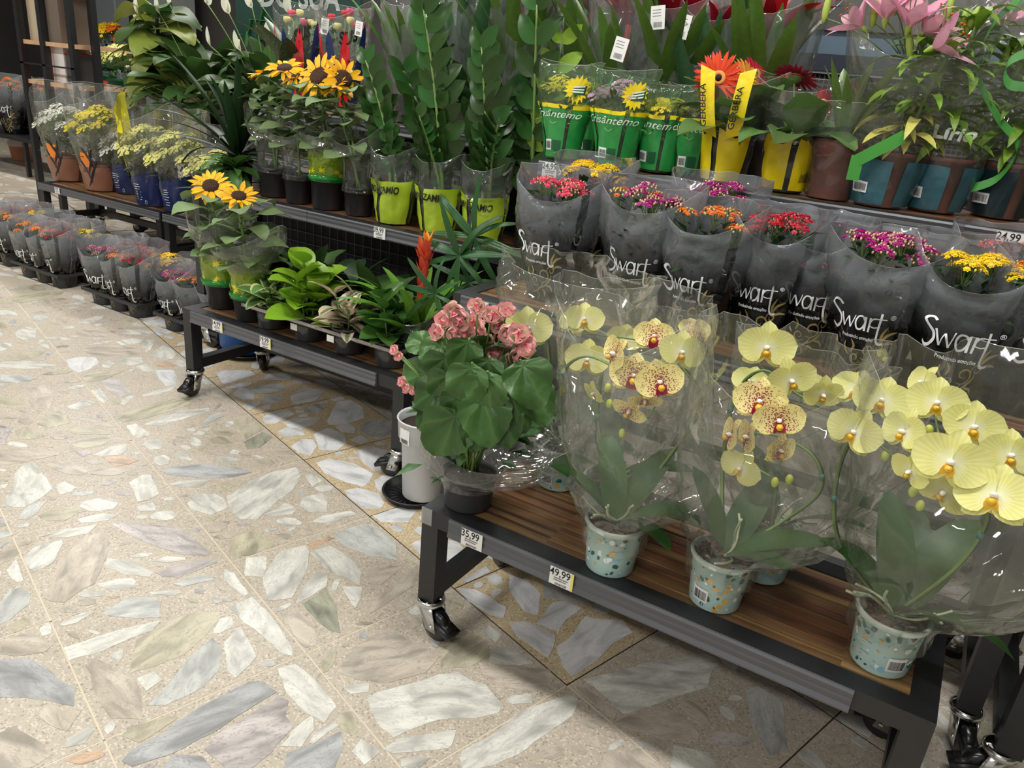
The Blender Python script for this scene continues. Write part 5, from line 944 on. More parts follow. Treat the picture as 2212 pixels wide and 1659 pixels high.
def mini_mum(label, px, py, v, col, seed, th0=-PI/2, h=.27, sun=True, word='Crisântemo'):
    p = atv(px, py, v); t = T('potted_chrysanthemum', label, 'potted flower', (p.x, v, Z3), 'green printed chrysanthemum sleeves'); r = random.Random(seed); pot(t, .052, .044, .10, pot_m)
    bush(t, .075, .11, h-.06, 80, GO, seed, .035, wid=.35)
    for i in range(7): rr = math.sqrt((i+.4)/7)*.085; a = i*2.4+seed; ob('flower_cluster', daisyhead(col, i), t, M=frame((rr*math.cos(a), rr*math.sin(a)*.7, h-.045-rr*rr*4+r.uniform(-.01, .01)), (1, 0, 0), (rr*math.cos(a)*4, rr*math.sin(a)*4-.5, 1), r.uniform(.7, 1)))
    S = sleeve(t, [(.002, .050, .050, 0, 0), (.08, .062, .056, 0, 0), (.15, .082, .066, 0, 0), (.22, .095, .07, 0, 0), (h, .1, .065, 0, 0)], CELLG, 0, .005, seed, top=corner(.01, -.005, .0))
    for a0, a1 in ((th0-.62, th0+.55), (th0+.72, th0+1.7), (th0-1.9, th0-.8)):
        wrap_panel(t, S, a0, a1, .03, .50, greenfoil, 'green_panel', .002); wrap_panel(t, S, a0, a1, .50, .54, bandy, 'yellow_band', .0028, n=8, nv=1)
    M = MB(); puttext(M, word, .03, lambda x, y: S(th0+(x)/.062*.95, .405+y/.28, .0042), shear=.35); ribbon(M, [(-.5, .3), (0, .05), (.5, .3)], .03, None, lambda x, y: S(th0+x*.3, .33+y*.1, .0042)); ob('lettering', M.mesh('lettering', wht2), t)
    M = MB(); M.grid(lambda u, v_: S(th0-.5+u*.45, .10+v_*.085, .004), 4, 1); lb = ob('barcode_sticker', M.mesh('barcode_sticker', paper), t); M = MB(); barcode(M, .36, .055, lambda x, y: S(th0-.275+x, .115+y, .0052), n=12, seed=seed); ob('barcode', M.mesh('barcode', ink), lb)
    M = MB(); M.grid(lambda u, v_: S(th0+.02+u*.42, .10+v_*.085, .004), 4, 1); ob('info_patch', M.mesh('info_patch', dkg), t)
    M = MB()
    for i in range(16): th, tt = r.uniform(-PI, 0), r.uniform(.62, .95); ribbon(M, [(0, 0), (.3*r.choice((-1, 1)), .8), (r.uniform(-.6, .6), 1.7)], .1, .03, lambda a, b: S(th+a*.2, min(.99, tt+b*.06), .0012), n=3)
    ob('sprig_print', M.mesh('sprig_print', arrow_m), t)
    if sun:
        sth, stt = th0+.75, .70; M = MB()
        pts = [S(sth+math.cos(q*PI/16)*(.42 if q % 2 else .30)*1.05, stt+math.sin(q*PI/16)*(.155 if q % 2 else .11), .0025) for q in range(32)]; M.add(pts+[S(sth, stt, .003)], [(q, (q+1) % 32, 32) for q in range(32)]); ob('sun_print', M.mesh('sun_print', sunp), t)
        M = MB(); M.grid(lambda u, v_: S(sth-.12+u*.42, stt-.05+v_*.09, .0042), 4, 2); ob('badge_print', M.mesh('badge_print', dkg), t)
        M = MB(); [M.grid(lambda u, v_: S(sth-.14+u*.38, stt-.03+k*.028+v_*.016, .0052), 4, 1) for k in range(3)]; ob('badge_lettering', M.mesh('badge_lettering', wht2), t)
for a in (('green sleeved yellow chrysanthemum, leftmost on the top shelf beside the dark foliage', 1212, 345, 2.22, 'yellow', 1, -PI/2-.1, .275), ('green sleeved mauve chrysanthemum with a yellow sun printed on its film', 1325, 360, 2.20, 'mauve', 2, -PI/2-.05, .27), ('green sleeved yellow chrysanthemum third from the left, behind the barcode pot', 1418, 368, 2.26, 'yellow', 3, -PI/2-.25, .245, False),
          ('green sleeved pale chrysanthemum partly hidden behind the gerbera wrap', 1492, 375, 2.27, 'cream', 4, -PI/2, .24, False), ('green sleeve in the rear row behind the mauve chrysanthemum', 1275, 330, 2.42, 'yellow', 5, -PI/2, .25, False), ('green sleeve in the rear row behind the third yellow one', 1385, 345, 2.42, 'cream', 6, -PI/2, .26, False)): mini_mum(*a)

# ------------------------------------------------------------------ lilies
PL = G('petal_lily', (236, 172, 196), rough=.5, trl=.25, rnd=.08); anth = mat('anther', (206, 84, 34), .7); teal = mat('sleeve_teal', (50, 92, 102), .3, bump=.5, bscale=12, var=.1, coat=.2); navyteal = mat('sleeve_deep_teal', (18, 44, 50), .3, bump=.5, bscale=12, coat=.2)
ribbon_m = mat('ribbon_green', (72, 158, 62), .3, trl=.2); lilybud = mat('lily_bud', (168, 190, 84), .5, trl=.1); GLi = G('leaf_lily', (124, 160, 58)); GLy = G('leaf_lily_yellow', (186, 180, 92))
lp = [leaf(.085, .028, .9, .7, bend=b_, fold=.15, n=7, k=1, seed=i).mesh('petal', PL) for i, b_ in enumerate((.2, .7))]
def lily_flower(t, P, d, s=1.0, seed=1, m2=None):
    r = random.Random(seed); d = Vector(d).normalized(); x = d.orthogonal().normalized(); y = d.cross(x); M = Matrix((x*s, y*s, d*s)).transposed().to_4x4(); M.translation = Vector(P)-t.location
    b = MB(); b.lathe([(.002, -.012), (.006, 0), (.004, .01)], 8); f = ob('flower', b.mesh('flower', lilybud), t, M=M)
    for q in range(6): az = q*PI/3; tl = .95 if q % 2 else .8; dd = Vector((math.cos(az)*math.cos(tl), math.sin(az)*math.cos(tl), math.sin(tl))); ob('petal', lp[q % 2], f, M=frame(dd*.003, dd, (-math.cos(az), -math.sin(az), .5), r.uniform(.9, 1.05)))
    for q in range(5):
        az = q*1.26; e = Vector((math.cos(az)*.016, math.sin(az)*.016, .06)); b = MB(); b.tube([(0, 0, 0), e*.6, e], .0008, 3); b.ball(e, .003, 5, 3, 1, (.7, 1.6, .7)); ob('stamen', b.mesh('stamen', [stem_m, anth]), f)
def lily(label, px, py, v, flowers, buds, m_, seed, H_=.42, ht=.56, clear=.14, yellow=True, word=False, dirty=False):
    p = atv(px, py, v); t = T('potted_lily', label, 'potted flower', (p.x, v, Z3), 'lilies on the top shelf'); r = random.Random(seed); pot(t, .07, .056, .135, terra_m)
    for s_ in range(3):
        b = Vector((r.uniform(-.025, .025), r.uniform(-.025, .025), .12)); e = Vector((b.x*3+r.uniform(-.03, .03), b.y*2, H_)); c = arc(b, e, (r.uniform(-.02, .02), 0, 0), 8); st_ = ob('stem', MB().tube(c, .005, 6).mesh('stem', stem_m), t)
        for i in range(34):
            k = i/34; q = b.lerp(e, .12+.88*k); a = i*2.4+s_; tl = .15+.6*k; d = Vector((math.cos(a)*math.cos(tl), math.sin(a)*math.cos(tl), math.sin(tl))); ye = yellow and k < .3
            ob('leaf', leafmesh(('ly', ye, i % 2), GLy if ye else GLi, 1.0, .21, .8, .7, bend=1.0+.6*(i % 2), fold=.25, n=7, k=1, seed=i % 2), st_, M=frame(q, d, (0, 0, 1), r.uniform(.09, .14), r.uniform(-.3, .3)))
    for i, (P, d, s) in enumerate(flowers): lily_flower(t, P, d, s, i); c = Vector(P)-t.location; ob('flower_stalk', MB().tube(arc((c.x*.3, c.y*.3, H_-.02), c, (0, 0, .01), 5), .002, 4).mesh('flower_stalk', stem_m), t)
    for P, d in buds: c = Vector(P)-t.location; b = MB(); b.ball((0, 0, 0), .013, 7, 6, 0, (.75, .75, 2.6)); ob('bud', b.mesh('bud', lilybud), t, M=frame(c, Vector(d).orthogonal(), d)); ob('flower_stalk', MB().tube(arc((c.x*.3, c.y*.3, H_-.02), c-Vector((0, 0, .02)), (0, 0, .01), 5), .002, 4).mesh('flower_stalk', stem_m), t)
    S = sleeve(t, [(.002, .062, .062, 0, 0), (.09, .08, .074, 0, 0), (.16, .088, .08, 0, 0), (.26, .12, .1, 0, 0), (.36, .16, .12, 0, 0), (ht, .22, .14, 0, 0)], CELL, 0, .007, seed, top=corner(.09, -.22, .05), nv=26)
    w0 = -PI/2+.45; wrap_panel(t, S, w0-2.4, w0-.18, .015, .27, m_, 'printed_panel', .003, n=14); wrap_panel(t, S, w0+.18, w0+1.6, .015, .27, m_, 'printed_panel', .003)
    M = MB(); M.grid(lambda u, v_: S(w0-1.35+u*.55, .08+v_*.055, .005), 4, 1); lb = ob('barcode_sticker', M.mesh('barcode_sticker', paper), t); M = MB(); barcode(M, .44, .035, lambda x, y: S(w0-1.075+x, .09+y, .0062), n=16, seed=seed); ob('barcode', M.mesh('barcode', ink), lb)
    if word: M = MB(); puttext(M, 'Lírio', .05, lambda x, y: S(-PI/2+.1+x/.1, .44+y/.5, .006), bold=.03, shear=.1); ob('lettering', M.mesh('lettering', wht2), t)
    return t, S
t, S = lily('pink lily in a teal sleeve with a flat green ribbon stuck on the front', 1893, 445, 2.24, [(A(1912, 45, 2.18), (-.1, -.2, 1), 1.35), (A(1962, 62, 2.18), (.15, -.3, 1), 1.35), (A(1865, 62, 2.2), (-.8, -.2, .6), 1.05), (A(2010, 105, 2.17), (.9, -.2, .55), 1.25), (A(1990, 75, 2.2), (.6, -.1, .8), 1.15), (A(1935, 22, 2.24), (0, 0, 1), 1.1)],
            [(A(1965, 100, 2.2), (.3, 0, -1)), (A(1888, 28, 2.2), (-.1, 0, 1)), (A(1785, 20, 2.26), (0, 0, 1))], teal, 2, H_=.38)
M = MB(); M.grid(lambda u, v: Vector((-.075+.10*v+.012*u, -.095-.006*math.sin(v*5), .115+.075*v-.028*u)), 3, 8); M.grid(lambda u, v: Vector((-.075+.03*u, -.098, .12-.06*v)), 3, 4); ob('ribbon_bow', M.mesh('ribbon_bow', ribbon_m), t)
lily('green lily in the second teal sleeve, white flower name printed on its film', 2010, 452, 2.31, [], [(A(2100, 45, 2.3), (.2, 0, 1)), (A(2080, 50, 2.3), (0, 0, 1)), (A(2050, 20, 2.34), (0, 0, 1))], teal, 3, H_=.46, word=True, yellow=False)
t, S = lily('lily in the darkest teal sleeve with a curled green ribbon, at the right edge', 2150, 462, 2.40, [(A(2165, 60, 2.42), (.2, -.3, 1), .9)], [(A(2170, 130, 2.36), (0, 0, 1)), (A(2190, 125, 2.36), (.2, 0, 1)), (A(2205, 140, 2.36), (.3, 0, 1))], navyteal, 4, H_=.40, yellow=False)
c = crom([(-.05, -.11, .52), (-.12, -.13, .45), (-.13, -.13, .34), (-.06, -.12, .24), (0, -.115, .18), (-.02, -.11, .1), (-.09, -.1, .06)], 6); M = MB(); M.add([p+Vector((0, s*.002, s*.011)) for p in c for s in (-1, 1)], [(2*i, 2*i+2, 2*i+3, 2*i+1) for i in range(len(c)-1)])
c = crom([(0, -.13, .40), (-.07, -.14, .36), (-.05, -.14, .31), (.05, -.14, .33), (.1, -.13, .4)], 6); M.add([p+Vector((0, s*.002, s*.011)) for p in c for s in (-1, 1)], [(2*i, 2*i+2, 2*i+3, 2*i+1) for i in range(len(c)-1)]); ob('ribbon_bow', M.mesh('ribbon_bow', ribbon_m), t)
t = T('flower_pot', 'plain terracotta pot wrapped in film between the yellow wrap and the teal sleeve', 'plant pot', tuple(atv(1790, 415, 2.24))[:2]+(Z3,)); pot(t, .066, .054, .15, terra_m, rim=.03); sleeve(t, [(.002, .057, .057, 0, 0), (.1, .07, .07, 0, 0), (.17, .074, .074, 0, 0), (.24, .08, .07, 0, 0)], CELL, 0, .005, 61); fan(t, 'terr', GO, 9, (0, 0, .14), (.2, .3), .12, (.9, 1.4), 5, bend=.5)

# ------------------------------------------------------------------ the low middle stand: peperomias, bromeliad, palm
def varieg(name, mid_, edge, blot=0):
    m_, nt, out = nm(name); L = nt.links; b = prin(nt, out, (1, 1, 1, 1), .3); uv = N(nt, 'UVMap'); sx = N(nt, 'SeparateXYZ'); L.new(uv.outputs[0], sx.inputs[0])
    a = N(nt, 'Math', operation='SUBTRACT', n1=.5); L.new(sx.outputs[0], a.inputs[0]); ab = N(nt, 'Math', operation='ABSOLUTE'); L.new(a.outputs[0], ab.inputs[0])
    tc = N(nt, 'TexCoord'); no = N(nt, 'TexNoise', i_Scale=6, i_Detail=3); L.new(tc.outputs['Object'], no.inputs['Vector']); ma = N(nt, 'Math', operation='MULTIPLY_ADD', n1=.5 if blot else .16); L.new(no.outputs[0], ma.inputs[0]); L.new(ab.outputs[0], ma.inputs[2])
    rp = ramp(nt, [(0, s2l(mid_)), (.40, s2l([x*1.15 for x in mid_])), (.46, s2l(edge)), (1, s2l(edge))], ma.outputs[0]); L.new(rp.outputs[0], b.inputs['Base Color'])
    tl = N(nt, 'BsdfTranslucent'); L.new(rp.outputs[0], tl.inputs[0]); ms = N(nt, 'MixShader', n0=.12); L.new(b.outputs[0], ms.inputs[1]); L.new(tl.outputs[0], ms.inputs[2]); L.new(ms.outputs[0], out.inputs[0]); return m_
V1 = varieg('leaf_white_edged', (84, 118, 66), (192, 200, 132)); V2 = varieg('leaf_pink_cream', (92, 108, 72), (206, 186, 160), 1); V3 = G('leaf_lime_pep', (124, 166, 44), rough=.3); V4 = G('leaf_round_green', (66, 106, 44), rough=.26)
ct = T('clear_tray', 'clear plastic carry tray clasping the four small peperomia pots', 'plant tray', (-1.86, 1.925, Z1)); clearp = film('clear_tray_film', (235, 238, 240), .04, bump=.2, gloss=1.6)
for i in range(4):
    M = MB(); M.lathe([(.05, .003), (.056, .055), (.060, .075), (.066, .077)], 24, c=((i-1.5)*.19, 0, 0)); ob('cup', M.mesh('cup', clearp), ct)
M = MB(); M.box((-.37, -.068, .072), (.37, -.063, .084)); M.box((-.37, .063, .072), (.37, .068, .084)); [M.box((x-.003, -.066, .07), (x+.003, .066, .084)) for x in (-.37, -.19, 0, .19, .37)]; ob('rim', M.mesh('rim', clearp, False), ct)
M = MB(); [M.box((x-.016, -.0695, .045), (x+.016, -.0685, .068)) for x in (-.10, .075)]; ob('label_sticker', M.mesh('label_sticker', paper, False), ct)
PEP = [('peperomia with white edged leaves, first pot in the clear tray', V1, -.285, 40, .07, .5, 1.3, .20), ('peperomia with tall lime green rounded leaves in the clear tray', V3, -.095, 26, .075, .8, .7, .32), ('peperomia with pink and cream blotched leaves in the clear tray', V2, .095, 24, .07, .42, .8, .25), ('peperomia with round mid green leaves, last pot in the clear tray', V4, .285, 26, .062, .75, .6, .27)]
for k, (lb, m_, dx, n, L_, wd, bn, ht) in enumerate(PEP):
    t = T('peperomia', lb, 'potted plant', (-1.86+dx, 1.925, Z1+.004)); pot(t, .062, .046, .09, pot_m, rim=.006); r = random.Random(k+3)
    me = [uvleaf(1, wd, p=.85, q=.6, bend=bn*(.5+.5*j), fold=.2, n=7, k=3, cup=-.1, seed=j).mesh('leaf', m_) for j in range(2)]
    for s_ in range(4 if k else 6):
        a = s_*1.7+k; e = Vector((math.cos(a)*.05*(2 if k == 0 else 1), math.sin(a)*.045, ht*1.1*r.uniform(.7, 1)-.05)); c = arc((math.cos(a)*.015, math.sin(a)*.015, .07), e, (0, 0, .0), 6); st_ = ob('stem', MB().tube(c, .0028, 5).mesh('stem', stem_m), t); q = n//(4 if k else 6)+1
        for i in range(q):
            f_ = (i+.6)/q; b = c[0].lerp(c[-1], f_); az = i*2.5+a; tl = r.uniform(.0, .5)+f_*.6; d = Vector((math.cos(az)*math.cos(tl), math.sin(az)*math.cos(tl), math.sin(tl)))
            ob('leaf', me[i % 2], st_, M=frame(b, d, (0, 0, 1), 1.4*L_*r.uniform(.8, 1.35)*(1.15-.3*f_), r.uniform(-.3, .3)))
# guzmania bromeliad with its red spike
t = T('bromeliad', 'bromeliad with a red and orange flower spike on the low middle stand', 'potted plant', (-1.53, 2.0, Z1)); pot(t, .06, .05, .10, pot_m)
fan(t, 'brom', G('leaf_bromeliad', (92, 138, 46), rough=.3), 16, (0, 0, .09), (.24, .38), .16, (.6, 1.25), 3, p=.45, q=.5, bend=.9, fold=.3, n=10, k=2)
pk = A(926, 488, 1.97)-t.location; rb = varieg('bract_red', (214, 60, 52), (222, 84, 58)); ob_ = G('bract_orange', (240, 150, 50), rough=.4); M = MB().tube(arc((0, 0, .1), pk-Vector((0, 0, .05)), (.005, 0, 0), 8), .009, 8); sp_ = ob('flower_spike', M.mesh('flower_spike', mat('spike_red', (206, 62, 56), .45)), t)
for i in range(38):
    k = i/38; a = i*2.4; q = Vector((0, 0, .1)).lerp(pk-Vector((0, 0, .05)), .2+.8*k); tl = 1.3-.55*k if k < .84 else 1.05; d = Vector((math.cos(a)*math.cos(tl), math.sin(a)*math.cos(tl), math.sin(tl)))
    ob('bract', leafmesh(('br', k > .84), ob_ if k > .84 else rb, 1, .36, .7, .6, bend=-.3, fold=.3, n=6, k=1), sp_, M=frame(q, d, (0, 0, 1), .045+.04*k if k < .84 else .055, 0))
S = sleeve(t, [(.08, .066, .066, 0, 0), (.13, .08, .07, 0, 0), (.2, .11, .08, 0, 0)], CELL, 0, .01, 12, top=corner(.03))
# lady palm: fans of pleated straps
t = T('lady_palm', 'lady palm with fans of dark pleated straps beside the bromeliad', 'potted plant', (-1.40, 2.10, Z1+.001)); t.location.x = -1.52; t.location.y = 2.15; pot(t, .06, .052, .11, pot_m); gp = G('leaf_palm', (44, 84, 42), rough=.34)
for k, (x, y, v, s_) in enumerate(((940, 634, 1.93, .16), (992, 552, 2.0, .2), (1025, 512, 2.02, .22), (1015, 610, 2.08, .16))):
    c = A(x, y, v)-t.location; st_ = ob('stem', MB().tube(arc((0, 0, .1), c, (0, .02, .01), 8), .0026, 5).mesh('stem', stemd_m), t)
    for i in range(7):
        a = -2.5+i*.86+k*.4; d = Vector((math.sin(a)*.9, -.25, math.cos(a)*.75+.12)); ob('leaf', leafmesh(('palm', i % 2), gp, 1, .13, .6, .42, bend=.5+.6*(i % 2), fold=0, n=8, k=4, ff=.03), st_, M=frame(c, d, (0, -1, .6), s_*RND.uniform(.75, 1.1), RND.uniform(-.3, .3)))
# strap-leaved offsets over the tray and dark foliage behind it
t = T('spider_plant', 'narrow strap leaved plant leaning over the last peperomia', 'potted plant', (-1.68, 2.10, Z1)); pot(t, .055, .046, .1, pot_m); fan(t, 'spid', GO, 14, (0, 0, .1), (.16, .28), .06, (.3, 1.2), 9, p=.5, q=.5, bend=1.2, fold=.3, n=9, k=1, azr=(-2.9, .2))
for k, (x, y, m_, lb) in enumerate(((-2.36, 2.13, GD, 'dark broad leaved plant behind the second sunflower'), (-2.17, 2.13, GM, 'green broad leaved plant behind the white edged peperomia'), (-1.99, 2.13, GD, 'dark glossy leaved plant behind the lime peperomia'), (-1.81, 2.13, GD, 'dark glossy leaved plant behind the pink blotched peperomia'))):
    t = T('foliage_plant', lb, 'potted plant', (x, y, Z1)); pot(t, .055, .046, .1, pot_m); fan(t, ('bk', k % 2), m_, 16, (0, 0, .1), (.14, .26), .42, (.3, 1.3), k+20, p=.8, q=.7, bend=.8, fold=.15, n=8, k=2, name='leaf')
# blue bin, white pot on a saucer and a little clear film at the caster
M = MB(); M.lathe([(.0, .012), (.108, .01), (.11, .0), (.112, .02), (.128, .3), (.134, .3), (.134, .312), (.126, .312), (.12, .03), (0, .02)], 32); t = T('bin', 'blue plastic bin standing under the low middle stand', 'bin', (-2.47, 2.05, .018)); t.location = at(512, 768)+Vector((0, .06, .018)); t.location.z = .018; ob('body', M.mesh('body', mat('bin_blue', (28, 92, 176), .4)), t)
def saucer(label, x, y, R_): M = MB(); M.lathe([(0, .002), (R_*.85, .002), (R_*.9, .0), (R_, .018), (R_+.004, .02), (R_+.002, .024), (R_-.004, .022), (R_*.86, .006), (0, .005)]+[], 36); t = T('saucer', label, 'saucer', (x, y, 0)); ob('dish', M.mesh('dish', bplast), t); M = MB(); [M.tube([(math.cos(a)*R_*.3, math.sin(a)*R_*.3, .0055), (math.cos(a)*R_*.8, math.sin(a)*R_*.8, .0055)], .0015, 4) for a in [q*PI/12 for q in range(24)]]; o = ob('ribs', M.mesh('ribs', bplast), t); o['kind'] = 'stuff'
bq = at(512, 768)+Vector((0, .06, 0)); saucer('black ribbed saucer beneath the blue bin', bq.x, bq.y, .13); wp = at(912, 1082); saucer('black ribbed saucer under the tall white pot', wp.x-.045, wp.y+.01, .10)
t = T('white_pot', 'tall white plastic pot with soil between the two low stands', 'plant pot', (wp.x-.005, wp.y+.0, .026)); wm = mat('pot_white', (214, 216, 218), .35, trl=.1); M = MB(); M.lathe([(0, .002), (.06, .0), (.062, .004), (.072, .205), (.082, .21), (.086, .27), (.089, .272), (.086, .276), (.081, .27), (.078, .24)], 32); ob('pot', M.mesh('pot', wm), t)
ob('soil', MB().lathe([(0, .25), (.079, .245)], 24).mesh('soil', soil_m), t); M = MB(); M.grid(lambda u, v: Vector((.0855*math.cos(-2.0+u*.5), .0855*math.sin(-2.0+u*.5), .205+v*.05)), 6, 1); lb = ob('label_sticker', M.mesh('label_sticker', paper), t); M = MB(); barcode(M, .36, .014, lambda a, b: Vector((.0862*math.cos(-1.75+a), .0862*math.sin(-1.75+a), .208+b)), n=12); ob('barcode', M.mesh('barcode', ink), lb)

# ------------------------------------------------------------------ lime sleeved zamioculcas on the upper middle shelf
limes = mat('sleeve_lime', (160, 184, 44), .3, bump=.5, bscale=14, var=.06, coat=.2)
def zz_stem(t, base, tip, sag, L_, seed, n=9, m_=GZ, twist=0.0, side=None):
    r = random.Random(seed); c = arc(base, tip, sag, 12); st_ = ob('stem', MB().tube(c, [.008-.005*i/12 for i in range(13)], 7).mesh('stem', stem_m if m_ is not GD else stemd_m), t)
    sd_ = Vector(side) if side else Vector((1, -.25, 0)); sd_ = Matrix.Rotation(twist, 3, 'Z')@sd_
    for i in range(n):
        f_ = .26+.72*i/(n-1); q = c[min(11, int(f_*12))].lerp(c[min(12, int(f_*12)+1)], f_*12 % 1); ax = (c[-1]-c[0]).normalized()
        for s in (-1, 1):
            d = (sd_*s+ax*(.55+.5*f_)).normalized(); ob('leaf', leafmesh(('zz', m_.name, (i+(s > 0)) % 3), m_, 1, .5, .85, .7, bend=.2+.2*((i+(s > 0)) % 3), fold=.16, n=7, k=2, seed=i % 3), st_, M=frame(q, d, Vector((s*.15, -1, .3)), 1.2*L_*r.uniform(.8, 1.1)*(1-.28*abs(f_-.55)), s*r.uniform(0, .5)))
def zamio(label, x, y, stems_, seed, lime=True, z=Z2, word=True, h=.12):
    t = T('zamioculcas', label, 'potted plant', (x, y, z)); pot(t, .068, .056, h, pot_m)
    for k, (tx, ty, tv, L_, tw) in enumerate(stems_): tip = A(tx, ty, tv)-t.location; zz_stem(t, Vector((.02*math.cos(k*2.4), .02*math.sin(k*2.4), h-.03)), tip, Vector((-tip.x*.18, 0, .0)), L_, seed*7+k, twist=tw, n=9)
    S = sleeve(t, [(.002, .059, .059, 0, 0), (.06, .07, .066, 0, 0), (h+.02, .078, .074, 0, 0), (h+.07, .085, .08, 0, 0), (h+.15, .09, .075, 0, 0)], CELLB if seed % 2 else CELL, 0, .008, seed+60, top=corner(.02, -.02, .02))
    w0 = -PI/2-.25; wrap_panel(t, S, w0+.13, w0+1.7, .02, .62, limes, 'lime_panel', .003, n=12); wrap_panel(t, S, w0-1.5, w0-.13, .02, .62, limes, 'lime_panel', .003); wrap_panel(t, S, w0+1.9, w0+3.4, .02, .62, limes, 'lime_panel', .003)
    M = MB(); puttext(M, 'ZAMIO', .022, lambda a, b: S(w0+.62+a/.072, .43+b/.19, .008), bold=.03, shear=.15); puttext(M, 'ZAMIO', .022, lambda a, b: S(w0-.62+a/.072, .43+b/.19, .008), bold=.03, shear=.15); ob('lettering', M.mesh('lettering', ink), t)
    M = MB(); [M.add([S(w0-.9, .08+.03*k, .0045), S(w0-.9+.3-.05*(k % 3), .08+.03*k, .0045), S(w0-.9+.3-.05*(k % 3), .085+.03*k, .0045), S(w0-.9, .085+.03*k, .0045)], [(0, 1, 2, 3)]) for k in range(6)]; ob('small_print', M.mesh('small_print', ink), t)
zamio('lime sleeved foliage plant with readable black name, left of three', -1.925, 2.34, [(790, 130, 2.30, .095, 0), (800, 220, 2.36, .09, 1.2), (835, 210, 2.3, .08, -.6)], 1)
zamio('lime sleeved foliage plant with the tallest broad leafed stem', -1.72, 2.35, [(915, 20, 2.32, .115, .2), (960, 130, 2.38, .10, -.8), (870, 150, 2.42, .10, 1), (905, 250, 2.28, .09, 2)], 2)
zamio('lime sleeved foliage plant with a drooping feathered stem, right of three', -1.52, 2.36, [(1040, 100, 2.30, .11, 0), (1090, 200, 2.36, .10, .7), (1000, 180, 2.44, .10, -1), (1075, 270, 2.3, .09, 1.4)], 3)
t = T('foliage_plant', 'glossy leaved branch rising before the green sleeves, right of the feathered stems', 'potted plant', (-1.36, 2.42, Z2)); pot(t, .06, .052, .12, pot_m)
for k, (tx, ty, L_) in enumerate(((1160, 10, .11), (1215, 85, .085), (1150, 160, .09), (1155, 260, .085))): tip = A(tx, ty, 2.3+.04*k)-t.location; zz_stem(t, Vector((0, 0, .1)), tip, Vector((.0, 0, 0)), L_, 90+k, n=6 if k < 2 else 7, m_=GZ if k != 1 else GL, twist=.3*k)
# dark strap-leaved dracaena at the left end of the upper middle shelf
t = T('dracaena', 'dracaena with long dark strap leaves spreading over the white chrysanthemums', 'potted plant', (-2.87, 2.40, Z2)); pot(t, .068, .056, .12, pot_m)
fan(t, 'drac', GD, 30, (0, 0, .13), (.32, .5), .085, (.15, 1.4), 4, p=.5, q=.5, bend=.75, fold=.3, n=10, k=1); fan(t, 'dr2', GM, 12, (0, 0, .11), (.12, .2), .3, (-.2, .6), 8, p=.7, q=.7, bend=.9, fold=.2, n=8)
t = T('foliage_plant', 'low leafy plant hanging over the upper middle shelf beside the dracaena', 'potted plant', (-2.75, 2.30, Z2)); t.location.x = -2.77; pot(t, .05, .042, .09, pot_m); fan(t, 'dr3', G('leaf_fern', (70, 110, 48)), 20, (0, 0, .09), (.12, .2), .3, (-.4, 1.0), 18, p=.7, q=.7, bend=1.1, fold=.2, n=8, azr=(-3.1, .3))

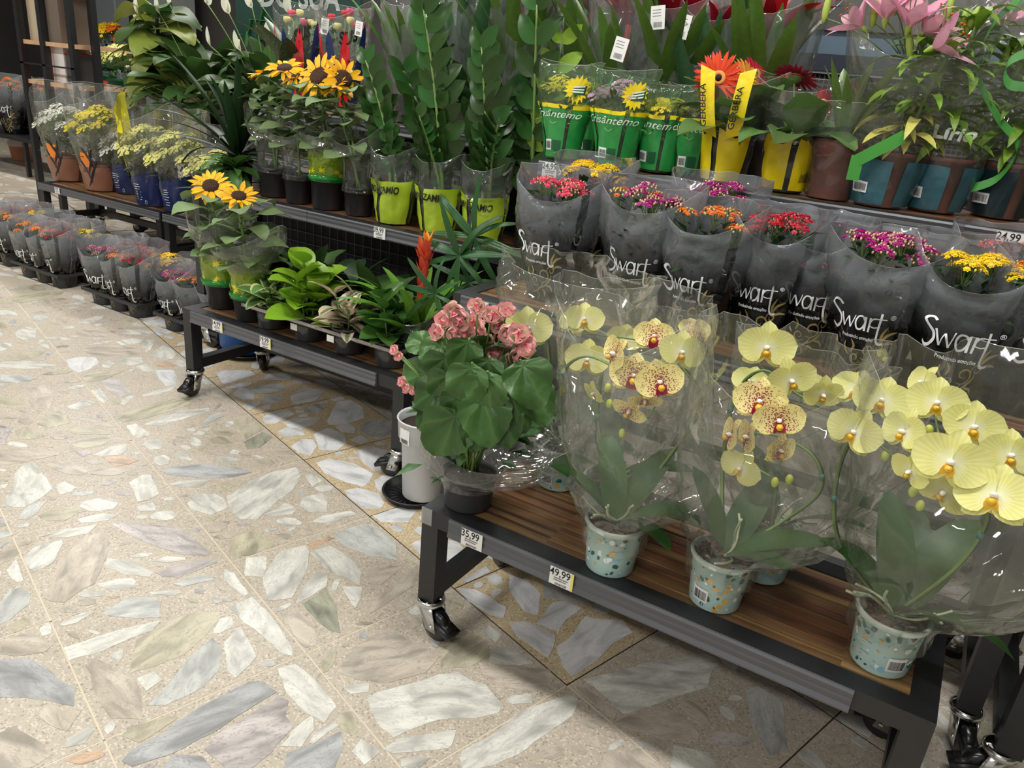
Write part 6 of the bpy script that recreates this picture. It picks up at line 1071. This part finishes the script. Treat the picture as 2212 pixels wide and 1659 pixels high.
# ------------------------------------------------------------------ far left stand: chrysanthemums and navy sleeves
navy = mat('sleeve_navy', (26, 38, 84), .3, bump=.6, bscale=14, var=.1, coat=.2); brownw = mat('sleeve_brown', (140, 96, 76), .35, bump=.4, bscale=14); orangep = mat('print_orange', (226, 128, 36), .35); blackp = mat('print_black', (30, 20, 24), .35)
def mum(label, px, py, v, col, seed, kind, h=.40, z=Z1, s=1.0):
    p = atv(px, py, v); t = T('potted_chrysanthemum', label, 'potted flower', (p.x, v, z)); r = random.Random(seed); hp = .15
    pot(t, .1, .08, hp, terra_m if kind == 'brown' else pot_m, rim=.03 if kind == 'brown' else .008); bush(t, .12, hp, h*.86, 170, GO, seed, .045, wid=.3)
    for i in range(20): rr = math.sqrt((i+.4)/20)*.16*s; a = i*2.4+seed; ob('flower_cluster', daisyhead(col, i), t, M=frame((rr*math.cos(a), rr*math.sin(a)*.85, h*.95-rr*rr*4.5+r.uniform(-.012, .012)), (1, 0, 0), (rr*math.cos(a)*4, rr*math.sin(a)*4-.4, 1), r.uniform(.9, 1.25)))
    S = sleeve(t, [(.002, .084, .084, 0, 0), (.10, .104, .1, 0, 0), (.2, .13, .11, 0, 0), (.32, .165, .13, 0, 0), (h+.06, .185, .14, 0, 0)], CELL, 0, .009, seed, top=corner(.05, -.06, .05))
    if kind == 'brown':
        wrap_panel(t, S, -PI, 0, .02, .34, brownw, 'brown_panel', .002, n=16)
        M = MB()
        for k, (a, b, c_, d) in enumerate(((-1.7, .62, -1.1, .30), (-1.2, .60, -1.5, .2), (-1.9, .45, -1.3, .12), (-1.0, .42, -1.6, .08))): ribbon(M, [(a, b), ((a+c_)/2+.08, (b+d)/2), (c_, d)], .07, None, lambda x, y: S(x+.25, y, .004), 1, n=4, taper=True)
        M.grid(lambda u, v_: S(-1.55+u*.5, .34+v_*.2, .003), 4, 3, 0); ob('sleeve_print', M.mesh('sleeve_print', [orangep, blackp]), t)
    if kind == 'navy':
        wrap_panel(t, S, -PI-.6, -PI/2-.5, .02, .45, navy, 'navy_panel', .002, n=10, top=lambda u: .12*(1-u)); wrap_panel(t, S, -PI/2-.5, .4, .02, .36, navy, 'navy_panel', .002, n=12, top=lambda u: .18*u)
        M = MB()
        for k in range(7): a = -PI/2-.1+.05*(k % 2); M.add([S(a, .10+.03*k, .004), S(a+.35, .10+.03*k, .004), S(a+.35, .106+.03*k, .004), S(a, .106+.03*k, .004)], [(0, 1, 2, 3)])
        ribbon(M, [(math.cos(q*PI/6)*.5, math.sin(q*PI/6)*.5) for q in range(13)], .12, None, lambda x, y: S(-PI/2+.5+x*.12, .07+y*.05, .004), n=2); ob('small_print', M.mesh('small_print', wht2), t)
    t.scale = (1.17, 1.17, 1.17); return t, S
mum('white chrysanthemum in the orange printed sleeve, first on the far left stand', 150, 385, 3.16, 'white', 1, 'brown', h=.44)
mum('yellow chrysanthemum in a brown wrapped pot on the far left stand', 222, 408, 3.12, 'yellow', 2, 'brown', h=.46)
mum('bright white chrysanthemum squeezed behind the yellow sheet', 285, 400, 3.22, 'white', 3, 'navy', h=.37)
t, S = mum('pale yellow chrysanthemum in a navy sleeve with a bright yellow sheet', 335, 440, 3.08, 'cream', 4, 'navy', h=.43, s=1.2)
wrap_panel(t, S, -PI-.1, -PI/2-.55, .30, .98, mat('sheet_yellow', (226, 214, 30), .3, bump=.4, bscale=20), 'yellow_sheet', .004, n=8, top=lambda u: .12*(1-u)); wrap_panel(t, S, -PI/2-.5, -PI/2-.02, .86, .98, mat('sheet_yellow', (0, 0, 0)), 'yellow_sheet', .004)
mum('pale yellow chrysanthemum in the right-hand navy sleeve', 395, 455, 3.10, 'cream', 5, 'navy', h=.40)
mum('cream chrysanthemum at the start of the second low stand', 470, 470, 3.12, 'cream', 6, 'navy', h=.34)

# ------------------------------------------------------------------ tall foliage behind: peace lilies, fiddle leaf, roses, bromeliads
spm = G('spathe_white', (226, 228, 212), rough=.5, trl=.2, rnd=.05); spx = mat('spadix', (226, 220, 180), .7)
def peace(label, x, y, z, spathes, seed, n=34, L_=(.30, .46), wid=.34, m_=GM, pr=.09, cream=False):
    t = T('peace_lily', label, 'potted plant', (x, y, z)); pot(t, pr, pr*.8, .16, pot_m); r = random.Random(seed)
    for i in range(n):
        a = i*2.4; k = i/n; tl = 1.25-.9*k+r.uniform(-.1, .1); d = Vector((math.cos(a)*math.cos(tl), math.sin(a)*math.cos(tl), math.sin(tl))); b = Vector((0, 0, .15)); q = b+d*r.uniform(.16, .34); d2 = (d+Vector((0, 0, -.25))).normalized()
        lf = ob('leaf', leafmesh(('pc', m_.name, i % 3), m_, 1, wid, .75, .75, bend=.7+.4*(i % 3), fold=.18, n=9, k=2, wave=.05, seed=i % 3), t, M=frame(q, d2, (0, 0, 1), r.uniform(*L_)*.8, r.uniform(-.3, .3))); ob('leaf_stalk', MB().tube(arc(b, q, (0, 0, .01), 4), .0035, 5).mesh('leaf_stalk', stem_m), t)
    for P in spathes:
        c = Vector(P)-t.location; st_ = ob('flower_stalk', MB().tube(arc((0, 0, .15), c, (0, 0, .04), 8), .003, 5).mesh('flower_stalk', stem_m), t); ob('spathe', leafmesh(('sp', 0), spm, 1, .5, .75, .7, bend=-.3, fold=.5, n=8, k=2), st_, M=frame(c, (r.uniform(-.4, .4), r.uniform(-.3, 0), 1), (0, -1, .2), .12, r.uniform(-.5, .5)))
        M = MB(); M.tube([(0, 0, 0), (0, 0, .05)], .006, 7); ob('spadix', M.mesh('spadix', spx), st_, loc=c+Vector((0, -.012, .012)))
    return t
peace('peace lily with large striped leaves and white spathes over the yellow chrysanthemum', -4.55, 3.58, Z2, [A(298, 30, 3.5), A(345, 30, 3.5), A(372, 20, 3.6), A(300, 45, 3.7)], 1, n=60, wid=.42)
peace('peace lily with several white spathes in front of the green board', -3.95, 3.60, Z2, [A(495, 30, 3.5), A(545, 18, 3.5), A(450, 12, 3.5), A(455, 100, 3.4), A(520, 110, 3.4), A(580, 90, 3.5)], 2, n=60, wid=.4)
peace('peace lily squeezed between the board and the dracaena', -3.42, 3.60, Z2, [A(625, 30, 3.5), A(560, 5, 3.6)], 5, n=28, m_=GD, wid=.4, L_=(.2, .32))
t = T('fiddle_leaf_fig', 'fiddle leaf fig with very broad yellow green leaves at the far left', 'potted plant', (-5.02, 3.58, Z2)); pot(t, .09, .075, .16, pot_m); ob('stem', MB().tube([(0, 0, .12), (0, 0, .8)], .012, 8).mesh('stem', stemd_m), t)
for i in range(44): a = i*2.4; tl = RND.uniform(-.2, .7); d = Vector((math.cos(a)*math.cos(tl), math.sin(a)*math.cos(tl), math.sin(tl))); ob('leaf', leafmesh(('fid', i % 3), GY if i % 3 else GM, 1, .62, .62, .6, bend=.9+.3*(i % 3), fold=.12, n=8, k=2, wave=.05, seed=i % 3), t, M=frame((d.x*.02, d.y*.02, .18+.62*i/44), d, (0, 0, 1), RND.uniform(.24, .36), RND.uniform(-.4, .4)))
t = T('foliage_plant', 'yellow green broad leaved plant in a cream printed sleeve with green lettering', 'potted plant', (-4.72, 3.36, Z1)); t.location = (-4.50, 3.30, Z1+.001)
t.location = (-4.62, 3.52, Z2); pot(t, .075, .06, .13, pot_m); S = sleeve(t, [(.002, .065, .065, 0, 0), (.1, .09, .08, 0, 0), (.2, .13, .1, 0, 0), (.3, .16, .12, 0, 0)], mat('sleeve_cream', (206, 204, 150), .45), 0, .006, 77, top=corner(.03, -.06, .02)); fan(t, 'crm', GY, 16, (0, 0, .13), (.22, .34), .5, (.5, 1.3), 31, p=.7, q=.7, bend=.9, fold=.15, n=8)
M = MB(); puttext(M, 'PURPURE', .035, lambda a, b: S(-PI/2+a/.11, .72+b/.3, .003), bold=.02); ob('lettering', M.mesh('lettering', arrow_m), t); M = MB(); [ribbon(M, [(x, 0), (x+.3*s, .5), (x, 1)], .5, None, lambda a, b: S(-PI/2+a*.16, .84+b*.11, .003), n=3, taper=True) for x, s in ((-1, -1), (-.2, 1), (.8, -1))]; ob('leaf_print', M.mesh('leaf_print', arrow_m), t)
for k, (x, y, lb) in enumerate(((-3.72, 3.12, 'leafy green plant between the navy sleeves and the dracaena'), (-3.42, 3.12, 'leafy dark plant under the middle shelf end'))):
    t = T('foliage_plant', lb, 'potted plant', (x, y, Z1)); pot(t, .07, .056, .13, pot_m); fan(t, ('lf', k), GM if k == 0 else GD, 30, (0, 0, .13), (.2, .42), .26, (.1, 1.3), 40+k, p=.7, q=.7, bend=.9, fold=.2, n=8)
# rose sleeves in red and navy
redf = mat('sleeve_red', (206, 32, 46), .25, coat=.3, bump=.3, bscale=12)
def rose(label, px, py, v, seed, cols):
    p = atv(px, py, v); t = T('potted_rose', label, 'potted flower', (p.x, v, Z3), 'miniature roses in red and navy sleeves'); pot(t, .052, .044, .1, pot_m); r = random.Random(seed); bush(t, .08, .1, .36, 130, GM, seed, .032)
    for i in range(7):
        rr = .09*math.sqrt((i+.5)/7); a = i*2.4; c = Vector((rr*math.cos(a), rr*math.sin(a), .40-rr*rr*4+r.uniform(-.03, .03))); M = MB(); M.lathe([(.001, -.018), (.012, -.012), (.018, 0), (.016, .012), (.01, .014), (.006, .006)], 8); ob('flower', M.mesh('flower', mat('rose_'+cols[i % len(cols)], {'pink': (222, 84, 120), 'cream': (232, 222, 150), 'red': (206, 60, 60)}[cols[i % len(cols)]], .55, trl=.2)), t, loc=c); ob('stem', MB().tube([(0, 0, .1), c], .0018, 4).mesh('stem', stem_m), t)
    S = sleeve(t, [(.002, .05, .05, 0, 0), (.12, .07, .06, 0, 0), (.25, .11, .08, 0, 0), (.42, .135, .09, 0, 0)], CELL, 0, .008, seed, top=corner(.05, -.03, .03))
    for a0, m_ in ((-2.7, redf), (-2.0, navy), (-1.35, redf), (-.6, navy)): M = MB(); M.grid(lambda u, v_: S(a0+u*.7, .12+(.74*math.sin(PI*min(1, .1+u*.8)))*v_, .003), 6, 6); ob('petal_panel', M.mesh('petal_panel', m_), t)
    M = MB(); puttext(M, 'SUS', .05, lambda a, b: S(-PI/2+.7+a/.12, .76+b/.42, .004), bold=.03); ob('lettering', M.mesh('lettering', ink), t)
rose('cream and pink miniature rose in the red and navy sleeve on the left', 650, 210, 2.78, 1, ['cream', 'cream', 'pink']); rose('pink miniature rose in the red and navy sleeve with white tags', 745, 215, 2.76, 2, ['pink', 'red', 'cream'])
def hangtag(t, P, s=1.0, tilt=0, seed=1, label=None):
    c = Vector(P)-t.location; M_ = Matrix.Translation(c)@Matrix.Rotation(tilt, 4, 'Y'); M = MB(); M.box((-.022*s, -.0006, -.032*s), (.022*s, .0006, .032*s)); o = ob('hang_tag', M.mesh('hang_tag', paper, False), t, M=M_); M = MB(); barcode(M, .026*s, .014*s, lambda a, b: Vector((a, -.0012, b-.026*s)), n=12, seed=seed); [M.add([Vector((-.016*s, -.0012, .02*s-k*.008)), Vector((.01*s, -.0012, .02*s-k*.008)), Vector((.01*s, -.0012, .0215*s-k*.008)), Vector((-.016*s, -.0012, .0215*s-k*.008))], [(0, 1, 2, 3)]) for k in range(3)]; ob('barcode', M.mesh('barcode', greyink), o)
t = bpy.data.objects['potted_rose.001']; hangtag(t, A(702, 57, 2.68), 1.0, .1, 2); hangtag(t, A(775, 62, 2.68), .9, .15, 3)
# tall wrapped bromeliads along the back of the top shelves
GBm = G('leaf_strap_olive', (84, 118, 50), rough=.3); GBd = G('leaf_strap_blue', (58, 96, 62), rough=.3); rbr = G('bract_crimson', (146, 20, 36), rough=.35)
def tallbrom(label, x, y, z, hgt, seed, m_, red=True, film_=CELLH, n=18, R_=.16, tags=()):
    t = T('wrapped_bromeliad', label, 'potted plant', (x, y, z)); pot(t, .07, .058, .12, pot_m); fan(t, ('tb', m_.name), m_, n, (0, 0, .1), (hgt*.7, hgt*.98), .15, (1.05, 1.45), seed, p=.5, q=.45, bend=.35, fold=.22, n=9, k=2, roll=.8)
    if red:
        fan(t, 'rbr', rbr, 12, (0, 0, hgt*.78), (.14, .24), .24, (.5, 1.35), seed+1, name='bract', p=.6, q=.6, bend=.5, fold=.25, n=7)
        ob('flower_stalk', MB().tube([(0, 0, .1), (0, 0, hgt*.8)], .01, 7).mesh('flower_stalk', mat('stalk_red', (150, 40, 44), .5)), t)
    sleeve(t, [(.002, .06, .06, 0, 0), (.13, .075, .075, 0, 0), (hgt*.5, R_*.8, R_*.6, 0, 0), (hgt, R_, R_*.6, 0, 0)], film_, 0, .01, seed, top=corner(.06, -.05, .04), nv=20)
    for k, (P, tl) in enumerate(tags): hangtag(t, P, 1.0, tl, k+seed)
    return t
tallbrom('wrapped bromeliad with crimson bracts in the rear row, nearest the glossy branch', -1.42, 2.52, Z2+.338, .52, 1, GBm, n=16, R_=.14, tags=((A(1158, 95, 2.32), .2),)).location = (-1.10, 2.46, Z3)
tallbrom('wrapped bromeliad carrying the left one of two white tags', -.94, 2.47, Z3, .5, 2, GBm, tags=((A(1421, 38, 2.34), -.12),))
tallbrom('wrapped bromeliad carrying the right one of two white tags', -.80, 2.44, Z3, .47, 3, GBd, tags=((A(1474, 57, 2.32), .15),), R_=.13)
tallbrom('wrapped bromeliad with a drooping dark leaf beside the red gerbera', -.66, 2.47, Z3, .5, 4, GBm, R_=.15)
for k, (x, h_, m_, red) in enumerate(((-2.25, .5, GBm, False), (-1.98, .56, GBd, False), (-1.72, .62, GBm, True), (-1.42, .6, GBm, True))): tallbrom(f'tall wrapped strap leaf plant on the rear middle stand, {["right behind the roses", "second from the roses", "third from the roses", "nearest the green sleeves"][k]}', x, 2.82, Z3, h_, 10+k, m_, red, n=16, R_=.15)
t = T('aglaonema', 'white spotted dark leaved plant left of the roses', 'potted plant', (-2.93, 2.80, Z3)); pot(t, .07, .058, .12, pot_m)
def spotmat():
    m_, nt, out = nm('leaf_spotted'); L = nt.links; b = prin(nt, out, s2l((60, 84, 54)), .35); tc = N(nt, 'TexCoord'); v = N(nt, 'TexVoronoi', i_Scale=26); L.new(tc.outputs['Object'], v.inputs['Vector']); r_ = ramp(nt, [(0, s2l((206, 210, 190))), (.16, s2l((64, 88, 56)))], v.outputs['Distance'], 'CONSTANT'); L.new(r_.outputs[0], b.inputs['Base Color']); return m_
fan(t, 'spot', spotmat(), 14, (0, 0, .11), (.28, .4), .32, (.7, 1.4), 3, p=.7, q=.7, bend=.6, fold=.15, n=8)

# ------------------------------------------------------------------ the green board, dark cooler, rack and far table
bz0, bz1 = 1.36, 2.3
t = T('sign_board', 'dark green board with pale capital letters above the roses', 'sign', (-3.95, 3.88, 1.30)); part('board', MB().box((-4.60, 3.88, 1.40), (-3.50, 3.90, 2.35)), mat('board_green', (10, 58, 50), .45), t, False, True); part('post', MB().bar((-4.4, 3.92, 0), (-4.4, 3.92, 1.6), .03), black, t, False, True); part('post', MB().bar((-3.7, 3.92, 0), (-3.7, 3.92, 1.6), .03), black, t, False, True)
M = MB(); e = A(738, 22, 3.875); puttext(M, 'DO SUA', .19, lambda x, y: Vector((e.x-.36+x, 3.876, e.z+y-.0))-t.location, bold=.03); ob('lettering', M.mesh('lettering', mat('board_letters', (186, 190, 188), .5)), t)
M = MB()
for a, b in (((545, 40), (538, 75)), ((571, 20), (556, 78)), ((540, 42), (588, 46)), ((535, 68), (532, 100))): p, q = A(*a, 3.876), A(*b, 3.876); M.bar(p-t.location, q-t.location, .028, .004)
ob('brush_strokes', M.mesh('brush_strokes', mat('stroke_green', (56, 120, 50), .5), False), t)
t = T('cooler', 'dark refrigerated case with a mesh grille behind the gerberas', 'cooler', (-.2, 3.9, 0)); cz = {k: A(1700, k, 3.6).z for k in (25, 60, 105, 180)}
part('canopy', MB().box((-1.35, 3.6, cz[60]), (1.6, 4.3, 2.2)), mat('cooler_grey', (84, 84, 82), .5), t, False, True); part('glass_band', MB().box((-1.32, 3.63, cz[105]-.01), (1.6, 4.25, cz[60])), mat('cooler_glass', (104, 124, 142), .15), t, False, True)
part('navy_band', MB().box((-1.35, 3.61, cz[180]+.06), (1.6, 4.3, cz[105]-.01)), mat('cooler_navy', (34, 40, 58), .4), t, False, True); part('back_panel', MB().box((-1.33, 3.66, .95), (1.6, 4.3, cz[180]+.06)), mat('cooler_dark', (44, 46, 54), .6), t, False, True)
M = MB(); 
for i in range(148): M.box((-1.33+i*.02, 3.64, 1.05), (-1.327+i*.02, 3.643, cz[180]+.055))
for k in range(22): M.box((-1.33, 3.643, 1.06+k*.02), (1.6, 3.646, 1.063+k*.02))
part('grille', M, mat('grille_grey', (84, 86, 92), .5), t, False, True); part('rail', MB().box((-1.33, 3.62, cz[180]+.05), (1.6, 3.66, cz[180]+.062)), mat('rail_grey', (150, 152, 156), .4), t, False, True)
part('pole', MB().bar((-.80, 3.57, .2), (-.86, 3.59, cz[60]+.02), .022), mat('pole_tan', (142, 122, 104), .4), t, False, True)
part('base', MB().box((-1.33, 3.7, .12), (1.6, 4.3, .95)), mat('cooler_base', (150, 146, 138), .5), t, False, True); part('light_strip', MB().box((-1.33, 3.68, .9), (1.6, 3.7, .96)), mat('strip_pale', (190, 206, 222), .4), t, False, True); part('plinth', MB().box((-1.3, 3.75, 0), (1.6, 4.3, .12)), dark, t, False, True)
t = T('shelf_rack', 'black metal rack with wooden boards and boxes at the upper left', 'shelf', (-6.25, 3.75, 0)); za, zb = A(120, 92, 3.5).z, A(90, 160, 3.5).z
for x, y in ((-6.62, 3.5), (-6.32, 3.5), (-5.95, 3.5), (-5.87, 3.62), (-6.62, 4.0), (-5.95, 4.0)): part('post', MB().box((x, y, 0), (x+.045, y+.045, 2.4)), black, t, False, True)
pine = mat('rack_board', (196, 158, 122), .5, var=.1)
for z in (zb-.05, za, za+.42, za+.85): part('board', MB().box((-6.62, 3.52, z-.03), (-5.9, 4.03, z)), pine, t, False, True)
part('cross_bar', MB().box((-6.62, 3.5, zb+.06), (-5.9, 3.51, zb+.072)), black, t, False, True)
bx = mat('box_beige', (182, 166, 140), .7); bw = mat('box_white', (216, 208, 204), .6); bo = mat('box_orange', (196, 92, 60), .6)
for x, z, w_, h, d, m_, lb in ((-6.5, za, .16, .34, .2, bx, 'beige carton with the lighter flap on the rack'), (-6.22, za, .2, .38, .25, mat('box_brown', (104, 92, 80), .7), 'brown carton on the middle board of the rack'), (-6.24, zb-.05, .16, .3, .2, bw, 'white carton on the lowest board of the rack'), (-6.42, zb-.05, .07, .28, .2, bo, 'orange carton beside the white one on the rack'), (-6.08, zb-.05, .12, .22, .2, mat('box_dark', (66, 66, 68), .5), 'dark grey carton with a red lid on the rack')):
    q = T('carton', lb, 'box', (x, 3.68, z)); ob('body', MB().box((-w_/2, -d/2, 0), (w_/2, d/2, h-.012)).mesh('body', m_, False), q); ob('lid', MB().box((-w_/2-.002, -d/2-.002, h-.012), (w_/2+.002, d/2+.002, h)).mesh('lid', m_ if 'red' not in lb else mat('lid_red', (150, 30, 34), .5), False), q)
t = T('display_table', 'black table at the left edge carrying grey printed sleeves', 'table', (-7.6, 4.1, 0)); part('table_top', MB().box((-9.2, 4.12, .33), (-6.75, 4.75, .364)), black, t, False, True)
for x, y in ((-9.15, 4.15), (-6.85, 4.15), (-6.79, 4.3), (-6.85, 4.68), (-9.15, 4.68), (-8.0, 4.15)): part('leg', MB().box((x, y, 0), (x+.035, y+.035, .33)), black, t, False, True)
for k, (x, y, cols, lb) in enumerate(((-8.35, 4.3, ['orange'], 'left edge of the far table'), (-7.75, 4.3, ['crimson', 'orange'], 'on the far table, logo turned to the right'), (-7.15, 4.3, ['pink', 'crimson'], 'on the far table next to the white chrysanthemum'), (-7.95, 4.58, ['orange', 'yellow'], 'rear row of the far table, left'), (-7.45, 4.58, ['crimson'], 'rear row of the far table, right'))):
    smoke_bag('large grey printed kalanchoe sleeve '+lb, x, y, Z1, cols, h=.52, A=.24, B=.16, rb=.12, seed=80+k, s=1.6, heads=12, hh=.5, tagl=False, th0=-PI/2+.2, dip=-.06)
for k, (x, y, z, col, lb) in enumerate(((-8.9, 5.6, .75, 'white', 'blurred white chrysanthemum in a green pot beyond the rack'), (-9.3, 6.0, 1.0, 'yellow', 'blurred orange and yellow flowers at the upper left edge'), (-6.6, 4.35, .8, 'cream', 'small cream flowers beside the far rack'))):
    tb = T('display_table', ['low stand under the far white flowers', 'far stand under the orange flowers', 'narrow stand behind the rack'][k], 'table', (x, y, 0)); ob('table_top', MB().box((-.3, -.2, z-.03), (.3, .2, z)).mesh('table_top', black, False), tb); [ob('leg', MB().box((a-.015, b-.015, 0), (a+.015, b+.015, z-.03)).mesh('leg', black, False), tb) for a in (-.28, .28) for b in (-.18, .18)]
    t = T('potted_chrysanthemum', lb, 'potted flower', (x, y, z)); pot(t, .14, .11, .2, mat('pot_far_green', (30, 96, 60), .5)); M = MB().lathe([(.143, .10), (.145, .13)], 24); ob('red_band', M.mesh('red_band', mat('band_red', (190, 50, 40), .5)), t); bush(t, .22, .2, .42, 120, GM, 70+k, .07)
    for i in range(16): rr = math.sqrt((i+.4)/16)*.26; a = i*2.4; ob('flower_cluster', daisyhead(col, i) if k != 1 else cluster('orange' if i % 2 else 'yellow', i, .8), t, M=frame((rr*math.cos(a), rr*math.sin(a), .46-rr*rr*2), (1, 0, 0), (rr*math.cos(a)*3, rr*math.sin(a)*3-.4, 1), 2.0 if k != 1 else 3.0))
t = T('flower_pot', 'small terracotta pot with white film on the floor under the far table', 'plant pot', (at(50, 345).x, at(50, 345).y, 0)); pot(t, .13, .10, .2, mat('terracotta_pale', (186, 122, 92), .6)); sleeve(t, [(.15, .14, .14, 0, 0), (.3, .2, .16, 0, 0), (.42, .22, .16, 0, 0)], film('film_white', haze=.5), 0, .02, 99)

t = T('display_case', 'pale blurred display case far away at the upper left edge', 'cabinet', (-12.2, 7.9, 0)); part('body', MB().box((-13.6, 7.6, .1), (-10.6, 8.2, 2.6)), mat('case_pale', (186, 190, 192), .5), t, False, True); part('plinth', MB().box((-13.5, 7.65, 0), (-10.7, 8.15, .1)), dark, t, False, True)  # added pale case, stands in for the brightness of the far shop
for k in range(3): part('door', MB().box((-13.5+k*.97, 7.58, .2), (-12.6+k*.97, 7.6, 2.5)), mat('case_door', (150, 158, 166), .3), t, False, True)
